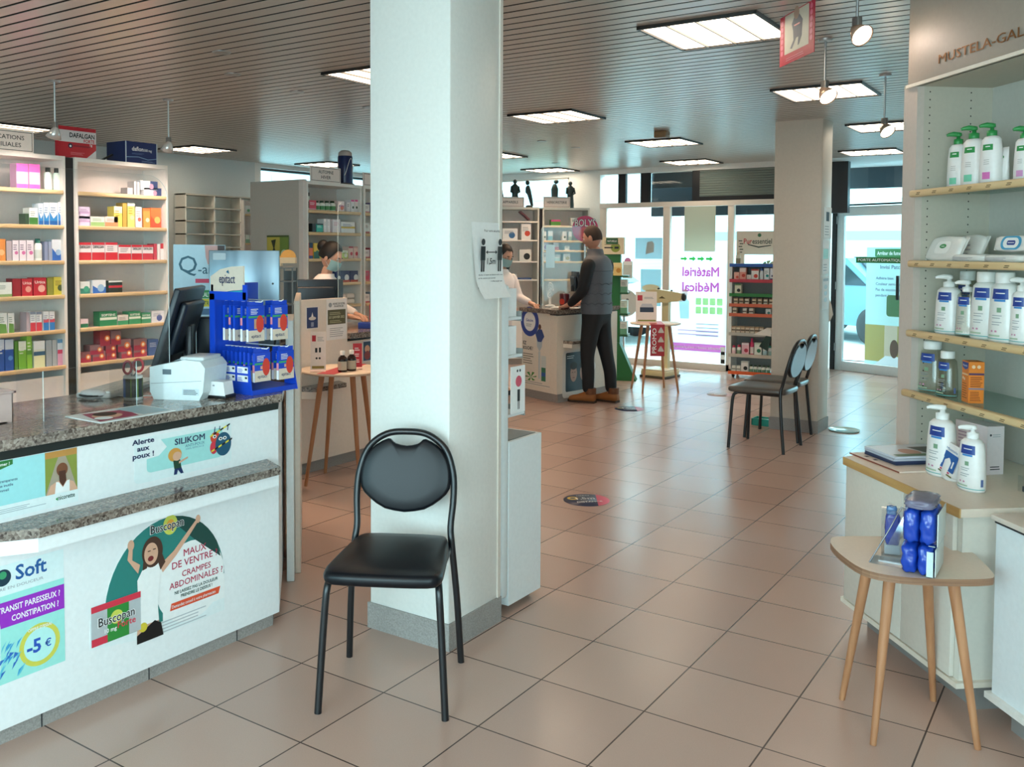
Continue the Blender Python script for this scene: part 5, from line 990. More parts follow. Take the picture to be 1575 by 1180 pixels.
# giant display bottle on top
p = to_w(B1, .66, .12, 2.191); t = thing('display_bottle', 'oversized navy display bottle with pale cap on the seasonal shelf', 'bottle', p)
hB = PL(545, 233, p, (1, 0, 0)).z - 2.191; part(MB().lathe([(0, .0), (.075, 0), (.078, .01), (.074, hB * .80), (.07, hB * .83)], C('#1b2a58', .3), 24), 'body', t); part(MB().lathe([(.07, hB * .83), (.066, hB * .93), (.04, hB * .99), (0, hB)], C('#c9b8b0', .35), 24), 'cap', t)
s = MB(); TB = frame((.076, -.0, 0), (0, 1, 0), (0, 0, 1)); s.tube([(.01, .07 * math.sin(a) * .9, hB * .5 + .10 * math.cos(a)) for a in [PI * i / 12 - .2 for i in range(13)]] if 0 else [(.078 * math.cos(a) , .078 * math.sin(a), hB * .5 + .09 * math.cos(3 * a)) for a in [-.9 + 1.5 * i / 12 for i in range(13)]], .003, PAPER, 6); part(s, 'printed_loop', t)
part(MB().ball((0, 0, .0), (.1, .1, .03), C('#6a655f', .6)), 'stand', t)
# diagonal shelf in the far corner
cr_ = math.atan2(.701, .713); LC1 = [1.934, 1.684, 1.397, 1.15]; LC2 = [1.876, 1.674, 1.543, 1.394, 1.15]
C1 = bay('diagonal corner shelf unit below the APPAREILS sign', (-4.361, 7.567), cr_, .545, 2.12, LC1, edge=False, mat=C('#cfd0c8', .5)); C2 = bay('diagonal corner shelf unit below the HERBORISTERIE sign', (-3.955, 8.005), cr_, .66, 2.12, LC2, edge=True, mat=C('#cfd0c8', .5))
struct(MB().box(.56, .03, 0, .605, .12, 2.1, BLACK, TR(-4.361, 7.567, 0) @ RZ(cr_)), 'trim_6', 'black strip between the two diagonal shelf units')
KC, XC, YC = 200 / 1180, 760, 220
stock(C1, 'appliance bay', 1, LC1[1], [(76, 776, 214, 870, '#e4e6e6', ['d:#3a6a9a', 'n:#8a94a0'], 'white box with blue device'), (246, 734, 336, 868, '#dfe0e0', ['d:#c04a3a', 'n:#9aa0a4'], 'taller white box with red print')], KC, XC, YC, depth=.1)
stock(C1, 'appliance bay', 2, LC1[2], [(230, 966, 338, 1062, '#d8dad6', ['d:#24282a'], 'white box with black device')], KC, XC, YC, depth=.1)
stock(C1, 'appliance bay', 3, LC1[3], [(60, 1190, 210, 1290, '#c8ccd0', ['m:#5a3a34'], 'grey box with brown device'), (220, 1270, 340, 1330, '#2a4a8a', ['n:#8aa0c8'], 'blue box')], KC, XC, YC, depth=.1)
o = tag(MB().box(0, 0, 0, .02, .12, .17, C('#7a4a54', .5), RY(-.85)).build('booklet'), 'booklet leaning on the top shelf of the appliance bay', 'booklet'); o.location = to_w(C1, .42, .06, LC1[0] + .014); o.rotation_euler = (0, 0, cr_)
stock(C2, 'herbal bay', 0, LC2[0], [(515, 697, 602, 740, '#5a9a4a', ['t:#c8508a'], 'green and pink box'), (697, 680, 768, 742, '#e4e8e6', ['n:#4a5a5a', 'd:#6a8a8a'], 'white printed box')], KC, XC, YC)
stock(C2, 'herbal bay', 1, LC2[1], [(440, 805, 474, 882, '#e6e8e4', ['d:#6a7a6a'], 'white carton'), (488, 795, 532, 882, '#dfe8ec', ['b:#8ac0d0'], 'pale blue carton'), (618, 805, 656, 884, '#e4e6e2', ['d:#4a5a4a'], 'white carton'), (676, 805, 706, 884, '#dfe6e2', ['b:#b0c8b8'], 'pale carton')], KC, XC, YC)
stock(C2, 'herbal bay', 2, LC2[2], [(432, 902, 498, 968, '#d8dcec', ['d:#9a8ac0'], 'lilac carton'), (538, 905, 588, 970, '#e8dcd8', ['b:#b06a7a'], 'rose carton'), (640, 932, 684, 970, '#e4e6e0', ['n:#8a948a'], 'low white carton')], KC, XC, YC)
stock(C2, 'herbal bay', 3, LC2[3], [(438, 1000, 500, 1068, '#e6eaea', ['n:#9aa4a4'], 'white carton'), (540, 1010, 600, 1070, '#dfe8e8', ['b:#a8ccd0'], 'pale teal carton'), (630, 1005, 690, 1072, '#e8e6e0', ['d:#a8a070'], 'cream carton')], KC, XC, YC)
sign('grey sign reading APPAREILS on the diagonal shelf', C1, 764, 303, 806, 317, (('APPAREILS', .56),), .035, .02, 2.121)
sign('grey sign reading HERBORISTERIE on the diagonal shelf', C2, 836, 303, 877, 317, (('HERBORISTERIE', .74),), .035, .02, 2.121)
# statuettes on top
def statue(label, bay_, u, vt, vb, wpx, kind, dy):
    p = on_bay(bay_, u, vb, dy); zt = on_bay(bay_, u, vt, dy).z; h = zt - 2.121; t = thing('statuette', label, 'statuette', to_w(bay_, p.x, dy, 2.121), bay_.rotation_euler.z); m = C('#2a3a38', .45); k = h
    part(MB().lathe([(0, 0), (.05, 0), (.05, .02), (.03, .03), (0, .03)], m, 14), 'base', t)
    if kind == 0:  # robed standing figure
        part(MB().lathe([(.05, .02), (.052, .1 * k), (.042, .45 * k), (.05, .68 * k), (.044, .78 * k), (.02, .83 * k), (.016, .86 * k)], m, 16, sy=.7), 'robe', t); part(MB().ball((0, 0, .92 * k), (.028, .03, .08 * k), m), 'head', t)
        for sx_ in (-1, 1): part(MB().tube([(sx_ * .045, 0, .75 * k), (sx_ * .058, -.02, .55 * k), (sx_ * .02, -.045, .5 * k)], [.016, .014, .01], m, 8), 'arm', t)
    elif kind == 1:  # slender leaning figure
        part(MB().tube([(.04, 0, .02), (.02, 0, .3 * k), (-.01, 0, .6 * k), (-.02, 0, .8 * k)], [.018, .026, .034, .02], m, 12), 'body', t); part(MB().ball((-.025, 0, .90 * k), (.03, .032, .09 * k), m), 'head', t); part(MB().tube([(-.04, 0, .74 * k), (-.05, -.03, .55 * k), (-.02, -.04, .45 * k)], [.013, .012, .009], m, 8), 'arm', t)
    else:  # mother with child
        part(MB().lathe([(.07, .02), (.066, .15 * k), (.045, .4 * k), (.05, .66 * k), (.03, .8 * k), (.018, .84 * k)], m, 16, TR(0, 0, 0), sy=.7), 'robe', t); part(MB().ball((.02, 0, .92 * k), (.034, .034, .08 * k), m), 'head', t); part(MB().lathe([(.04, .02), (.035, .2 * k), (.016, .27 * k)], m, 12, TR(.05, -.03, 0)).ball((.05, -.03, .33 * k), (.022, .022, .05 * k), m), 'child', t)
statue('dark robed statuette behind the APPAREILS sign', C1, 792, 276, 318, 10, 0, .12); statue('slender dark statuette between the two diagonal shelf signs', C1, 814, 277, 318, 8, 1, .10)
statue('dark statuette of a mother and child behind HERBORISTERIE sign', C2, 853, 276, 318, 10, 2, .12); statue('dark statuette with outstretched hand, right end of diagonal shelf', C2, 877, 279, 318, 8, 0, .10); statue('dark statuette at the pillar edge on the diagonal shelf', C1, 770, 275, 318, 8, 1, .12)
# green poster and yellow leaflet wheel
PV = Vector((-3.9, 3.42, 0)); 
o = YP(411, 401, 3.42); e_ = YP(444, 362, 3.42); T = frame(o, (1, 0, 0), (0, 0, 1)); w_, h = e_.x - o.x, e_.z - o.z
t = tag(MB().box(0, 0, 0, w_, h, .002, C('#6f8a3a', .5), T).build('poster'), 'green and olive poster on the grey-beige partition', 'poster'); s = MB(); TQ = T @ TR(0, 0, .002); s.rect(TQ, 0, 0, w_ * .6, h, C('#b8ac4a', .5)); s.rect(TQ, 0, h * .93, w_, h, C('#4a5a2a', .5), 2); s.poly(TQ, [(w_ * .2, h * .2), (w_ * .3, h * .5), (w_ * .2, h * .8), (w_ * .42, h * .85), (w_ * .36, h * .5), (w_ * .5, h * .2)], C('#26301a', .5), 3); s.disc(TQ, w_ * .8, h * .25, w_ * .16, C('#c8d8b8', .5), 2); s.disc(TQ, w_ * .8, h * .25, w_ * .08, C('#4a7a3a', .5), 3); part(s, 'print', t)
# ================================================================ second counter (behind, left of the pillar)
c2m = C('#e6dccf', .42)
t = thing('service_counter', 'cream service counter with notices, behind the small left table', 'counter', (0, 0, 0))
part(MB().box(-2.72, 1.56, .085, -2.06, 2.42, .885, c2m), 'body', t); part(MB().box(-2.70, 1.6, 0, -2.10, 4.0, .085, M_PLINTH), 'plinth', t); part(MB().box(-2.72, 2.425, .085, -2.075, 4.0, .885, C('#e2ddd4', .42)), 'far_body', t)
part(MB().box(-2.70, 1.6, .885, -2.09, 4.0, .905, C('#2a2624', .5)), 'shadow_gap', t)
part(MB().box(-2.085, 1.565, .885, -2.06, 2.09, 1.20, c2m), 'raised_front', t)
part(MB().prism([(-2.06, 1.60), (-1.94, 1.66), (-1.94, 1.95), (-2.06, 2.0)], .585, .615, M_GRAN).prism([(-2.06, 1.60), (-1.95, 1.66), (-1.95, 1.95), (-2.06, 2.0)], .535, .585, c2m), 'bag_ledge', t)
tag(MB().box(-2.75, 2.092, .905, -2.03, 4.05, .945, M_GRAN).build('granite_worktop'), 'granite worktop of the second counter by the pillar', 'worktop')
def cf2(u0, v0, u1, v1, x=-2.06):
    a, b_ = XP(u0, v1, x), XP(u1, v0, x); return frame((x, a.y, a.z), (0, 1, 0), (0, 0, 1)), b_.y - a.y, b_.z - a.z
T, w_, h = cf2(470, 506, 489, 472); 
def stick2(label, u0, v0, u1, v1, m, fn, x=-2.0595, name='notice', cat='notice', th=.0015):
    T, w_, h = cf2(u0, v0, u1, v1, x); o = tag(MB().box(0, 0, 0, w_, h, th, m, T).build(name), label, cat); s = MB(); fn(s, T @ TR(0, 0, th), w_, h); part(s, 'print', o); return o
def g_blue_s(s, T, w, h): s.rect(T, w * .08, h * .04, w * .92, h * .96, C('#2a3a6a', .5)); s.poly(T, [(w * .4, h * .5), (w * .5, h * .75), (w * .6, h * .5)], PAPER, 2); s.disc(T, w * .5, h * .47, w * .28, C('#d9cfc8', .5), 2, h * .08); s.rect(T, w * .4, h * .1, w * .6, h * .3, C('#8a94b0', .5), 2)
stick2('navy framed notice on the raised front of the second counter', 470, 471, 490, 507, C('#e6e2dc', .5), g_blue_s)
def g_note(s, T, w, h): s.rect(T, w * .06, h * .38, w * .94, h * .74, C('#5a5432', .5)); s.txt(T, w * .6, h * .86, h * .05, 'HEURES DE VOTRE', INK, 2, .01, 'c', wid=w * .6); s.txt(T, w * .6, h * .8, h * .045, 'PHARMACIE', INK, 2, .01, 'c', wid=w * .45); s.disc(T, w * .18, h * .86, w * .08, GREYT, 2); s.txt(T, w * .5, h * .53, h * .06, 'LE 5 JANVIER 2022', C('#d8d2a8', .5), 2, .01, 'c', wid=w * .75); s.lines(T, w * .15, h * .42, w * .85, h * .5, 2, C('#b8b288', .5), 2, .4); s.lines(T, w * .15, h * .62, w * .85, h * .7, 2, C('#b8b288', .5), 2, .4); s.lines(T, w * .15, h * .08, w * .85, h * .32, 5, GREYT, 2, .3)
stick2('white paper notice with olive block beside the navy notice', 502, 459, 533, 524, PAPER, g_note)
def g_ad(s, T, w, h): s.rect(T, w * .05, h * .05, w * .95, h * .95, C('#2a4a6a', .5)); s.disc(T, w * .5, h * .6, w * .3, SKIN, 2); s.disc(T, w * .5, h * .3, w * .35, C('#8a3a3a', .5), 2)
stick2('small portrait sticker under the second granite worktop', 558, 523, 571, 557, C('#dfe2e6', .5), g_ad)
def g_teal(s, T, w, h):
    s.rect(T, 0, 0, w, h, C('#1f6a74', .5))
    for i, q in enumerate(('DÉTOX', 'UNE CURE', 'LENDEMAIN', 'NERVEUX')): s.txt(T, w * .06, h * (.62 - .15 * i), h * .09, q, C('#cfe2e2', .5), 2, .01, wid=w * .5)
    s.txt(T, w * .1, h * .82, h * .08, 'BIEN-ÊTRE', PAPER, 2, .01, wid=w * .4)
stick2('teal advert sticker low on the second counter, behind table legs', 533, 600, 580, 663, C('#1f6a74', .5), g_teal, x=-2.0745, name='advert_sticker', cat='sticker')
stick2('white card strip hanging on the edge of the counter front', 459, 470, 463, 556, PAPER, lambda s, T, w, h: s.lines(T, w * .2, .02, w * .8, h - .02, 9, GREYT, 1, .3))
# round table on splayed legs
def round_table(label, cx, cy, zt, r, feet, rtop_, top_m):
    t = thing('round_table', label, 'table', (cx, cy, 0))
    part(MB().lathe([(0, zt - .018), (r - .012, zt - .018), (r, zt - .01), (r, zt - .004), (r - .004, zt), (0, zt)], top_m, 48), 'table_top', t)
    for fx, fy in feet: a = math.atan2(fy - cy, fx - cx); part(MB().tube([(fx - cx, fy - cy, 0), (rtop_ * math.cos(a), rtop_ * math.sin(a), zt - .018)], [.011, .019], M_OAK, 14), 'leg', t)
    return t
LT = (-1.79, 1.70)
round_table('round pale wooden table with splayed legs left of the pillar', -1.76, 1.72, .75, .285, [(-1.854, 1.466), (-2.0, 1.80), (-1.52, 1.62), (-1.68, 1.95)], .15, M_WOODTOP)
def hr(cx, cy, zt):
    pass
def runner(label, cx, cy, z, rz, drop):
    T = TR(cx, cy, z) @ RZ(rz); m = C('#b8222e', .4); s = MB().box(-.06, -.28, 0, .06, .28, .0015, m, T)
    return tag(s.build('table_runner'), label, 'runner')
runner('red paper strip lying across the left round table', -1.76, 1.72, .7502, .35, 0)
# leaning leaflet stand with two sheets
def z_stand(label, p, rz, w_, h, fn, lean=.28):
    t = thing('leaflet_stand', label, 'stand', p, rz); T = frame((-w_ / 2, 0, .002), (1, 0, 0), (0, math.sin(lean), math.cos(lean)))
    part(MB().box(0, 0, 0, w_, h, .003, C('#e4dcd6', .4), T), 'back_sheet', t); part(MB().box(-w_ / 2, -.09, 0, w_ / 2, .005, .003, C('#e8d0c8', .4)), 'foot', t); s = MB(); fn(s, T @ TR(0, 0, .003), w_, h); part(s, 'print', t); return t
def g_pharm(s, T, w, h): s.rect(T, w * .1, h * .74, w * .35, h * .9, RED); s.lines(T, w * .45, h * .75, w * .9, h * .88, 3, GREYT, 1, .4); s.rect(T, w * .3, h * .45, w * .45, h * .57, BLACK, 1); s.rect(T, w * .55, h * .45, w * .68, h * .58, BLACK, 1); s.disc(T, w * .4, h * .3, w * .07, BLACK, 1); s.disc(T, w * .6, h * .3, w * .07, BLACK, 1); s.rect(T, w * .1, h * .03, w * .9, h * .1, C('#8a7a3a', .5), 1)
z_stand('white leaflet stand with product photos on the left round table', (-1.83, 1.56, .752), .75, .10, .255, g_pharm)
def g_redl(s, T, w, h): s.rect(T, 0, 0, w, h, RED); [s.lines(T, w * .2, h * (.2 + .25 * i), w * .8, h * (.36 + .25 * i), 2, PAPER, 2, .4) for i in range(3)]
z_stand('small red leaflet card behind the syrup bottles', (-1.72, 1.82, .752), .75, .06, .16, g_redl, .2)
def syrup(label, x, y):
    t = thing('syrup_bottle', label, 'bottle', (x, y, .752), .7, 'syrup bottles on the left table')
    part(MB().lathe([(0, 0), (.028, 0), (.031, .005), (.031, .075), (.026, .092), (.013, .104), (.012, .115)], C('#2a1a16', .12), 20), 'glass', t); part(MB().lathe([(.0155, .108), (.0155, .135), (0, .135)], PAPER, 16), 'cap', t)
    s = MB(); s.add([(.0316 * math.cos(a), .0316 * math.sin(a), z) for z in (.012, .068) for a in [-2.7 + 2.2 * i / 10 for i in range(11)]], [(i, i + 1, 12 + i, 11 + i) for i in range(10)], C('#c9c0ae', .6), True); part(s, 'label', t)
syrup('brown syrup bottle with white cap, nearer of the two', -1.655, 1.605); syrup('brown syrup bottle with white cap, half hidden behind the other', -1.645, 1.68)
# items on the second counter top
t = monitor('black monitor in front of the left pharmacist', (-2.60, 2.32, .945), -2.35, .42, .34, .05, .20)
t = thing('hand_gel_pack', 'red and white blister pack standing near the pillar', 'pack', (-2.25, 2.62, .945), .9); part(MB().prism(rrect(-.05, 0, .05, .2, .035), -.008, .008, C('#c0283a', .35), RX(PI / 2)), 'card', t); part(MB().box(-.03, -.02, .02, .03, -.008, .13, C('#d8dfe6', .2), bev=.006), 'blister', t)
tag(MB().box(-.07, -.05, 0, .07, .05, .045, C('#2444a0', .4), bev=.003).build('blue_box'), 'blue box lying near the pillar on the second worktop', 'box'); at(bpy.data.objects['blue_box'], (-2.22, 2.50, .945), .5)
plexi('clear acrylic screen in front of the left pharmacist', rtop(1.1, .95, .06, True), frame((-2.30, 2.25, .945), (0, 1, 0), (0, 0, 1)))
# wire rack with the yellow leaflet wheel and a small plant, between the counters
p0 = vat(452, 440, (-1.62, 1.15)); 
t = thing('leaflet_rack', 'display rack with two orange disc tops behind the metal sheet', 'rack', (-2.05, 1.05, 0))
def wv(u, v): q = vat(u, v, (-2.05, 1.05)); return q
ux = Vector((.823, .566, 0)); T = frame((-2.05, 1.05, 0), ux, (0, 0, 1))
def lxy(u, v): q = wv(u, v); return ((q - t.location).xy.dot(ux.xy), q.z)
yl = C('#d99a2f', .45)
for (u, v, rr, nm) in ((447, 396, 15, 0), (428, 400, 10, 1)):
    x, z = lxy(u, v); k = rr * 4.6 / 1427; o = part(MB().prism([(x + k * math.cos(a), z + k * math.sin(a)) for a in [PI * i / 14 for i in range(15)]], -.004, .004, yl, TR(0, 0, 0) @ frame((0, 0, 0), ux, (0, 0, 1)) @ TR(0, 0, -.02 * nm)), 'disc_top', t)
    part(MB().box(x - k, z - .035, -.02, x + k, z, .03, C('#e0c49a', .5), frame((0, 0, 0), ux, (0, 0, 1)) @ TR(0, 0, -.02 * nm)), 'leaflet_pocket', t)
x0_, z0_ = lxy(433, 412); x1_, z1_ = lxy(453, 412); _, zb = lxy(450, 468)
F0 = frame((0, 0, 0), ux, (0, 0, 1))
s = MB()
for z in (z0_, (z0_ + zb) / 2 + .03, zb): s.box(x0_, z - .004, -.15, x1_, z + .004, .0, C('#6a6a68', .4), F0)
for x in (x0_, x1_): s.box(x - .004, 0, -.15, x + .004, z0_, -.14, C('#6a6a68', .4), F0).box(x - .004, 0, -.01, x + .004, z0_, 0, C('#6a6a68', .4), F0)
s.box(x0_, .02, -.15, x1_, zb, -.02, C('#3a2c26', .6), F0).box(x0_, zb + .005, -.15, x1_, z0_ - .02, -.13, C('#34302e', .4), F0); part(s, 'cabinet', t)
# shelf trolley with lower bin behind the pillar
wh = C('#dde2e2', .4); t = thing('display_trolley', 'white display trolley with lower bin, standing behind the front pillar', 'trolley', (0, 0, 0))
part(MB().box(-.12, .385, .075, .378, .435, 1.40, wh, bev=.012), 'back_panel', t); part(MB().box(-.12, .437, .035, .378, .70, .735, C('#e6eaea', .4)), 'bin', t); part(MB().box(-.10, .46, .734, .36, .68, .737, C('#3a4444', .3)), 'bin_opening', t)
for z, d_ in ((1.26, .10), (1.10, .11), (.85, .13)): sh = part(MB().box(-.11, .435, z - .012, .372, .435 + d_, z, wh), 'shelf', t); part(MB().box(-.11, .435 + d_, z - .02, .372, .435 + d_ + .006, z + .022, C('#8d9290', .4)), 'price_rail', sh)
for x in (-.07, .33):
    for y in (.42, .66): part(MB().lathe([(0, -.012), (.028, -.012), (.032, -.006), (.032, .006), (.028, .012), (0, .012)], C('#17181a', .4), 16, TR(x, y, .034) @ RY(PI / 2)).box(x - .016, y - .012, .05, x + .016, y + .012, .08, wh), 'caster', t)
for i, (z, n_) in enumerate(((1.26, 3), (1.10, 3))):
    for k in range(n_): o = carton(.09, .07, .12, ('#eef0f0', '#e6e0dc', '#dfe6e6')[k], ['b:#c8a0a8' if i else 'b:#d8dcdc']).build('medicine_box'); o.location = (.37, .445, z + .0005); o.location.x = .27 - .11 * k; tag(o, f"pale box on the {('upper', 'second')[i]} trolley shelf, {ORD[k]} from the aisle side", 'box', 'boxes on the trolley')
o = tag(MB().box(.374, .45, .8505, .3765, .562, 1.05, PAPER).build('character_panel'), 'white side card with a round pink face drawing on the trolley', 'card'); s = MB(); T = frame((.3765, .445, .85), (0, 1, 0), (0, 0, 1)); s.disc(T, .065, .135, .024, C('#d8546a', .5)); s.rect(T, .055, .05, .076, .10, BLACK); s.rect(T, .058, .015, .063, .05, BLACK); s.rect(T, .068, .015, .073, .05, BLACK); s.disc(T, .055, .18, .006, BLACK); s.disc(T, .076, .18, .006, BLACK); part(s, 'print', o)
# hanging sign from the ceiling
A = vat(1199, 104, (1.05, 1.62)); B = vat(1252, 70, (1.28, 1.35))
d = (B - A); d.z = 0
T = frame((A.x, A.y, A.z), d, (0, 0, 1)); w_ = d.length; h = CEIL - A.z - .012
t = tag(MB().poly(T @ TR(0, 0, 0), [(0, 0), (w_, 0), (w_, h), (0, h)], C('#b3203a', .45), 0).box(0, 0, -.003, w_, h, -.0003, C('#b3203a', .45), T).build('hanging_sign'), 'red hanging card with a framed grey figure, below the ceiling', 'sign')
s = MB(); s.rect(T, w_ * .15, h * .2, w_ * .85, h * .98, C('#c6beac', .5)); gg = C('#77757a', .6)
s.poly(T, [(w_ * .32, h * .28), (w_ * .42, h * .42), (w_ * .4, h * .62), (w_ * .36, h * .75), (w_ * .44, h * .88), (w_ * .58, h * .88), (w_ * .68, h * .74), (w_ * .66, h * .5), (w_ * .66, h * .44), (w_ * .58, h * .28), (w_ * .54, h * .28), (w_ * .56, h * .44), (w_ * .5, h * .44), (w_ * .38, h * .26)], gg, 2); s.disc(T, w_ * .5, h * .93, w_ * .08, C('#a88a78', .5), 3); s.rect(T, w_ * .44, h * .68, w_ * .6, h * .71, RED, 3); s.lines(T, w_ * .2, h * .06, w_ * .8, h * .14, 2, C('#d88a98', .5), 2, .3)
for i in range(6): s.disc(T, w_ * .92, h * (.3 + .12 * i), w_ * .035, C('#d8708a', .5), 2); s.disc(T, w_ * .07, h * (.25 + .12 * i), w_ * .035, C('#d8708a', .5), 2)
part(s, 'print', t)
for x in (.1, .9): part(MB().tube([T @ Vector((w_ * x, h - .01, -.0015)), T @ Vector((w_ * x, h + .014, -.0015))], .002, ALU, 6), 'hook', t)
# floor stickers
def floor_sticker(label, u, v, rx, ry, rz, faded=False):
    p = G(u, v); t = tag(MB().lathe([(0, 0.0), (.15, 0.0), (.15, .0008), (0, .0008)], C('#24304f' if not faded else '#b59a92', .35), 40).build('floor_sticker'), label, 'sticker'); t.location = (p.x, p.y, .0003); t.rotation_euler = (0, 0, rz); t.scale = (rx, ry, 1)
    s = MB(); T = frame((0, 0, .0008), (1, 0, 0), (0, 1, 0)); pk = C('#d0345a' if not faded else '#b88a88', .35); s.poly(T, [(.15 * math.cos(a), .15 * math.sin(a)) for a in [-1.3 + 2.2 * i / 16 for i in range(17)]], pk, 1); s.disc(T, -.08, .05, .035, C('#d9b93a' if not faded else '#b8a08a', .4), 2); s.disc(T, -.08, .05, .018, C('#24304f' if not faded else '#b59a92', .4), 3)
    s.txt(T, -.0, .01, .05, '1,5m', PAPER, 4, .01, 'c'); s.txt(T, .01, -.06, .026, 'DISTANCE', PAPER, 4, .01, 'c'); s.txt(T, .0, .09, .022, 'MERCI', PAPER, 4, .01, 'c'); part(s, 'print', t); return t
floor_sticker('round navy and pink distance sticker on the floor by the trolley', 902, 769.5, .95, .95, .75); floor_sticker('round distance sticker on the floor near the customer', 968, 629, .95, .95, .75)
floor_sticker('worn pale sticker on the floor in front of the promo table', 1108, 607, .95, .95, .5, True)
# ================================================================ people
def skin_mesh(name, verts, edges, radii, mat, parent, sub=2, root=0):
    me = bpy.data.meshes.new(name); me.from_pydata([tuple(v) for v in verts], edges, []); o = bpy.data.objects.new(name, me); COL.objects.link(o)
    me.materials.append(mat); sk = o.modifiers.new('skin', 'SKIN'); sk.use_smooth_shade = True
    if not me.skin_vertices: me.skin_vertices.new()
    for i, r in enumerate(radii):
        q = me.skin_vertices[0].data[i]; q.radius = (r, r) if not isinstance(r, tuple) else r; q.use_root = (i == root)
    sb = o.modifiers.new('smooth', 'SUBSURF'); sb.levels = sub; sb.render_levels = sub
    if parent: o.parent = parent
    return o
class Chain:
    def __init__(s): s.v = []; s.e = []; s.r = []
    def pt(s, p, r, frm=None):
        s.v.append(Vector(p)); s.r.append(r)
        if frm is not None: s.e.append((frm, len(s.v) - 1))
        return len(s.v) - 1
    def run(s, pts, frm=None):
        for p, r in pts: frm = s.pt(p, r, frm)
        return frm
def hand(c, wrist, dirv, side, curl=.3, palm_n=(0, 0, -1), k=1.0):
    """palm plus five fingers from wrist point index"""
    d = Vector(dirv).normalized(); n = Vector(palm_n); x = d.cross(n).normalized() * side; n = x.cross(d).normalized() * side
    w = c.v[wrist]; pm = c.pt(w + d * .045 * k, (.020 * k, .032 * k), wrist)
    for off, ln in ((-.026, .062), (-.009, .072), (.009, .068), (.025, .054)):
        b = w + d * .085 * k + x * off * k; a = c.pt(b, .009 * k, pm); q = b + (d * math.cos(curl) - n * math.sin(curl) * -1) * ln * .5 * k; a = c.pt(q, .0082 * k, a); q2 = q + (d * math.cos(curl * 2.2) + n * math.sin(curl * 2.2)) * ln * .5 * k; c.pt(q2, .007 * k, a)
    b = w + d * .03 * k - x * .03 * k; a = c.pt(b, .011 * k, pm); a = c.pt(b + (d * .6 - x * .75).normalized() * .032 * k, .0095 * k, a); c.pt(b + (d * .85 - x * .5).normalized() * .058 * k, .008 * k, a)
def head_mesh(name, parent, T, skin, female=False):
    """sculpted head: ellipsoid pulled into jaw, brow, nose, chin; faces +y; origin at the base of the skull"""
    vs_ = []; n, k = 28, 20
    for i in range(k + 1):
        ph = PI * i / k
        for j in range(n):
            th = 2 * PI * j / n; x = math.sin(ph) * math.cos(th); y = math.sin(ph) * math.sin(th); z = -math.cos(ph)
            X, Y, Z = x * .074, y * .094, z * .118
            if Z < -.02: f = 1 - .28 * ((-.02 - Z) / .098) ** 1.3; X *= f; Y = Y * (1 - .18 * ((-.02 - Z) / .098)) + .012 * ((-.02 - Z) / .098)
            if y > .5:
                cx = math.exp(-(X / .016) ** 2)
                Y += cx * .024 * math.exp(-((Z + .028) / .017) ** 2) + cx * .010 * math.exp(-((Z + .006) / .02) ** 2)   # nose
                Y += .005 * math.exp(-((Z - .024) / .012) ** 2) * (y > .6)
                for e in (-.03, .03): Y -= .010 * math.exp(-((X - e) / .014) ** 2 - ((Z - .004) / .011) ** 2)          # eye sockets
                Y += .007 * math.exp(-(X / .024) ** 2 - ((Z + .064) / .011) ** 2) + .006 * math.exp(-(X / .022) ** 2 - ((Z + .1) / .013) ** 2)
            vs_.append((X, Y, Z))
    fs = [(i * n + j, i * n + (j + 1) % n, (i + 1) * n + (j + 1) % n, (i + 1) * n + j) for i in range(k) for j in range(n)]
    s = MB().add(vs_, fs, skin, True, T)
    for e in (-1, 1): s.ball((e * .076, -.005, -.012), (.012, .022, .034), skin, T)
    o = s.build(name, parent)
    f = MB(); 
    for e in (-.03, .03): f.ball((e, .079, .003), (.013, .006, .0085), C('#efece8', .3), T).ball((e, .0845, .003), (.006, .0022, .0065), C('#3a2a20', .2), T).box(e - .017, .083, .020, e + .017, .093, .026, C('#3a2a20', .7), T)
    part(f, 'eyes', o)
    m_ = MB().ball((0, .088, -.064), (.024, .008, .007), C('#a8605a', .5), T); part(m_, 'mouth', o)
    return o
# ---------------------------------------------------------------- customer in the grey vest; faces -x (local +y)
SK1 = C('#c48f78', .5); JK = C('#131418', .75); VE = C('#565b63', .6, grain=.15, scale=90); TRO = C('#15161a', .75)
man = thing('person', 'customer in grey quilted vest, black sleeves and trousers, standing at the far counter', 'person', (-1.885, 5.60, 0), PI / 2)
c = Chain()
hip = c.pt((0, 0, .93), (.11, .085)); wa = c.pt((0, .0, 1.08), (.11, .085), hip); chst = c.pt((0, .0, 1.28), (.13, .09), wa); sh = c.pt((0, -.005, 1.42), (.085, .065), chst); nk = c.pt((0, .02, 1.53), .06, sh); c.pt((0, .035, 1.585), .06, nk)
LFT = []
for sd, fx, fy in ((-1, -.085, .045), (1, .085, -.13)):
    b_ = c.pt((sd * .095, .0, .86), .07, hip); b_ = c.pt((sd * .1, fy * .3 + .015, .68), .06, b_); b_ = c.pt((sd * .095, fy * .7 + .02, .48), .045, b_); b_ = c.pt((sd * .09, fy * .9, .3), .04, b_); b_ = c.pt((fx, fy, .11), .034, b_); b_ = c.pt((fx, fy + .07, .045), .03, b_); c.pt((fx, fy + .14, .035), .026, b_)
def arm(c, sh, sd, el, wr, r=1.0):
    a = c.pt((sd * .175, -.01, 1.40), .045 * r, sh); a = c.pt((sd * .215, -.015, 1.34), .044 * r, a); a = c.pt(el, .038 * r, a); a = c.pt((Vector(el) + Vector(wr)) / 2, .036 * r, a); return c.pt(wr, .027 * r, a)
wl_ = arm(c, sh, -1, (-.255, .03, 1.13), (-.16, .24, .985)); hand(c, wl_, (.25, .9, -.25), -1, .5)
wr_ = arm(c, sh, 1, (.245, .06, 1.13), (.14, .26, .99)); hand(c, wr_, (-.25, .9, -.25), 1, .5)
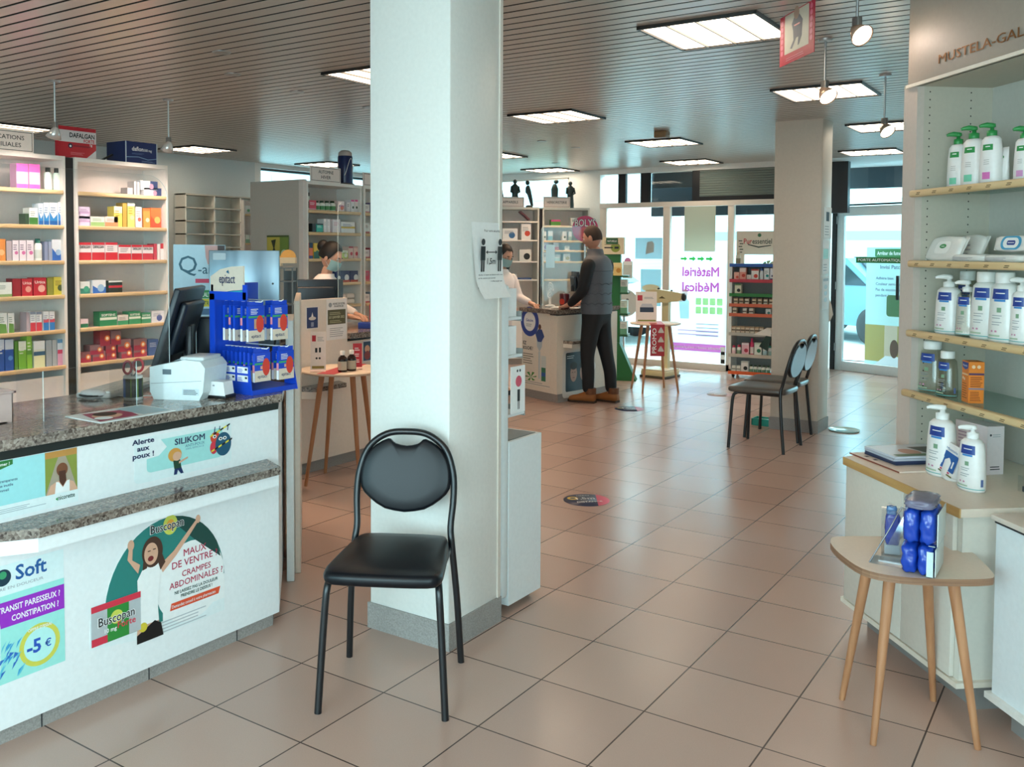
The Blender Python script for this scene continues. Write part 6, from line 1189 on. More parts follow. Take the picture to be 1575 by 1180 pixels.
skin_mesh('body', c.v, c.e, c.r, SK1, man)
# clothes: trousers, sleeves, vest, boots
c = Chain(); hp = c.pt((0, 0, .93), (.18, .14)); c.pt((0, 0, 1.02), (.172, .125), hp)
for sd, fx, fy in ((-1, -.085, .045), (1, .085, -.13)):
    b_ = c.pt((sd * .095, .0, .84), .108, hp); b_ = c.pt((sd * .1, fy * .3 + .015, .66), .096, b_); b_ = c.pt((sd * .095, fy * .7 + .02, .47), .074, b_); b_ = c.pt((sd * .09, fy * .9, .3), .068, b_); c.pt((fx, fy, .09), .062, b_)
skin_mesh('trousers', c.v, c.e, c.r, TRO, man)
for sd, el, wr in ((-1, (-.255, .03, 1.13), (-.165, .225, .99)), (1, (.245, .06, 1.13), (.145, .245, .995))):
    c = Chain(); a = c.pt((sd * .15, -.01, 1.44), .07); a = c.pt((sd * .215, -.012, 1.39), .076, a); a = c.pt((Vector((sd * .22, -.012, 1.36)) + Vector(el)) / 2, .066, a); a = c.pt(el, .060, a); a = c.pt((Vector(el) + Vector(wr)) / 2, .052, a); c.pt(wr, .040, a); skin_mesh('sleeve', c.v, c.e, c.r, JK, man)
rings = [(.905, .182, .140, 0), (.96, .192, .144, 0), (1.08, .182, .132, .0), (1.2, .192, .136, 0), (1.3, .202, .138, 0), (1.38, .208, .132, 0), (1.445, .188, .112, 0), (1.485, .125, .095, .005), (1.50, .082, .082, .015), (1.545, .078, .082, .025), (1.56, .072, .078, .027)]
s = MB(); n = 36; vs_ = []
for q, (z, rx, ry, oy) in enumerate(rings):
    for j in range(n): a = 2 * PI * j / n; sx_ = math.copysign(abs(math.cos(a)) ** .8, math.cos(a)); vs_.append((rx * sx_, oy + ry * math.sin(a), z))
s.add(vs_, [(i * n + j, i * n + (j + 1) % n, (i + 1) * n + (j + 1) % n, (i + 1) * n + j) for i in range(len(rings) - 1) for j in range(n)], VE, True); part(s, 'vest', man)
s = MB(); sd_ = C('#454a52', .65)
for z, rx, ry in ((1.0, .192, .142), (1.10, .184, .135), (1.20, .194, .138), (1.34, .204, .138)): s.tube([(rx * math.copysign(abs(math.cos(a)) ** .8, math.cos(a)), ry * math.sin(a), z + (.018 * abs(math.sin(a * 6)) if z < 1.32 else 0)) for a in [2 * PI * i / 60 for i in range(61)]], .0035, sd_, 5, cap=False)
part(s, 'stitching', bpy.data.objects['vest'])
for sd, fx, fy in ((-1, -.085, .045), (1, .085, -.13)):
    s = MB(); bt = C('#9a5f2e', .6); T = TR(fx, fy, 0) @ RZ(-sd * .12)
    s.add([(x * w_, y, z) for y, z, w_, x in [(y, z, w_, x) for (y, w_, zt) in ((-.075, .038, .10), (-.02, .043, .125), (.06, .045, .10), (.12, .048, .075), (.17, .044, .065), (.205, .026, .05)) for (x, z) in ((-1, .018), (-1, zt * .6), (-.6, zt), (.6, zt), (1, zt * .6), (1, .018))]], [(i * 6 + j, i * 6 + (j + 1) % 6, (i + 1) * 6 + (j + 1) % 6, (i + 1) * 6 + j) for i in range(5) for j in range(6)] + [(5, 4, 3, 2, 1, 0), (30, 31, 32, 33, 34, 35)], bt, True, T)
    s.tube([(0, -.03, .09), (0, -.03, .15)], [.055, .056], C('#6a3f22', .6), 14, T); o = part(s, 'boot', man)
    part(MB().prism([(-.04, -.08), (.04, -.08), (.05, .1), (.046, .175), (.025, .212), (-.025, .212), (-.046, .175), (-.05, .1)], 0, .022, C('#3a2618', .7), T), 'sole', o)
TH = TR(0, .055, 1.672) @ RZ(.12) @ RX(-.22)
head_mesh('head', man, TH, SK1)
s = MB(); hm = C('#3a2a22', .75, grain=.35, scale=220); vs_ = []; n, k = 28, 12
for i in range(k + 1):
    ph = PI * .56 * i / k
    for j in range(n):
        th = 2 * PI * j / n; fr_ = math.sin(th); lim = 1.0 if fr_ < .1 else 1.0 - .42 * min(1, (fr_ - .1) / .6)
        p_ = ph * lim * (1.12 if fr_ < -.2 else 1); vs_.append((.081 * math.sin(p_) * math.cos(th), -.004 + .101 * math.sin(p_) * math.sin(th), .008 + .121 * math.cos(p_)))
s.add(vs_, [(i * n + j, (i + 1) * n + j, (i + 1) * n + (j + 1) % n, i * n + (j + 1) % n) for i in range(k) for j in range(n)], hm, True, TH); part(s, 'hair', man)
# ---------------------------------------------------------------- pharmacists in white coats with masks
SK2 = C('#cf9f86', .5); COAT = C('#e8e2e2', .65); MASK = C('#8fb9bd', .6); HAIRD = C('#0b0807', .6, grain=.3, scale=200)
def pharmacist(label, loc, rz, top, hairlong, bend, hands_, skin):
    k = top / 1.62; P = thing('person', label, 'person', loc, rz); c = Chain()
    by = bend * .18
    hip = c.pt((0, 0, .86 * k), (.09, .07)); wa = c.pt((0, by * .3, 1.0 * k), (.085, .065), hip); chst = c.pt((0, by * .7, 1.15 * k), (.095, .07), wa); sh = c.pt((0, by, 1.27 * k), (.07, .055), chst); nk = c.pt((0, by + .02, 1.385 * k), .046, sh); c.pt((0, by + .035, 1.43 * k), .046, nk)
    for sd in (-1, 1):
        b_ = c.pt((sd * .085, 0, .78 * k), .085, hip); b_ = c.pt((sd * .085, .01, .45 * k), .055, b_); b_ = c.pt((sd * .085, 0, .1), .038, b_); c.pt((sd * .085, .12, .035), .034, b_)
    for sd, (el, wr) in zip((-1, 1), hands_):
        a = c.pt((sd * .14, by, 1.265 * k), .036, sh); a = c.pt((sd * .178, by, 1.21 * k), .036, a); a = c.pt(el, .032, a); a = c.pt((Vector(el) + Vector(wr)) / 2, .030, a); a = c.pt(wr, .023, a); hand(c, a, (Vector(wr) - Vector(el)), sd, .5, k=.9)
    skin_mesh('body', c.v, c.e, c.r, skin, P)
    s = MB(); n = 32; vs_ = []
    R = [(.42, .19, .15, 0), (.7, .175, .14, 0), (.86, .168, .125, 0), (1.0, .148, .112, by * .3), (1.14, .168, .122, by * .7), (1.24, .178, .112, by * .9), (1.30, .15, .095, by), (1.335, .09, .075, by), (1.36, .062, .062, by + .015)]
    for z, rx, ry, oy in R:
        for j in range(n): a = 2 * PI * j / n; vs_.append((rx * math.copysign(abs(math.cos(a)) ** .85, math.cos(a)), oy + ry * math.sin(a), z * k))
    s.add(vs_, [(i * n + j, i * n + (j + 1) % n, (i + 1) * n + (j + 1) % n, (i + 1) * n + j) for i in range(len(R) - 1) for j in range(n)], COAT, True)
    co = part(s, 'coat', P)
    s = MB(); 
    for i, z in enumerate((.75, .92, 1.06)): s.ball((.0, .135 + by * .4 * i, z * k), (.008, .006, .008), GREYT)
    s.box(.05, .115 + by * .8, 1.12 * k, .11, .13 + by * .8, 1.14 * k, NAVY); part(s, 'buttons', co)
    for sd, (el, wr) in zip((-1, 1), hands_):
        c = Chain(); a = c.pt((sd * .13, by, 1.295 * k), .055); a = c.pt((sd * .18, by, 1.25 * k), .062, a); a = c.pt((Vector((sd * .185, by, 1.22 * k)) + Vector(el)) / 2, .056, a); a = c.pt(el, .052, a); a = c.pt((Vector(el) + Vector(wr)) / 2, .045, a); c.pt(Vector(wr) * .9 + Vector(el) * .1, .038, a); skin_mesh('sleeve', c.v, c.e, c.r, COAT, P)
    for sd in (-1, 1): part(MB().ball((sd * .085, .05, .035), (.042, .115, .035), BLACK), 'shoe', P)
    TH = TR(0, by + .055, 1.505 * k) @ RX(-.30 - bend * .3) @ Matrix.Scale(.93, 4)
    head_mesh('head', P, TH, skin, True)
    s = MB(); vs_ = []; n, kk = 28, 14
    for i in range(kk + 1):
        for j in range(n):
            th = 2 * PI * j / n; f = math.sin(th); lim = 1 if f < .25 else 1 - .5 * min(1, (f - .25) / .5); ph = PI * .62 * i / kk * lim
            r = 1.0; vs_.append((.088 * math.sin(ph) * math.cos(th), -.012 + .108 * math.sin(ph) * f, .012 + .124 * math.cos(ph)))
    s.add(vs_, [(i * n + j, (i + 1) * n + j, (i + 1) * n + (j + 1) % n, i * n + (j + 1) % n) for i in range(kk) for j in range(n)], HAIRD, True, TH)
    if hairlong:
        for a in [PI * .95 + PI * 1.1 * i / 12 for i in range(13)]: s.tube([(.082 * math.cos(a), -.012 + .1 * math.sin(a), .03), (.09 * math.cos(a), -.015 + .105 * math.sin(a), -.08), (.1 * math.cos(a), -.02 + .1 * math.sin(a), -.17), (.085 * math.cos(a), -.01 + .1 * math.sin(a), -.25)], [.03, .032, .03, .012], HAIRD, 8, TH)
    else: s.ball((0, -.11, .05), (.055, .05, .055), HAIRD, TH)
    part(s, 'hair', P)
    s = MB(); vs_ = []
    for i in range(9):
        z = -.105 + .095 * i / 8
        for j in range(13): a = -1.25 + 2.5 * j / 12; b_ = .098 - .028 * ((z + .04) / .07) ** 2 + .012 * math.exp(-(a / .5) ** 2); vs_.append((.080 * math.sin(a), b_ * math.cos(a) + .012, z))
    s.add(vs_, [(i * 13 + j, i * 13 + j + 1, (i + 1) * 13 + j + 1, (i + 1) * 13 + j) for i in range(8) for j in range(12)], MASK, True, TH)
    for sd in (-1, 1): s.tube([(sd * .075, .045, -.02), (sd * .082, .0, .0), (sd * .08, -.02, -.03), (sd * .074, .045, -.075)], .0018, PAPER, 5, TH)
    part(s, 'face_mask', P); return P
ph2 = pharmacist('pharmacist with dark tied hair, mask and white coat, behind the left monitor', (-3.0, 2.72, 0), -PI / 2 + .35, 1.60, False, .5, (((-.2, .14, 1.06), (-.1, .34, 1.0)), ((.21, .14, 1.06), (.1, .36, 1.0))), SK2)
ph1 = pharmacist('pharmacist with long dark hair, mask and white coat, right of the pillar', (-2.93, 5.36, 0), -PI / 2 - .2, 1.60, True, .25, (((-.22, .1, 1.04), (-.17, .33, .985)), ((.22, .1, 1.04), (.18, .33, .985))), SK2)
# ================================================================ far counter with the customer
fc = [(-2.156, 5.273), (-2.05, 5.90), (-2.02, 6.35), (-2.62, 6.45), (-2.70, 5.485)]
def inset(p, k):
    cx = sum(q[0] for q in p) / len(p); cy = sum(q[1] for q in p) / len(p); return [(cx + (x - cx) * k, cy + (y - cy) * k) for x, y in p]
t = thing('service_counter', 'cream far counter with mint and portrait adverts where the customer stands', 'counter', (0, 0, 0)); fcm = C('#e6dccd', .42)
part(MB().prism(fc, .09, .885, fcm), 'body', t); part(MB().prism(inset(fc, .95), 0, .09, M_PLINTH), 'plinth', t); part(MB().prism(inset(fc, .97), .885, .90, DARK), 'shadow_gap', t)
lg_d = (Vector((-2.05, 5.90, 0)) - Vector((-2.156, 5.273, 0))).normalized(); FT = frame((-2.156, 5.273, 0), lg_d, (0, 0, 1))  # x along the customer side, z out
part(MB().box(.10, .60, 0, .60, .63, .12, M_GRAN, FT).box(.10, .56, 0, .60, .60, .11, fcm, FT), 'bag_ledge', t)
wp = inset(fc, 1.06); tag(MB().prism(wp, .90, .945, M_GRAN).build('granite_worktop'), 'granite worktop of the far counter, customer hands above it', 'worktop')
FE = frame((-2.70, 5.485, 0), Vector((.544, -.212, 0)), (0, 0, 1))   # the end facing the photographer
def g_end(s, T):
    bl = C('#27439a', .45); s.disc(T, .13, .80, .155, bl, 1); s.disc(T, .13, .80, .10, PAPER, 2); s.txt(T, .13, .80, .03, 'Gencive', C('#27439a', .5), 3, .02, 'c', wid=.12); s.lines(T, .07, .75, .19, .785, 2, GREYT, 3, .4)
    s.poly(T, [(.25, .66), (.36, .70), (.34, .55), (.30, .5), (.26, .55)], C('#b9c9d0', .5), 3); s.poly(T, [(.27, .60), (.33, .60), (.38, .66), (.34, .73), (.28, .73), (.23, .68)], C('#2f4a8a', .5), 4); s.disc(T, .305, .755, .022, C('#6a4a3a', .6), 5, .028); s.rect(T, .285, .22, .315, .5, C('#b9c9cc', .3), 3); s.rect(T, .30, .22, .305, .5, PAPER, 4)
    s.rect(T, .33, .20, .41, .46, C('#cfd8d4', .4), 3); s.rect(T, .335, .20, .405, .34, C('#2f7a5a', .4), 4); s.rect(T, .335, .25, .405, .29, C('#2a5aa0', .4), 5)
    for i in range(6): a = i * 1.05; s.poly(T, [(.16, .22), (.16 + .09 * math.cos(a) + .02 * math.sin(a), .23 + .05 * math.sin(a)), (.16 + .1 * math.cos(a + .3), .23 + .05 * math.sin(a + .3))], C('#3f8a3a', .5), 4 + i % 2)
    s.txt(T, .02, .555, .036, 'EZ', BLACK, 3, .03); s.txt(T, .02, .505, .036, 'BOUCHE ?', BLACK, 3, .03, wid=.17); s.lines(T, .02, .36, .2, .48, 5, C('#7a7a6a', .5), 3, .35); s.lines(T, .0, .15, .48, .19, 2, GREYT, 3, .3)
o = tag(MB().prism([(0, .14), (.50, .14), (.50, .95), (0, .95)][:0] + rrect(0.0, .13, .47, .90, .02), 0, .0008, C('#e8e0d2', .45), FE).build('advert_sticker'), 'tall mouth care advert with blue ring on the far counter end', 'sticker'); s = MB(); g_end(s, FE @ TR(0, 0, .0008)); 
part(s, 'print', o)
def g_port(s, T):
    s.poly(T, rrect(.14, .10, .60, .50, .02), C('#27343c', .4), 1)
    for x in (.27, .43): s.disc(T, x, .28, .055, C('#c49a86', .5), 2, .085); s.disc(T, x, .36, .06, C('#2a1f1a', .5), 2, .04); s.rect(T, x - .03, .29, x - .01, .297, BLACK, 3); s.rect(T, x + .01, .29, x + .03, .297, BLACK, 3); s.rect(T, x - .015, .235, x + .015, .242, C('#8a3a3a', .5), 3)
    s.disc(T, .59, .33, .05, PAPER, 3); s.txt(T, .59, .31, .04, 'B', BLACK, 4, .02, 'c'); s.rect(T, .45, .13, .57, .2, C('#4a7a4a', .4), 3); s.rect(T, .46, .13, .56, .165, C('#c83a4a', .4), 4); s.lines(T, .43, .40, .55, .47, 4, PAPER, 3, .3); s.lines(T, .16, .44, .3, .48, 2, PAPER, 3, .3)
o = tag(MB().prism(rrect(.09, .04, .64, .52, .04), 0, .0008, C('#dcd8d0', .45), FT).build('advert_sticker'), 'dark portrait advert with two faces beside the customer legs', 'sticker'); s = MB(); g_port(s, FT @ TR(0, 0, .0008)); part(s, 'print', o)
# on the far counter
plexi('clear acrylic screen with rounded corners between customer and pharmacist', rtop(.98, .86, .08, True), frame((-2.44, 5.42, .9455), (.12, .99, 0), (0, 0, 1)))
o = tag(MB().box(-2.438, 5.52, 1.36, -2.436, 5.70, 1.60, C('#e3eaea', .6)).build('paper_sheet'), 'white paper sheet taped to the acrylic screen at the far counter', 'paper')
p = G(862, 474, .946); t = thing('collection_tin', 'dark red tin with round label on the far counter', 'tin', (-2.20, 5.50, .946)); part(MB().lathe([(0, 0), (.05, 0), (.052, .005), (.052, .15), (.05, .155), (0, .155)], C('#5a1a22', .35), 22), 'body', t); s = MB(); s.disc(frame((.0, -.0535, .075), (1, 0, 0), (0, 0, 1)), 0, 0, .03, C('#d8402f', .4)); part(s, 'label', t)
t = thing('table_fan', 'small white wire desk fan behind the acrylic screen', 'fan', (-2.50, 5.72, .946), -.6); s = MB()
for r_ in (.085, .06, .03): s.tube([(r_ * math.cos(a), 0, .17 + r_ * math.sin(a)) for a in [2 * PI * i / 24 for i in range(25)]], .0025, PAPER, 5, cap=False)
for i in range(8): a = PI * i / 4; s.tube([(0, 0, .17), (.085 * math.cos(a), 0, .17 + .085 * math.sin(a))], .0018, PAPER, 5)
part(s, 'guard', t); part(MB().lathe([(0, 0), (.06, 0), (.05, .015), (.014, .025), (.012, .10)], PAPER, 18), 'base', t)
tag(MB().box(0, 0, 0, .30, .2, .004, PAPER, TR(-2.40, 5.55, .9455) @ RZ(.3)).build('paper_sheet'), 'white papers lying on the far counter by the customer', 'paper')
monitor('black monitor on the far counter behind the customer shoulder', (-2.40, 6.12, .945), 2.25, .36, .30, .1, .22)
t = thing('card_terminal', 'black payment terminal beside the far monitor', 'card terminal', (-2.30, 5.9, .945), -1.2); part(MB().prism([(0, 0), (.17, 0), (.17, .06), (.02, .16), (0, .15)], -.06, .06, BLKMET, RX(PI / 2)), 'body', t); part(MB().box(.03, -.05, .0, .15, .05, .0, DARK).rect(frame((.03, -.05, .15), (.15, 0, -.1), (0, 1, 0)), 0, 0, .14, .1, C('#3a4656', .2), 2), 'screen', t)
# ---------------------------------------------------------------- green floor stand with remedies
t = thing('floor_display', 'dark green floor display stand with boxes on top, behind the customer', 'display', (-2.47, 7.22, 0), .35); gr = C('#1f6a35', .45)
part(MB().box(-.14, -.06, .02, .06, .06, 1.50, gr), 'column', t); part(MB().prism([(-.16, 0), (.26, 0), (.24, .04), (.06, .45), (-.16, .45)], -.10, .10, gr, RX(PI / 2)), 'base', t)
for i, z in enumerate((.55, .80, 1.05, 1.25)): part(MB().box(.06, -.14, z - .02, .16, .14, z, C('#14532a', .45)), 'shelf_arm', t)
part(MB().box(-.17, .02, .3, -.13, .05, 1.35, C('#e6e6e0', .5)), 'white_back', t); s = MB(); T = frame((-.10, -.061, 0), (1, 0, 0), (0, 0, 1)); s.rect(T, .05, 1.30, .11, 1.315, PAPER); s.rect(T, .073, 1.275, .087, 1.34, PAPER); part(s, 'white_cross', t)
RZG = .35
def place(o, base, x, y, z): c, q = math.cos(RZG), math.sin(RZG); o.location = (base[0] + c * x - q * y, base[1] + q * x + c * y, z); o.rotation_euler = (0, 0, RZG)
o = carton(.26, .14, .20, '#e0d2b0', ['d:#8a9a3a', 'n:#8a7a5a']); s = o; T = frame((0, 0, 0), (1, 0, 0), (0, 0, 1)); s.rect(T, .05, .12, .19, .19, C('#1f5a35', .45), 3); s.txt(T, .12, .145, .022, 'NATURELLE', PAPER, 4, .01, 'c', wid=.11); s.rect(T, .03, .07, .13, .085, BLACK, 4); s.rect(T, .15, .065, .2, .09, BLACK, 4)
o = s.build('remedy_box'); place(o, (-2.47, 7.22), -.16, -.08, 1.50); tag(o, 'large cream box with green label on top of the green stand', 'box')
o = carton(.10, .10, .15, '#d9c07a', ['d:#b8863a', 't:#e6d49a']).build('remedy_box'); place(o, (-2.47, 7.22), -.01, -.19, 1.2505); tag(o, 'golden box hanging below the cream box on the green stand', 'box')
o = carton(.08, .05, .14, '#c8d27a', ['d:#7a8a3a']).build('remedy_box'); place(o, (-2.47, 7.22), -.12, -.12, 1.2505); tag(o, 'yellow green box beside the golden box, at the customer shoulder', 'box')
for i, z in enumerate((.55, .80, 1.05)):
    o = carton(.08, .14, .15, ('#dfe6e0', '#cfe0d4', '#e6e2da')[i], ['b:#6aa88a', 'n:#8a9a94']).build('remedy_box'); place(o, (-2.47, 7.22), .065, -.07, z + .0005); tag(o, f"pale box on the {('lowest', 'middle', 'upper')[i]} arm of the green stand", 'box', 'boxes on the green stand')
# round logo board above the customer's head
q_ = PL(900, 352, (-2.6, 7.5, 0), (.45, -.89, 0)); t = tag(MB().prism([(.16 * math.cos(a), .16 * math.sin(a)) for a in [2 * PI * i / 32 for i in range(32)]], 0, .004, C('#c23a6a', .45), frame(q_, (.89, .45, 0), (0, 0, 1))).build('logo_board'), 'round pink board with navy lettering behind the customer head', 'board')
s = MB(); T = frame(q_, (.89, .45, 0), (0, 0, 1)) @ TR(0, 0, .004); s.txt(T, 0, .03, .09, 'BOLYS', NAVY, 2, .05, 'c', wid=.26); s.txt(T, 0, .03, .09, 'BOLYS', PAPER, 3, .0, 'c', wid=.25); s.disc(T, 0, -.06, .08, C('#d84a5a', .5), 1); part(s, 'lettering', t); part(MB().box(-.01, -q_.z, -.02, .01, -.155, 0, ALU, frame(q_, (.89, .45, 0), (0, 0, 1))), 'stem', t)
# ---------------------------------------------------------------- promo table, weighing scale
round_table('round pale promo table with red PROMO strip by the shop window', -1.70, 6.64, .755, .275, [(-1.981, 6.642), (-1.725, 6.379), (-1.711, 6.925), (-1.428, 6.652)], .16, M_WOODTOP)
t = tag(MB().box(-.075, -.285, 0, .075, .22, .0015, C('#b8222e', .4), TR(-1.70, 6.64, .7552) @ RZ(.5)).build('table_runner'), 'red PROMO paper strip hanging over the promo table edge', 'runner')
TPn = TR(-1.70, 6.64, .757) @ RZ(.5); o0 = TPn @ Vector((-.075, -.284, -.34)); T = frame(o0, TPn.to_3x3() @ Vector((1, 0, 0)), (0, 0, 1))
part(MB().box(0, 0, -.002, .15, .34, 0, C('#b8222e', .4), T), 'hanging_end', t); s = MB(); s.txt(T, .062, .03, .044, 'PROMO', PAPER, 2, .02, 'l', wid=.27, rot=PI / 2)
for i in range(3): y = .05 + .10 * i; s.poly(T, [(.082, y), (.14, y), (.142, y + .01), (.116, y + .058), (.106, y + .058), (.08, y + .01)], C('#d9cfc4', .5), 2)
part(s, 'lettering', t)
def g_scale(s, T, w, h): s.rect(T, w * .08, h * .7, w * .32, h * .88, RED); s.lines(T, w * .4, h * .76, w * .85, h * .84, 2, GREYT, 1, .5); s.rect(T, w * .2, h * .32, w * .85, h * .48, C('#24304a', .4)); s.poly(T, [(w * .2, h * .48), (w * .85, h * .48), (w * .75, h * .6), (w * .3, h * .6)], C('#b9bdc6', .4)); s.rect(T, w * .1, h * .02, w * .95, h * .07, C('#8a8a3a', .5))
z_stand('white product card with red logo standing on the promo table', (-1.80, 6.62, .757), .50, .23, .335, g_scale, .12)
t = thing('weighing_scale', 'vintage cream person weighing scale behind the promo table', 'weighing scale', (-2.12, 7.75, 0), -.12); cm = C('#d6c79c', .4)
part(MB().box(-.17, -.17, .02, .17, .17, .09, cm, bev=.012).box(-.165, -.165, .09, .165, .165, .105, C('#e6dcc0', .4), bev=.004), 'platform', t); part(MB().box(-.18, -.18, .0, .18, .18, .03, C('#4a4436', .5), bev=.004), 'foot', t)
part(MB().prism([(-.045, -.035), (.045, -.035), (.04, .035), (-.04, .035)], .105, .93, cm, TR(.02, .10, 0)), 'column', t)
part(MB().prism([(-.27, -.04), (-.25, -.085), (-.16, -.09), (.20, -.055), (.24, -.03), (.24, .045), (.19, .055), (-.12, .085), (-.24, .075), (-.27, .04)], -.055, .055, cm, TR(.02, .08, .985) @ RX(PI / 2)), 'beam_head', t)
part(MB().lathe([(.02, 0), (.05, .015), (.05, .03), (.02, .045), (0, .045)], C('#23241f', .35), 20, TR(.25, .08, .985) @ RY(PI / 2)), 'dial', t); part(MB().ball((-.08, .08, 1.075), .016, BLKMET).ball((.10, .08, 1.055), .014, BLKMET), 'knobs', t); s = MB(); s.poly(frame((.0, .0245, .97), (1, 0, 0), (0, 0, 1)), [(-.05, -.01), (.05, -.01), (0, .02)], C('#5a5036', .5), 1); part(s, 'emblem', t)
t = tag(MB().prism([(.21 * math.cos(a), .19 * math.sin(a)) for a in [2 * PI * i / 40 for i in range(40)]], 0, .004, C('#cdd6d6', .45), frame(YP(960, 466, 8.62), (1, 0, 0), (0, 0, 1))).build('face_poster'), 'large pale oval cut-out with a face, against the left shop window', 'poster'); s = MB(); T = frame(YP(960, 466, 8.62), (1, 0, 0), (0, 0, 1)) @ TR(0, 0, .004); s.disc(T, -.06, .04, .02, C('#6a7274', .5), 1, .012); s.disc(T, .05, .05, .02, C('#6a7274', .5), 1, .012); s.poly(T, [(-.02, .04), (.0, -.03), (-.03, -.04)], C('#9aa4a4', .5)); s.disc(T, -.02, -.09, .05, C('#8a9494', .5), 1, .014); part(s, 'print', t); part(MB().box(-.012, -1.0, -.02, .012, .0, .0, ALU, T), 'stem', t)
# ---------------------------------------------------------------- remedies gondola
gw_ = .62; GT = thing('product_gondola', 'white wheeled gondola of essential oil products by the rear column', 'gondola', (-1.425, 8.20, 0), .10); gm = C('#d9d6d0', .45)
part(MB().box(0, .02, .10, .025, .34, 1.36, C('#e6e6e2', .4)), 'side_panel', GT); part(MB().box(gw_ - .025, .02, .10, gw_, .34, 1.36, C('#e6e6e2', .4)), 'side_panel', GT); part(MB().box(.025, .32, .1, gw_ - .025, .34, 1.36, C('#8d8d8a', .5)), 'back_panel', GT)
hp_ = part(MB().prism([(0, 1.34), (.10, 1.34), (.10, 1.50), (.58, 1.50), (.58, 1.34), (gw_, 1.34), (gw_, 1.79), (0, 1.79)], -.33, -.318, C('#d6ccbc', .5), frame((0, 0, 0), (1, 0, 0), (0, 0, 1))), 'header', GT)
s = MB(); T = frame((0, .318, 0), (1, 0, 0), (0, 0, 1)); s.txt(T, .09, 1.635, .066, 'Pur', C('#b8323a', .5), 2, .015, 'l', wid=.10); s.txt(T, .195, 1.635, .066, 'essentiel', C('#2a3a34', .5), 2, .012, 'l', wid=.235); s.poly(T, [(.14, 1.62), (.27, 1.585), (.42, 1.61), (.42, 1.62), (.27, 1.60), (.14, 1.632)], C('#2a3a34', .5), 2); s.disc(T, .28, 1.74, .022, C('#3a6a4a', .5), 2); s.disc(T, .56, 1.72, .05, C('#c84a4a', .5), 2, .025)
for x in (.04, .06, .53, .57):
    for i in range(5): s.disc(T, x + .012 * (i % 2), 1.53 + .035 * i, .014, C('#4a5248', .5), 2, .007)
part(s, 'lettering', hp_)
GL = [(1.345, '#2456a0', .30), (1.06, '#c8404a', .30), (.86, '#2f7a3a', .30), (.72, '#d8694a', .30), (.58, '#d8694a', .30), (.375, '#c8c0b4', .30), (.17, '#c0b8a8', .30)]
GZ = []
for v in (408, 432, 454, 470, 485, 515, 548, 575):
    GZ.append(PL(1160, v, (-1.2, 8.22, 0), (0, 1, 0)).z)
ecol = ['#2a5aa8', '#c03a48', '#2f7a3a', '#d0694a', '#d0694a', '#b8b4ac', '#c8bdae', '#e2622a']
for z, e in zip(GZ, ecol): sh = part(MB().box(.025, .0, z - .014, gw_ - .025, .32, z, gm), 'shelf', GT); part(MB().box(.0, -.012, z - .022, gw_, .0, z + .018, C(e, .4)), 'price_rail', sh)
for x in (.05, gw_ - .05):
    for y in (.05, .28): part(MB().lathe([(0, -.014), (.03, -.014), (.034, -.006), (.034, .006), (.03, .014), (0, .014)], C('#17181a', .4), 16, TR(x, y, .035) @ RY(PI / 2)).box(x - .014, y - .014, .05, x + .014, y + .014, max(GZ[-1] - .014, .06), BLKMET), 'caster', GT)
def gput(o, x, y, z): c, q = math.cos(.10), math.sin(.10); o.location = (GT.location.x + c * x - q * y, GT.location.y + q * x + c * y, z); o.rotation_euler = (0, 0, .10)
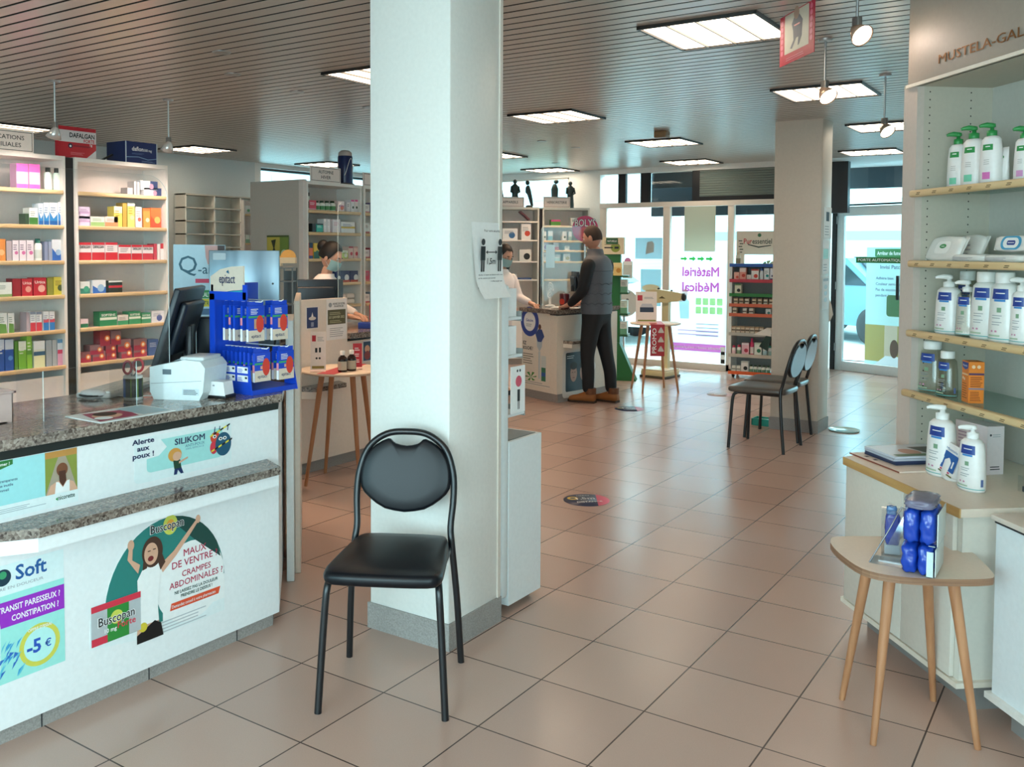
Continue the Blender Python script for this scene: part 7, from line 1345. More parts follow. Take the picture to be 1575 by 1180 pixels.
rows = [(1, [(.05, .06, .10, '#e8b0a0', ['d:#d0503a'], 'coral box', 0), (.115, .075, .17, '#e89a8a', ['t:#f0d8d0', 'd:#c8402f'], 'tall coral box', 0), (.20, .05, .07, '#efe6e0', ['n:#c88a80'], 'low cream box', 0), (.255, .085, .14, '#efe8e4', ['d:#d0402f', 'tt:#c84a3a'], 'white box with red drop', 0), (.35, .045, .16, '#e6ecf0', ['c:#2f5a9a'], 'white bottle with blue cap', 1), (.405, .06, .16, '#e8eef0', ['d:#2a9a9a', 'n:#8a9aa0'], 'white box with teal drop', 0), (.475, .045, .15, '#e8eaf0', ['d:#2a2a5a', 'bb:#3a3a6a'], 'white box with navy drop', 0), (.53, .05, .14, '#e8ecf4', ['c:#2444c0', 'b:#3a4a9a'], 'white bottle with bright blue cap', 1)]),
        (2, [(.06, .075, .13, '#dcd6c0', ['d:#2a2a24', 'tt:#5a7a4a'], 'single beige box', 0)]),
        (3, [(.05 + .067 * k + (.02 if k > 2 else 0), .045, .085, ('#dcc8a8', '#d0c0a8', '#e0d4c0')[k % 3], ['m:#4a3a30', 'tt:#8a6a50'], 'small amber oil box', 0) for k in range(8)]),
        (4, [(.04, .045, .085, '#e0d0b8', ['m:#4a3a30'], 'small cream oil box', 0), (.16, .045, .08, '#e6ded2', ['m:#5a4a40'], 'small cream oil box', 0), (.235, .05, .08, '#e6ded2', ['m:#5a4a40'], 'small cream oil box', 0), (.43, .06, .08, '#e0e6e2', ['d:#4a8a8a'], 'small white oil box', 0), (.54, .045, .085, '#e8e8e4', ['m:#3a3a40'], 'small white oil box', 0)]),
        (5, [(.03 + .055 * k, .048, .09, ('#d8c8b4', '#e0d6c4', '#cdb8a0')[k % 3], ['m:#5a4a3a', 'tt:#a88a6a'], 'beige oil box', 0) for k in range(7)] + [(.44, .14, .085, '#e6dfd6', ['d:#a0344a', 'n:#b0a49a'], 'wide cream box', 0)]),
        (6, [(.03, .05, .11, '#e8dcd8', ['c:#d02f6a', 'b:#e8c8d0'], 'white tube with pink cap', 1), (.09, .055, .12, '#e4e6e2', ['c:#d0345a', 'b:#8aa88a'], 'white tube with red cap', 1), (.155, .085, .15, '#e8b8c4', ['d:#b8304a', 'tt:#e8d8dc'], 'pink box', 0), (.25, .045, .21, '#d03a6a', ['c:#b02a5a', 'b:#e8dcd8'], 'tall magenta spray bottle', 1), (.305, .085, .16, '#e6ece4', ['d:#2a7a5a', 'tt:#c8d8c8'], 'white box with green leaf', 0), (.40, .055, .14, '#dfe8ea', ['c:#3a9a9a', 'b:#a8c8d0'], 'pale bottle with teal cap', 1), (.46, .05, .13, '#dfe6e6', ['c:#3a8a7a', 'b:#9ab8b0'], 'pale bottle with green cap', 1), (.52, .07, .12, '#e2e8e6', ['t:#8aa8a0', 'n:#8a9a94'], 'white and grey green box', 0)]),
        (7, [(.04, .045, .08, '#dfe0d8', ['m:#8a8a80'], 'small pale box', 0), (.095, .045, .08, '#dfe0d8', ['m:#8a8a80'], 'small pale box', 0), (.15, .085, .14, '#e8e8e4', ['d:#1a1c1a', 'tt:#c8c8c0'], 'white box with black dot', 0)] + [(.245 + .05 * k, .045, .10, '#e2e8e0', ['c:#2a4a34', 'b:#5a8a6a'], 'white bottle with dark green cap', 1) for k in range(5)] + [(.51, .045, .11, '#d6e2de', ['m:#24342c', 'tt:#3a9a7a'], 'teal and black box', 0), (.56, .04, .12, '#c0d8d0', ['m:#24342c', 'tt:#3a9a7a'], 'teal and black box', 0)])]
for li, its in rows:
    cap = (GZ[li - 1] - GZ[li] - .035) if li > 0 else .3
    for k, (x, w_, h, b_, sp, wd, kd) in enumerate(its):
        h = min(h, cap)
        o = (bottle(w_, h, b_, sp[0].split(':')[1], sp[1:]) if kd else carton(w_, .08, h, b_, sp)).build('remedy_bottle' if kd else 'remedy_box'); gput(o, x, .02, GZ[li] + .0005)
        tag(o, f"{wd}, {ORD[k]} from left, gondola shelf with {('', 'red and navy', 'green', 'upper orange', 'lower orange', 'grey', 'beige', 'bright orange')[li]} rail", 'bottle' if kd else 'box', f'products on gondola shelf {li + 1}')
o = bottle(.06, .16, '#d8d0bc', '#c8bca0', ['b:#8a7a5a']).build('remedy_bottle'); gput(o, .05, .06, GZ[0] + .0005); tag(o, 'cream bottle standing on the top gondola shelf', 'bottle')
s = MB(); 
for i in range(9): a = i * .7; s.add([(0, 0, 0), (.13 * math.cos(a) * .9 + .02, .05 * math.sin(a) - .03, .02 + .02 * (i % 3)), (.10 * math.cos(a + .4), .06 * math.sin(a + .4), .05)], [(0, 1, 2)], C(('#5a8a5a', '#e0e4dc', '#8aa878')[i % 3], .4))
s.box(-.14, -.06, 0, .14, .06, .02, C('#d8dcd4', .4), bev=.006); o = s.build('sachet_pile'); gput(o, .42, .12, GZ[0] + .0005); tag(o, 'pile of green and white sachets on the top gondola shelf', 'pile', None, 'stuff')
t = thing('hanging_card', 'white triangular card with dark fringe hanging at the gondola side', 'card', (0, 0, 0)); T = frame(PL(1165, 520, (-1, 8.15, 0), (0, 1, 0)), (1, 0, 0), (0, 0, 1)); part(MB().prism([(-.05, .04), (.12, .13), (.16, .10), (.16, .03)], 0, .003, C('#e6e2da', .5), T), 'sheet', t); part(MB().prism([(.02, -.10), (.12, -.15), (.16, .02), (.10, .03)], -.02, .0, C('#1f3a34', .6), T), 'fringe', t); part(MB().box(-.04, .04, -.05, -.03, .05, 0, ALU, T), 'clip', t)
# ---------------------------------------------------------------- on and around the rear column
cx_ = .4065
def colsheet(label, u0, v0, u1, v1, fn):
    a = XP(u0, v1, cx_); b_ = XP(u1, v0, cx_); T = frame((cx_, a.y, a.z), (0, 1, 0), (0, 0, 1)); w_, h = abs(b_.y - a.y), b_.z - a.z; o = tag(MB().box(0, 0, 0, w_, h, .001, PAPER, T).build('paper_notice'), label, 'notice'); s = MB(); fn(s, T @ TR(0, 0, .001), w_, h); part(s, 'print', o)
colsheet('white notice highest on the rear column side', 1266.5, 320, 1279, 366, lambda s, T, w, h: (s.rect(T, w * .3, h * .55, w * .7, h * .85, INK), s.lines(T, w * .15, h * .1, w * .85, h * .45, 4, GREYT, 1, .3)))
colsheet('notice with a green block in the middle of the column side', 1264.5, 370, 1275, 422, lambda s, T, w, h: (s.rect(T, w * .1, h * .45, w * .9, h * .75, C('#8ab89a', .5)), s.lines(T, w * .15, h * .1, w * .85, h * .35, 3, GREYT, 1, .3)))
colsheet('lowest notice with figures on the rear column side', 1264, 426, 1275, 477, lambda s, T, w, h: ([s.disc(T, w * .5, h * (.3 + .2 * i), w * .25, C('#b8c4c8', .5), 1, h * .07) for i in range(3)], s.rect(T, w * .1, h * .88, w * .9, h * .96, GREYT)))
t = thing('plastic_bag', 'crumpled cream bag hanging beyond the rear column by the door', 'bag', (0, 0, 0)); q = vat(1284, 480, (.30, 5.62)); part(MB().lathe([(.004, 0), (.05, .02), (.075, .08), (.06, .16), (.03, .26), (.012, .38), (.004, .46)], C('#e6dccb', .5), 14, TR(.35, 5.60, q.z - .10), sy=.5), 'bag', t); part(MB().box(.33, 5.55, q.z + .35, .37, 5.60, q.z + .37, ALU), 'hook', t)
p = G(1172, 646); t = thing('plastic_tray', 'turquoise plastic tray on the floor behind the two chairs', 'tray', (-.09, 5.36, 0)); tm = C('#2fa89a', .3); part(MB().prism(rrect(-.09, -.07, .085, .07, .02), 0.0, .006, tm).box(-.09, -.07, .004, -.08, .07, .06, tm).box(-.09, -.07, .004, .085, -.06, .06, tm).box(-.09, .06, .004, .085, .07, .06, tm), 'body', t); part(MB().box(-.07, -.05, .01, .06, .05, .05, C('#9ad0d0', .2), bev=.01), 'packs', t)
p = G(1281, 652); t = tag(MB().lathe([(0, 0), (.12, 0), (.13, .012), (.125, .012), (.115, .006), (0, .006)], C('#bfe0dc', .1), 30).build('glass_dish'), 'round greenish glass disc on the floor beside the rear column', 'dish'); t.location = (.56, 5.50, 0)
t = thing('automatic_door_unit', 'small white door closer box above the entrance door hinge', 'box', (0, 0, 0)); T = DT; part(MB().box(-.04, 2.17, .0, .10, 2.30, .10, C('#dfe4e6', .4), T, bev=.01), 'housing', t); part(MB().box(.02, 2.19, .10, .08, 2.25, .104, C('#23262a', .3), T), 'sensor', t)
# ================================================================ corner shelf at the right
RO = Vector((1.704, 1.435, 0)); RR = math.atan2(-.76, .65); RD = Vector((.65, -.76, 0)).normalized(); RN = Vector((.76, .65, 0)).normalized()
RT = frame(RO, RD, (0, 0, 1))      # x along the front, y up, z towards the viewer
ct = C('#bbb4a5', .5); LR = [1.791, 1.503, 1.215, .963]; RW = 1.25; RDp = .33
R = thing('corner_shelf', 'tall cream corner shelf with lettered header, right edge of the photo', 'shelf unit', RO, RR)
part(MB().box(0, 0, .702, .097, .03, 2.222, C('#c6b8ae', .45)), 'front_stile', R)
sp_ = MB().box(.075, .03, .702, .097, RDp, 2.222, ct)
T = frame((.097, 0, 0), (0, 1, 0), (0, 0, 1))
for y in (.055, .235):
    for i in range(46): sp_.disc(T, y, .76 + i * .032, .0032, C('#2a2622', .6), 1, n=8)
part(sp_, 'side_panel', R)
part(MB().box(0, RDp, .702, RW, RDp + .015, 2.26, C('#bab8b0', .5)), 'back_panel', R)
part(MB().box(.0, .0, 2.222, RW, RDp, 2.24, ct), 'top_panel', R)
part(MB().box(.03, -.012, 2.222, RW, .01, 2.235, C('#efe4d4', .4)), 'light_lip', R)
hd_ = part(MB().box(.035, -.005, 2.236, RW, .04, CEIL - .002, C('#9f9488', .5)), 'header', R)  # cream header darkened in colour to offset the ceiling panel's bright patch
a = PL(1444, 97, RO + RN * -.006, RN); la = (a - RO).dot(RD); b_ = PL(1575, 63, RO + RN * -.006, RN); lb = (b_ - RO).dot(RD)
s = MB(); T = frame((0, -.006, 0), (1, 0, 0), (0, 0, 1)); br_ = C('#8a5f34', .3, .6)
vs_, fs = text_mesh('MUSTELA-GALÉNIC', 0.0); v2, _ = text_mesh('MUSTELA-GAL', 0.0); full = (lb - la) * (max(v[0] for v in vs_) - min(v[0] for v in vs_)) / (max(v[0] for v in v2) - min(v[0] for v in v2))
s.txt(T, la, a.z - .003, .036, 'MUSTELA-GALÉNIC', br_, 1, .004, 'l', wid=full); s.txt(T, la, a.z - .003, .036, 'MUSTELA-GALÉNIC', br_, 4, .0, 'l', wid=full); part(s, 'lettering', hd_, 'bronze lettering')
for z in LR:
    sh = part(MB().box(.098, .014, z - .008, RW, RDp - .002, z, M_SHELFGLASS), 'shelf', R, 'glass shelf'); s = MB().box(.06 if z < 1.0 else .085, -.022, z - .024, RW, .014, z + .004, M_BEECH, bev=.008)
    T = frame((0, -.0222, z - .01), (1, 0, 0), (0, 0, 1))
    for i in range(9): s.rect(T, .14 + i * .11, -.006, .165 + i * .11, -.003, C('#6a5236', .6), 1); s.rect(T, .145 + i * .11, .0, .17 + i * .11, .003, C('#6a5236', .6), 1)
    part(s, 'wood_edge', sh)
# base cupboard and its worktop
wpoly = [(.137, -.304), (.911, -.304), (.911, .36), (-.01, .36), (-.012, -.0)]
B_ = thing('base_cupboard', 'cream base cupboard under the corner shelf', 'cupboard', RO, RR); bm = C('#ddd8cd', .45)
part(MB().prism([(.150, -.284), (.893, -.284), (.893, .35), (.0, .35), (.0, .0)], .115, .672, bm), 'body', B_)
part(MB().prism([(.135, -.305), (.912, -.305), (.912, .35), (-.01, .35), (-.01, 0)], .10, .118, C('#e6dccd', .4)), 'bottom_ledge', B_); part(MB().prism([(.16, -.20), (.86, -.20), (.86, .33), (.02, .33), (.02, 0)], 0, .10, C('#8b8784', .6)), 'plinth', B_)
xg = (PL(1389, 800, RO + RN * -.3, RN) - RO).dot(RD)
for x0, x1 in ((.153, xg - .002), (xg + .002, .868)): part(MB().box(x0, -.302, .122, x1, -.285, .668, bm, bev=.002), 'door', B_)
part(MB().box(xg - .08, -.316, .60, xg - .045, -.302, .606, C('#d9d6d0', .3), bev=.002), 'handle', B_)
W_ = tag(MB().prism(wpoly, .672, .70, C('#e2d3c3', .42)).build('cupboard_worktop'), 'cream worktop with oak front edge on the corner cupboard', 'worktop'); at(W_, RO, RR)
part(MB().box(.137, -.309, .670, .911, -.303, .701, wood('oak_edging', '#b98d54', '#cda468', .45, (3, 40, 40))), 'front_edge', W_, 'oak front edge')
# neighbouring low cabinet at the photo edge
q = G(1524, 790.6, .70); lx, ly = (q - RO).dot(RD), (q - RO).dot(RN)
L_ = thing('low_cabinet', 'low pale cabinet cut by the right photo edge', 'cabinet', RO, RR)
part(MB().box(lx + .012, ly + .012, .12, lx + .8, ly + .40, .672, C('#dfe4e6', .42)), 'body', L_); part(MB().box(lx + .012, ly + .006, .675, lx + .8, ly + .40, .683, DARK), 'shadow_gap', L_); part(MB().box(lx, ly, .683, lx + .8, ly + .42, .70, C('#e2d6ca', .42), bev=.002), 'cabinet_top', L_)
part(MB().box(lx + .0, ly - .006, .10, lx + .8, ly + .4, .12, C('#e8e4de', .4)), 'bottom_ledge', L_); part(MB().box(lx + .03, ly + .07, 0, lx + .8, ly + .38, .10, C('#8b8784', .6)), 'plinth', L_)
# ---------------------------------------------------------------- bottles and packs
NAV = C('#1f3f8f', .35); CLEAR = glass('clear_bottle', (.86, .86, .82), .12)
def on_r(u, v, dy): q = PL(u, v, RO + RN * dy, RN); return (q - RO).dot(RD), q.z
def lotion(label, u0, u1, vt, dy, z, kind='pump', body='#ece8e6', cap='#eeeeec', logo='navy', fine=True, group=None, clear=False, vb=None, tilt=0, tail='#9ab8a0', name='lotion_bottle', cat='bottle'):
    x0, _ = on_r(u0, 500, dy); x1, _ = on_r(u1, 500, dy); _, zt = on_r((u0 + u1) / 2, vt, dy); w_ = x1 - x0; r = w_ / 2; h = zt - z
    p = RO + RD * ((x0 + x1) / 2) + RN * dy; t = thing(name, label, cat, (p.x, p.y, z + .0005), RR + tilt, group); bm_ = CLEAR if clear else C(body, .28); hb = h * (.80 if kind == 'pump' else .86)
    prof = [(0, 0), (r * .93, 0), (r, .006), (r * 1.0, hb * .25), (r * .93, hb * .7), (r * .84, hb * .92), (r * .6, hb * .985), (r * .34, hb)]
    part(MB().lathe(prof, bm_, 28, sy=.72), 'body', t); cm_ = C(cap, .35); s = MB()
    if kind == 'pump':
        s.lathe([(r * .34, hb), (r * .36, hb + h * .012), (r * .36, hb + h * .085), (r * .15, hb + h * .095), (r * .13, hb + h * .15), (0, hb + h * .15)], cm_, 18).tube([(0, .004, h * .965), (0, -.012 - r * .2, h * .975), (-r * .25, -.012 - r * .45, h * .968), (-r * .3, -.012 - r * .6, h * .955)], [.010, .010, .007, .005], cm_, 10).lathe([(.011, hb + h * .14), (.013, h * .95), (.012, h * .995), (0, h)], cm_, 14)
        part(s, 'pump', t)
    else: part(s.lathe([(r * .5, hb - .004), (r * .52, hb), (r * .52, h - .004), (r * .48, h), (0, h)], cm_, 22), 'cap', t)
    s = MB()
    def curved(z0, z1, a0, a1, m, off=1.012, shp=None):
        vs_ = []; n = 10
        for k in range(2):
            zz = (z0, z1)[k]
            f = 1.0 if zz < hb * .25 else (1 - .07 * (zz - hb * .25) / (hb * .45) if zz < hb * .7 else .93 - .09 * (zz - hb * .7) / (hb * .22))
            for i in range(n + 1): a_ = a0 + (a1 - a0) * i / n; vs_.append((r * off * f * math.cos(a_), r * off * f * .72 * math.sin(a_), zz))
        s.add(vs_, [(i, i + 1, n + 2 + i, n + 1 + i) for i in range(n)], m, True)
    c0 = -1.15
    if logo == 'navy':
        if clear: curved(hb * .05, hb * .86, c0 - .75, c0 + .75, C('#e8e4e0', .5), 1.008) if fine else None
        curved(hb * .72, hb * .89, c0 - .6, c0 + .6, NAV, 1.02); curved(hb * .68, hb * .715, c0 - .4, c0 + .4, C('#3a86c8', .35), 1.02); curved(hb * .81, hb * .825, c0 - .32, c0 + .36, PAPER, 1.028)
        for zz, a_ in ((.44, .5), (.40, .42), (.33, .5), (.29, .4)): curved(hb * zz, hb * (zz + .012), c0 - .5, c0 - .5 + a_ * 1.4, GREYT, 1.02)
        curved(hb * .50, hb * .58, c0 - .15, c0 + .15, C('#7fa384', .4), 1.02); curved(hb * .10, hb * .125, c0 - .8, c0 + .1, C('#a9c2a4', .4), 1.02); curved(hb * .055, hb * .07, c0 - 1.1, c0 + 1.5, C('#5fb0b0', .4), 1.02); curved(hb * .12, hb * .26, c0 + 1.05, c0 + 1.3, C('#5a6a9a', .5), 1.02)
        for i in range(2): curved(hb * .17, hb * .2, c0 - .55 + .3 * i, c0 - .4 + .3 * i, C('#c88aa8', .4), 1.02)
    else:
        gn_ = C('#2f8f4a', .35); curved(hb * .70, hb * .82, c0 - .5, c0 + .5, gn_, 1.02); curved(hb * .765, hb * .785, c0 - .2, c0 + .25, PAPER, 1.028); curved(hb * .0, hb * .04, c0 - .6, c0 + .5, gn_, 1.02); curved(hb * .12, hb * .26, c0 - .4, c0 + .3, C(tail, .4), 1.02)
        for zz in (.5, .46, .42): curved(hb * zz, hb * (zz + .012), c0 - .3, c0 + .2, C('#b8b4b0', .5), 1.02)
    part(s, 'printed_label', t); return t
K7 = 195 / 852; f7 = lambda x: 1380 + x * K7; g7 = lambda y: 150 + y * K7
GP = '#2f8f4a'
for (x0, x1, y0, kd, tl, wd, dy) in ((330, 428, 245, 'pump', '#7fd0b0', 'first from left, shortest of the green pump bottles', .12), (425, 540, 203, 'pump', '#7fd0b0', 'second from left, mint snail print', .10), (545, 658, 184, 'pump', '#e07ac0', 'third from left, pink print, tallest', .08), (768, 868, 208, 'pump', '#e0a0d0', 'right of the small tube, cut by photo edge', .08)):
    lotion(f'white bottle with green pump, {wd}, top shelf', f7(x0), f7(x1), g7(y0), dy, LR[0], kd, '#f0ecea', GP, 'green', tail=tl)
# tube on the top shelf
def tube_pack(label, u0, u1, vt, dy, z, capc, prints, rz=0, lean=0, h=None):
    x0, _ = on_r(u0, 400, dy); x1, _ = on_r(u1, 400, dy); _, zt = on_r((u0 + u1) / 2, vt, dy); w_ = x1 - x0; h = h or zt - z; p = RO + RD * ((x0 + x1) / 2) + RN * dy; t = thing('cream_tube', label, 'tube', (p.x, p.y, z + .0005), RR + rz)
    T = RX(lean); s = MB(); vs_ = []; n = 20
    for k, (zz, a_, b_) in enumerate(((.12, .42, .3), (.14, .45, .32), (.5, .47, .22), (.85, .495, .08), (1, .5, .025))):
        for j in range(n): th = 2 * PI * j / n; vs_.append((w_ * a_ * math.cos(th), w_ * b_ * math.sin(th), h * zz))
    s.add(vs_, [(i * n + j, i * n + (j + 1) % n, (i + 1) * n + (j + 1) % n, (i + 1) * n + j) for i in range(4) for j in range(n)] + [tuple(range(80, 100))], C('#f0ecea', .35), True, T); part(s, 'body', t)
    part(MB().lathe([(0, 0), (w_ * .36, 0), (w_ * .38, .003), (w_ * .40, h * .125), (0, h * .125)], C(capc, .35), 20, T, sy=.72), 'cap', t)
    s = MB(); TT = T @ frame((0, -w_ * .335, 0), (1, 0, 0), (0, .20 * w_ * 0 + .28 * w_, h)); prints(s, TT, w_, h); part(s, 'printed_label', t); return t
def pr_g(s, T, w, h): s.disc(T, 0, h * .74, w * .26, C(GP, .35), 2, h * .055); s.rect(T, -w * .12, h * .73, w * .12, h * .75, PAPER, 3); s.disc(T, -w * .1, h * .33, w * .12, C('#e09a6a', .4), 2, h * .06); s.lines(T, -w * .2, h * .48, w * .2, h * .58, 3, GREYT, 2, .3)
tube_pack('small white tube with green base between two green pump bottles', f7(656), f7(732), g7(340), .11, LR[0], GP, pr_g)
# wipes on the second shelf
def puff(sx_, sy_, sz, m, s=None, T=None, seed=0, amp=.004, nx=12, ny=8, nz=6):
    """soft pillow-shaped pack"""
    rd = random.Random(seed); s = s or MB(); ph = [rd.uniform(0, 6) for _ in range(6)]; b = bmesh.new(); bmesh.ops.create_cube(b, size=2); bmesh.ops.subdivide_edges(b, edges=b.edges[:], cuts=7, use_grid_fill=True)
    for v in b.verts:
        x, y, z = v.co; e = max(abs(x), abs(y), abs(z)); L = (abs(x) ** 5 + abs(y) ** 5 + abs(z) ** 5) ** .2; k = 1 / max(L, .01)
        q = Vector((x * k * sx_ / 2, y * k * sy_ / 2, z * k * sz / 2)); w_ = amp * (math.sin(x * 5 + ph[0] + y * 3) * math.sin(z * 6 + ph[1]) + .6 * math.sin(y * 9 + z * 7 + ph[2]))
        v.co = q * (1 + w_ / max(q.length, .02))
    b.verts.index_update(); s.add([v.co[:] for v in b.verts], [[v.index for v in f.verts] for f in b.faces], m, True, T); b.free(); return s
WP = C('#e9e4df', .25)
def wipes(label, u0, u1, vt, vb_, dy, z, lean, fn, depth=.03, seed=1, flat=False):
    x0, _ = on_r(u0, 400, dy); x1, _ = on_r(u1, 400, dy); _, zt = on_r((u0 + u1) / 2, vt, dy); w_ = x1 - x0; h = zt - z; p = RO + RD * ((x0 + x1) / 2) + RN * dy
    t = thing('wipes_pack', label, 'pack', (p.x, p.y, z + .001), RR, 'wipes packs on the second shelf')
    if flat: part(puff(w_, .10, h, WP, None, TR(0, 0, h / 2), seed, .0015), 'packet', t); T = frame((0, -.0515, h * .0), (1, 0, 0), (0, 0, 1))
    else:
        hh = h / math.cos(lean); T0 = RX(-lean); part(puff(w_, depth, hh, WP, None, T0 @ TR(0, 0, hh / 2), seed, .002), 'packet', t); T = T0 @ frame((0, -depth / 2 - .0006, 0), (1, 0, 0), (0, 0, 1))
        for e in (-1, 1): part(MB().box(-.012 if e > 0 else -.008, -.002, .004, .008 if e > 0 else .012, .002, hh - .004, C('#dcd8d2', .3), T0 @ TR(e * (w_ / 2 + .002), 0, 0)), 'seal', t)
    s = MB(); fn(s, T, w_, h / math.cos(lean)); part(s, 'printed_label', t)
def w1(s, T, w, h): s.poly(T, [(p - .0, q) for p, q in rrect(-w * .22, h * .25, w * .22, h * .75, .02)], C('#f4f0ec', .3), 3); s.disc(T, 0, h * .55, w * .10, C(GP, .35), 4, h * .09); s.rect(T, -w * .05, h * .53, w * .05, h * .56, PAPER, 5)
def w2(s, T, w, h): s.lines(T, -w * .4, h * .2, w * .3, h * .7, 3, C('#b0aab0', .5), 1, .4)
def w3(s, T, w, h): s.poly(T, rrect(-w * .28, h * .05, w * .30, h * .95, .025), C('#3f9fc8', .35), 3); s.poly(T, rrect(-w * .21, h * .16, w * .23, h * .84, .02), PAPER, 4); s.poly(T, rrect(-w * .10, h * .35, w * .14, h * .66, .008), NAV, 5); s.rect(T, -w * .07, h * .48, w * .11, h * .53, PAPER, 6)
wipes('white wipes pack leaning back with green oval, left on second shelf', f7(185), f7(400), g7(940), 0, .05, LR[1], .45, w1, seed=1)
wipes('white wipes pack leaning behind the green oval pack', f7(370), f7(545), g7(930), 0, .15, LR[1], .40, w2, seed=2)
wipes('flat pale wipes pack lying in the middle of the second shelf', f7(430), f7(650), g7(1055), 0, .09, LR[1], 0, w2, flat=True, seed=3)
wipes('white wipes pack with blue rounded square, stacked at the photo edge', f7(660), f7(900), g7(935), 0, .075, LR[1] + .041, .22, w3, seed=4)
wipes('flat white wipes pack under the blue square pack', f7(648), f7(900), g7(1058), 0, .09, LR[1], 0, w2, flat=True, seed=5)
# third shelf: milky and clear bottles with navy emblems
K8 = 195 / 885; f8 = lambda x: 1380 + x * K8; g8 = lambda y: 390 + y * K8
for (x0, x1, y0, kd, cl, dy, wd) in ((188, 335, 98, 'pump', False, .14, 'tall white pump bottle, leftmost on third shelf'), (292, 424, 152, 'pump', False, .07, 'white pump bottle, second from left on third shelf'), (425, 545, 122, 'cap', True, .20, 'clear capped bottle behind the small pump bottle, third shelf'), (428, 540, 190, 'pump', True, .06, 'small clear pump bottle in the middle of third shelf'), (540, 695, 128, 'cap', False, .07, 'large white capped bottle, left of the pair on third shelf'), (668, 828, 132, 'cap', False, .06, 'large white capped bottle, right of the pair on third shelf'), (806, 920, 172, 'pump', False, .06, 'white pump bottle cut by photo edge on third shelf')):
    lotion('%s, navy emblem' % wd, f8(x0), f8(x1), g8(y0), dy, LR[2], kd, '#e6e6e2' if kd == 'cap' else '#eceae8', '#e8e6e2', clear=cl)
for (x0, x1, y0, dy, wd) in ((186, 320, 612, .08, 'clear capped bottle, leftmost on the fourth shelf'), (318, 410, 612, .20, 'clear capped bottle at the back of the fourth shelf'), (305, 412, 682, .06, 'shorter clear capped bottle in front on the fourth shelf')):
    lotion(wd + ', navy emblem', f8(x0), f8(x1), g8(y0), dy, LR[3], 'cap', '#d8d4c8', '#eceae6', clear=True, fine=False)
def rbox(label, name, u0, u1, vt, dy, z, depth, base, fn, cat='box', turn=0):
    x0, _ = on_r(u0, 500, dy); x1, _ = on_r(u1, 500, dy); _, zt = on_r((u0 + u1) / 2, vt, dy); w_ = x1 - x0; h = zt - z; p = RO + RD * x0 + RN * dy; t = thing(name, label, cat, (p.x, p.y, z + .0005), RR + turn)
    part(MB().box(0, 0, 0, w_, depth, h, C(base, .4)), 'carton', t); s = MB(); fn(s, frame((0, 0, 0), (1, 0, 0), (0, 0, 1)), w_, h, frame((w_, 0, 0), (0, 1, 0), (0, 0, 1)), depth); part(s, 'print', t); return t
def o_pr(s, T, w, h, T2, d):
    s.poly(T, [(w * .05, h * .97), (w * .92, h * .97), (w * .9, h * .84), (w * .5, h * .79), (w * .08, h * .84)], NAV, 1); s.txt(T, w * .48, h * .87, h * .05, 'Mustela', PAPER, 2, .01, 'c', wid=w * .62); s.rect(T, w * .05, h * .66, w * .9, h * .70, C('#f2c8a0', .5)); s.lines(T, w * .1, h * .1, w * .8, h * .5, 7, C('#8a4a1a', .5), 1, .3)
    s.disc(T, w * .2, h * .58, w * .08, C('#f4e0c8', .5)); s.disc(T, w * .4, h * .56, w * .08, C('#f4e0c8', .5))
    s.rect(T2, 0, h * .68, d, h * .73, C('#5a3a5a', .5)); s.rect(T2, 0, h * .33, d, h * .37, C('#8a7a8a', .5)); s.lines(T2, d * .1, h * .4, d * .9, h * .66, 6, C('#8a3a10', .5), 1, .4); s.lines(T2, d * .1, h * .06, d * .9, h * .3, 6, C('#8a3a10', .5), 1, .4); s.disc(T2, d * .3, h * .88, d * .12, C('#f2c8a0', .5)); s.disc(T2, d * .65, h * .88, d * .12, C('#f2c8a0', .5))
rbox('orange sun care box on the fourth shelf', 'sun_care_box', f8(462), f8(542), g8(752), .06, LR[3], .055, '#e8822a', o_pr, turn=-.25)
# on the cupboard worktop
K9 = 315 / 1239; f9 = lambda x: 1260 + x * K9; g9 = lambda y: 600 + y * K9
def dy_for(u, v, z=.70): return (G(u, v, z) - RO).dot(RN)
lotion('tall white pump bottle with navy emblem beside the magazines', f9(698), f9(825), g9(96), dy_for(f9(745), g9(515)), .70, 'pump', '#eeecea')
lotion('white pump bottle with navy emblem at the worktop front', f9(888), f9(1010), g9(220), dy_for(f9(950), g9(615)), .70, 'pump', '#eeecea')
def pr_1(s, T, w, h): s.rect(T, -w * .42, h * .3, w * .42, h * .8, C('#1f5fa8', .35), 2); s.txt(T, 0, h * .42, h * .2, '1+1', PAPER, 3, .02, 'c', wid=w * .6); s.rect(T, -w * .42, h * .17, w * .42, h * .21, C('#6a6a3a', .4), 2); s.rect(T, -w * .25, h * .23, w * .25, h * .28, C('#c84a6a', .4), 2); s.txt(T, 0, h * .85, h * .06, 'Mustela', C('#6a8ab8', .4), 2, .01, 'c', wid=w * .6)
x_, dyv = 0, dy_for(f9(825), g9(570)); t = tube_pack('white and blue 1+1 tube leaning on the front pump bottle', f9(775), f9(890), g9(335), dyv + .03, .702, '#ece8e4', pr_1, rz=0, lean=0); 
t.rotation_euler = (0, .20, RR)
def p_pr(s, T, w, h, T2, d): s.lines(T, w * .1, h * .55, w * .5, h * .9, 5, C('#b090a8', .5), 1, .3); s.disc(T, w * .25, h * .45, w * .12, C('#c8a0b8', .5), 1); s.lines(T2, d * .2, h * .1, d * .8, h * .2, 2, BLACK, 1, .4); s.disc(T2, d * .2, h * .82, d * .06, INK, 1); s.lines(T2, d * .3, h * .78, d * .9, h * .86, 2, GREYT, 1, .3)
rbox('pale pink white carton behind the two worktop bottles', 'cream_carton', f9(842), f9(1008), g9(205), .06, .70, .075, '#e6d8da', p_pr, turn=.12)
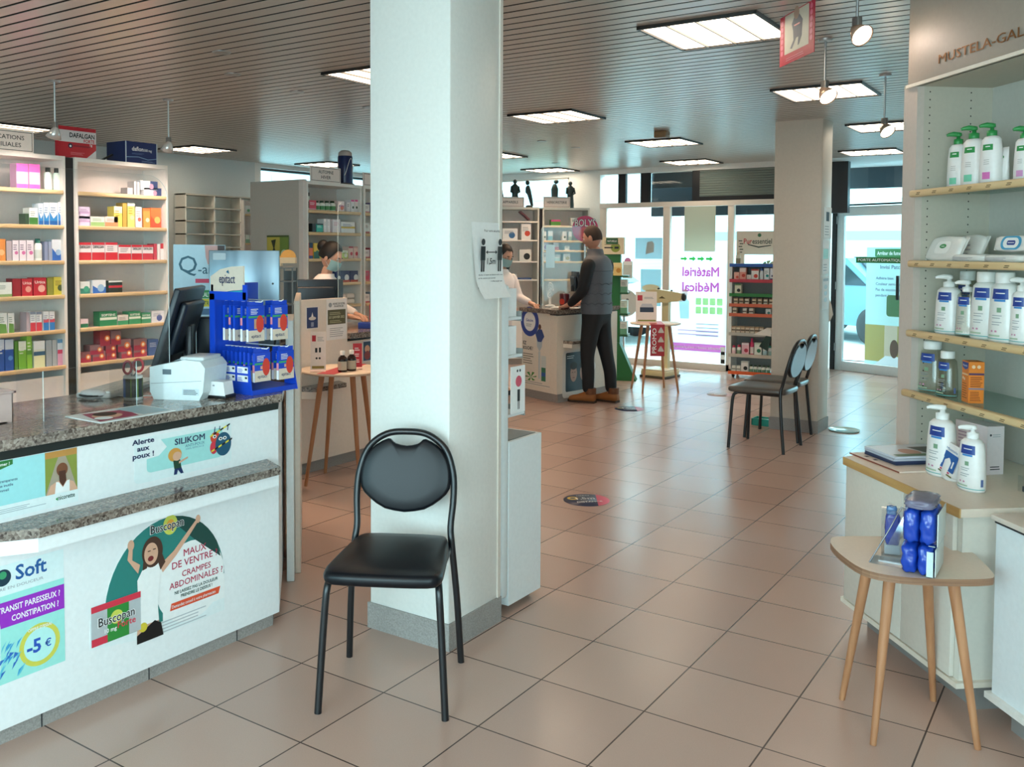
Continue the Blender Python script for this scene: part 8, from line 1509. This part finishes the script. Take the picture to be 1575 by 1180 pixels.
# clear tray at the photo edge
q = G(f9(1200), g9(610), .70); t = thing('clear_tray', 'clear plastic tray with dark contents at the photo edge', 'tray', (q.x, q.y, .7005), RR); s = MB()
for a_ in ((0, 0, .16, .002), (0, .10, .16, .102), (0, 0, .002, .102), (.158, 0, .16, .102)): s.box(a_[0], a_[1], 0, a_[2], a_[3], .055, M_PLEXI)
part(s, 'walls', t); part(MB().box(.01, .01, .0, .15, .09, .018, C('#3a3f44', .5)).box(.03, .02, .018, .12, .07, .03, C('#8a9096', .4)), 'contents', t)
# magazines on a folded tray
mo = Vector((0, 0, 0)); c0_ = G(1307, 697.5, .702); c1_ = G(1383, 727.5, .702); e1 = (c1_ - c0_); e1.z = 0; wm = e1.length
Tm = frame((c0_.x, c0_.y, .7005), e1, e1.cross(Vector((0, 0, -1))))
if Tm.to_3x3().col[2].z < 0: pass
def lay(name, label, cat, x0, y0, x1, y1, z0, z1, m, rot=0): return tag(MB().box(x0, y0, z0, x1, y1, z1, m, TR(c0_.x, c0_.y, .7005) @ RZ(math.atan2(e1.y, e1.x) + rot)).build(name), label, cat)
o = lay('folder', 'flat cream folder under the magazines on the worktop', 'folder', 0, .0, wm, .22, 0, .005, C('#e6d4c6', .5)); s = MB(); TF = TR(c0_.x, c0_.y, .7055) @ RZ(math.atan2(e1.y, e1.x)); s.rect(TF, .07, .02, .09, .035, BLACK); s.rect(TF, .13, .02, .15, .035, BLACK); part(s, 'fasteners', o); part(MB().box(-.001, -.001, 0, wm + .001, .0, .0055, C('#8a4a3a', .5), TR(c0_.x, c0_.y, .7005) @ RZ(math.atan2(e1.y, e1.x))), 'edge', o)
for i, (m, wd, x0, rt, nm) in enumerate((('#26324f', 'dark blue magazine at the bottom of the small stack', .035, .02, 0), ('#2a3a5c', 'navy magazine in the middle of the stack', .038, .0, 1), ('#aeb6c4', 'grey magazine second from the top of the stack', .036, -.03, 2), ('#c9ced6', 'pale magazine with a face on top of the stack', .034, .01, 3))):
    z0 = .0055 + i * .0085; o = lay('magazine', wd, 'magazine', x0, .045, x0 + .21, .32, z0, z0 + .008, C(m, .35), rt); o['group'] = 'magazines on the corner worktop'
    if i == 3: s = MB(); TT = TR(c0_.x, c0_.y, .7005 + z0 + .008) @ RZ(math.atan2(e1.y, e1.x) + rt); s.disc(TT, x0 + .13, .16, .05, C('#b98a78', .4), 1, .04); s.poly(TT, [(x0 + .05, .2), (x0 + .2, .22), (x0 + .2, .30), (x0 + .05, .30)], C('#3a3a34', .4), 1); s.rect(TT, x0 + .17, .06, x0 + .205, .3, C('#5a7a5a', .4), 2); part(s, 'cover_photo', o)
t = tag(MB().tube([(0, 0, 0), (.0, 0, .04)], .028, C('#d8d6d0', .6), 20, frame((0, 0, 0), (0, 0, 1), (1, 0, 0))).build('paper_roll'), 'small paper roll lying behind the magazines by the shelf side', 'roll'); q = RO + RN * .12 - RD * .055; t.location = (q.x, q.y, .7285)
# ---------------------------------------------------------------- side table with cold packs
ZT = .55; op = [G(1260 + x * K9, 600 + y * K9, ZT) for x, y in ((68, 922), (72, 898), (95, 888), (200, 884), (380, 885), (560, 892), (740, 912), (900, 965), (1000, 1050), (1052, 1108), (1058, 1128), (1035, 1140), (900, 1146), (640, 1140), (420, 1120), (260, 1080), (150, 1010), (90, 955))]
fc_ = Vector((1.934, .42, 0)); op = [(p.x - fc_.x, p.y - fc_.y) for p in op]
op = [(p.x, p.y) for p in smooth_path([(x, y, 0) for x, y in op + op[:1]], 3)][:-1]
t = thing('side_table', 'low rounded side table with four splayed wooden legs, right foreground', 'table', (fc_.x, fc_.y, 0)); ply = wood('plywood_edge', '#7a5540', '#a07a5e', .5, (6, 6, 160))
part(MB().prism(op, ZT - .022, ZT, C('#dcc9b6', .35), None, side=ply), 'table_top', t)
for fx, fy in ((1.724, .469), (1.877, .215), (1.985, .639), (2.15, .375)): d = Vector((fx, fy, 0)) - fc_; part(MB().tube([tuple(d), tuple(d * .60 + Vector((0, 0, ZT - .022)))], [.010, .0185], M_OAK, 18), 'leg', t)
BLP = C('#1c45b0', .18); a = G(1383, 881.5, ZT); b_ = G(1424, 889, ZT); c_ = G(1443, 866, ZT); e = (b_ - a); e.z = 0; pw = e.length + .02; az = math.atan2(e.y, e.x)
hz = lambda v: (EYE + ray(1405, v) * ((a - EYE).xy.dot(ray(1405, v).xy) / ray(1405, v).xy.length_squared)).z
h1 = hz(838) - ZT; h2 = hz(784) - ZT - h1; pd = (c_ - b_).length
for i, (z0, hh, dx) in enumerate(((ZT, h1, 0), (ZT + h1, h2, .004))):
    t = thing('cold_pack', ('lower', 'upper')[i] + ' blue wrapped pack of the two stacked on the side table', 'pack', (a.x + .0, a.y, z0 + .0005), az, 'stacked blue packs')
    for k in (0, 1): part(puff(pw * .49, pd, hh, BLP, None, TR(dx + pw * (.25 + .49 * k), pd / 2, hh / 2), 11 + i * 2 + k, .0045), 'gel_bag', t)
    part(MB().box(pw * .99 + dx + .004, .004, .004, pw * .99 + dx + .007, pd - .004, hh - .006, C('#cfd9d6', .3), bev=.001).box(pw * .80 + dx, -.003, .004, pw * .995 + dx, .0, hh * (.86 if i == 0 else .05), C('#c9dedd', .35)), 'label_card', t)
    if i == 1: part(puff(pw * .92, pd * .95, .028, C('#77748a', .2), None, TR(pw * .5, pd * .52, hh + .012), 21, .004), 'folded_wrapper', t)
# acrylic leaflet holder and the small pack behind
q0 = G(1337, 866, ZT); q1 = G(1366, 872, ZT); t = thing('leaflet_holder', 'clear acrylic easel left of the blue packs on the side table', 'holder', (q0.x, q0.y, ZT + .0005), az)
part(MB().prism(rrect(0, -.0, .10, .09, .01), 0, .002, M_FILM), 'foot', t); part(MB().box(0, 0, 0, .10, .002, .20, M_FILM, TR(.02, .03, 0) @ RX(-.12) @ RY(.42)), 'front_sheet', t); part(MB().tube([(.0, .0, .002), (.055, .02, .115), (.085, .035, .185), (.13, .04, .165)], .0022, C('#8a8a8e', .15, .6), 6), 'edge', t)
q2 = G(1372, 853, ZT); t = thing('small_pack', 'small blue and white pack in clear wrap behind the easel', 'pack', (q2.x, q2.y, ZT + .0005), az + .2); part(puff(.045, .03, .105, BLP, None, TR(0, 0, .085), 31, .002), 'contents', t); part(MB().box(-.024, -.016, .003, .024, .016, .034, C('#d8e2e4', .3), bev=.004), 'white_end', t); part(MB().box(-.034, -.02, .0, .034, .02, .15, M_FILM), 'wrap', t); part(puff(.03, .025, .03, C('#5a86b8', .25), None, TR(-.004, 0, .145), 32, .002), 'knot', t)
bpy.context.view_layer.update()
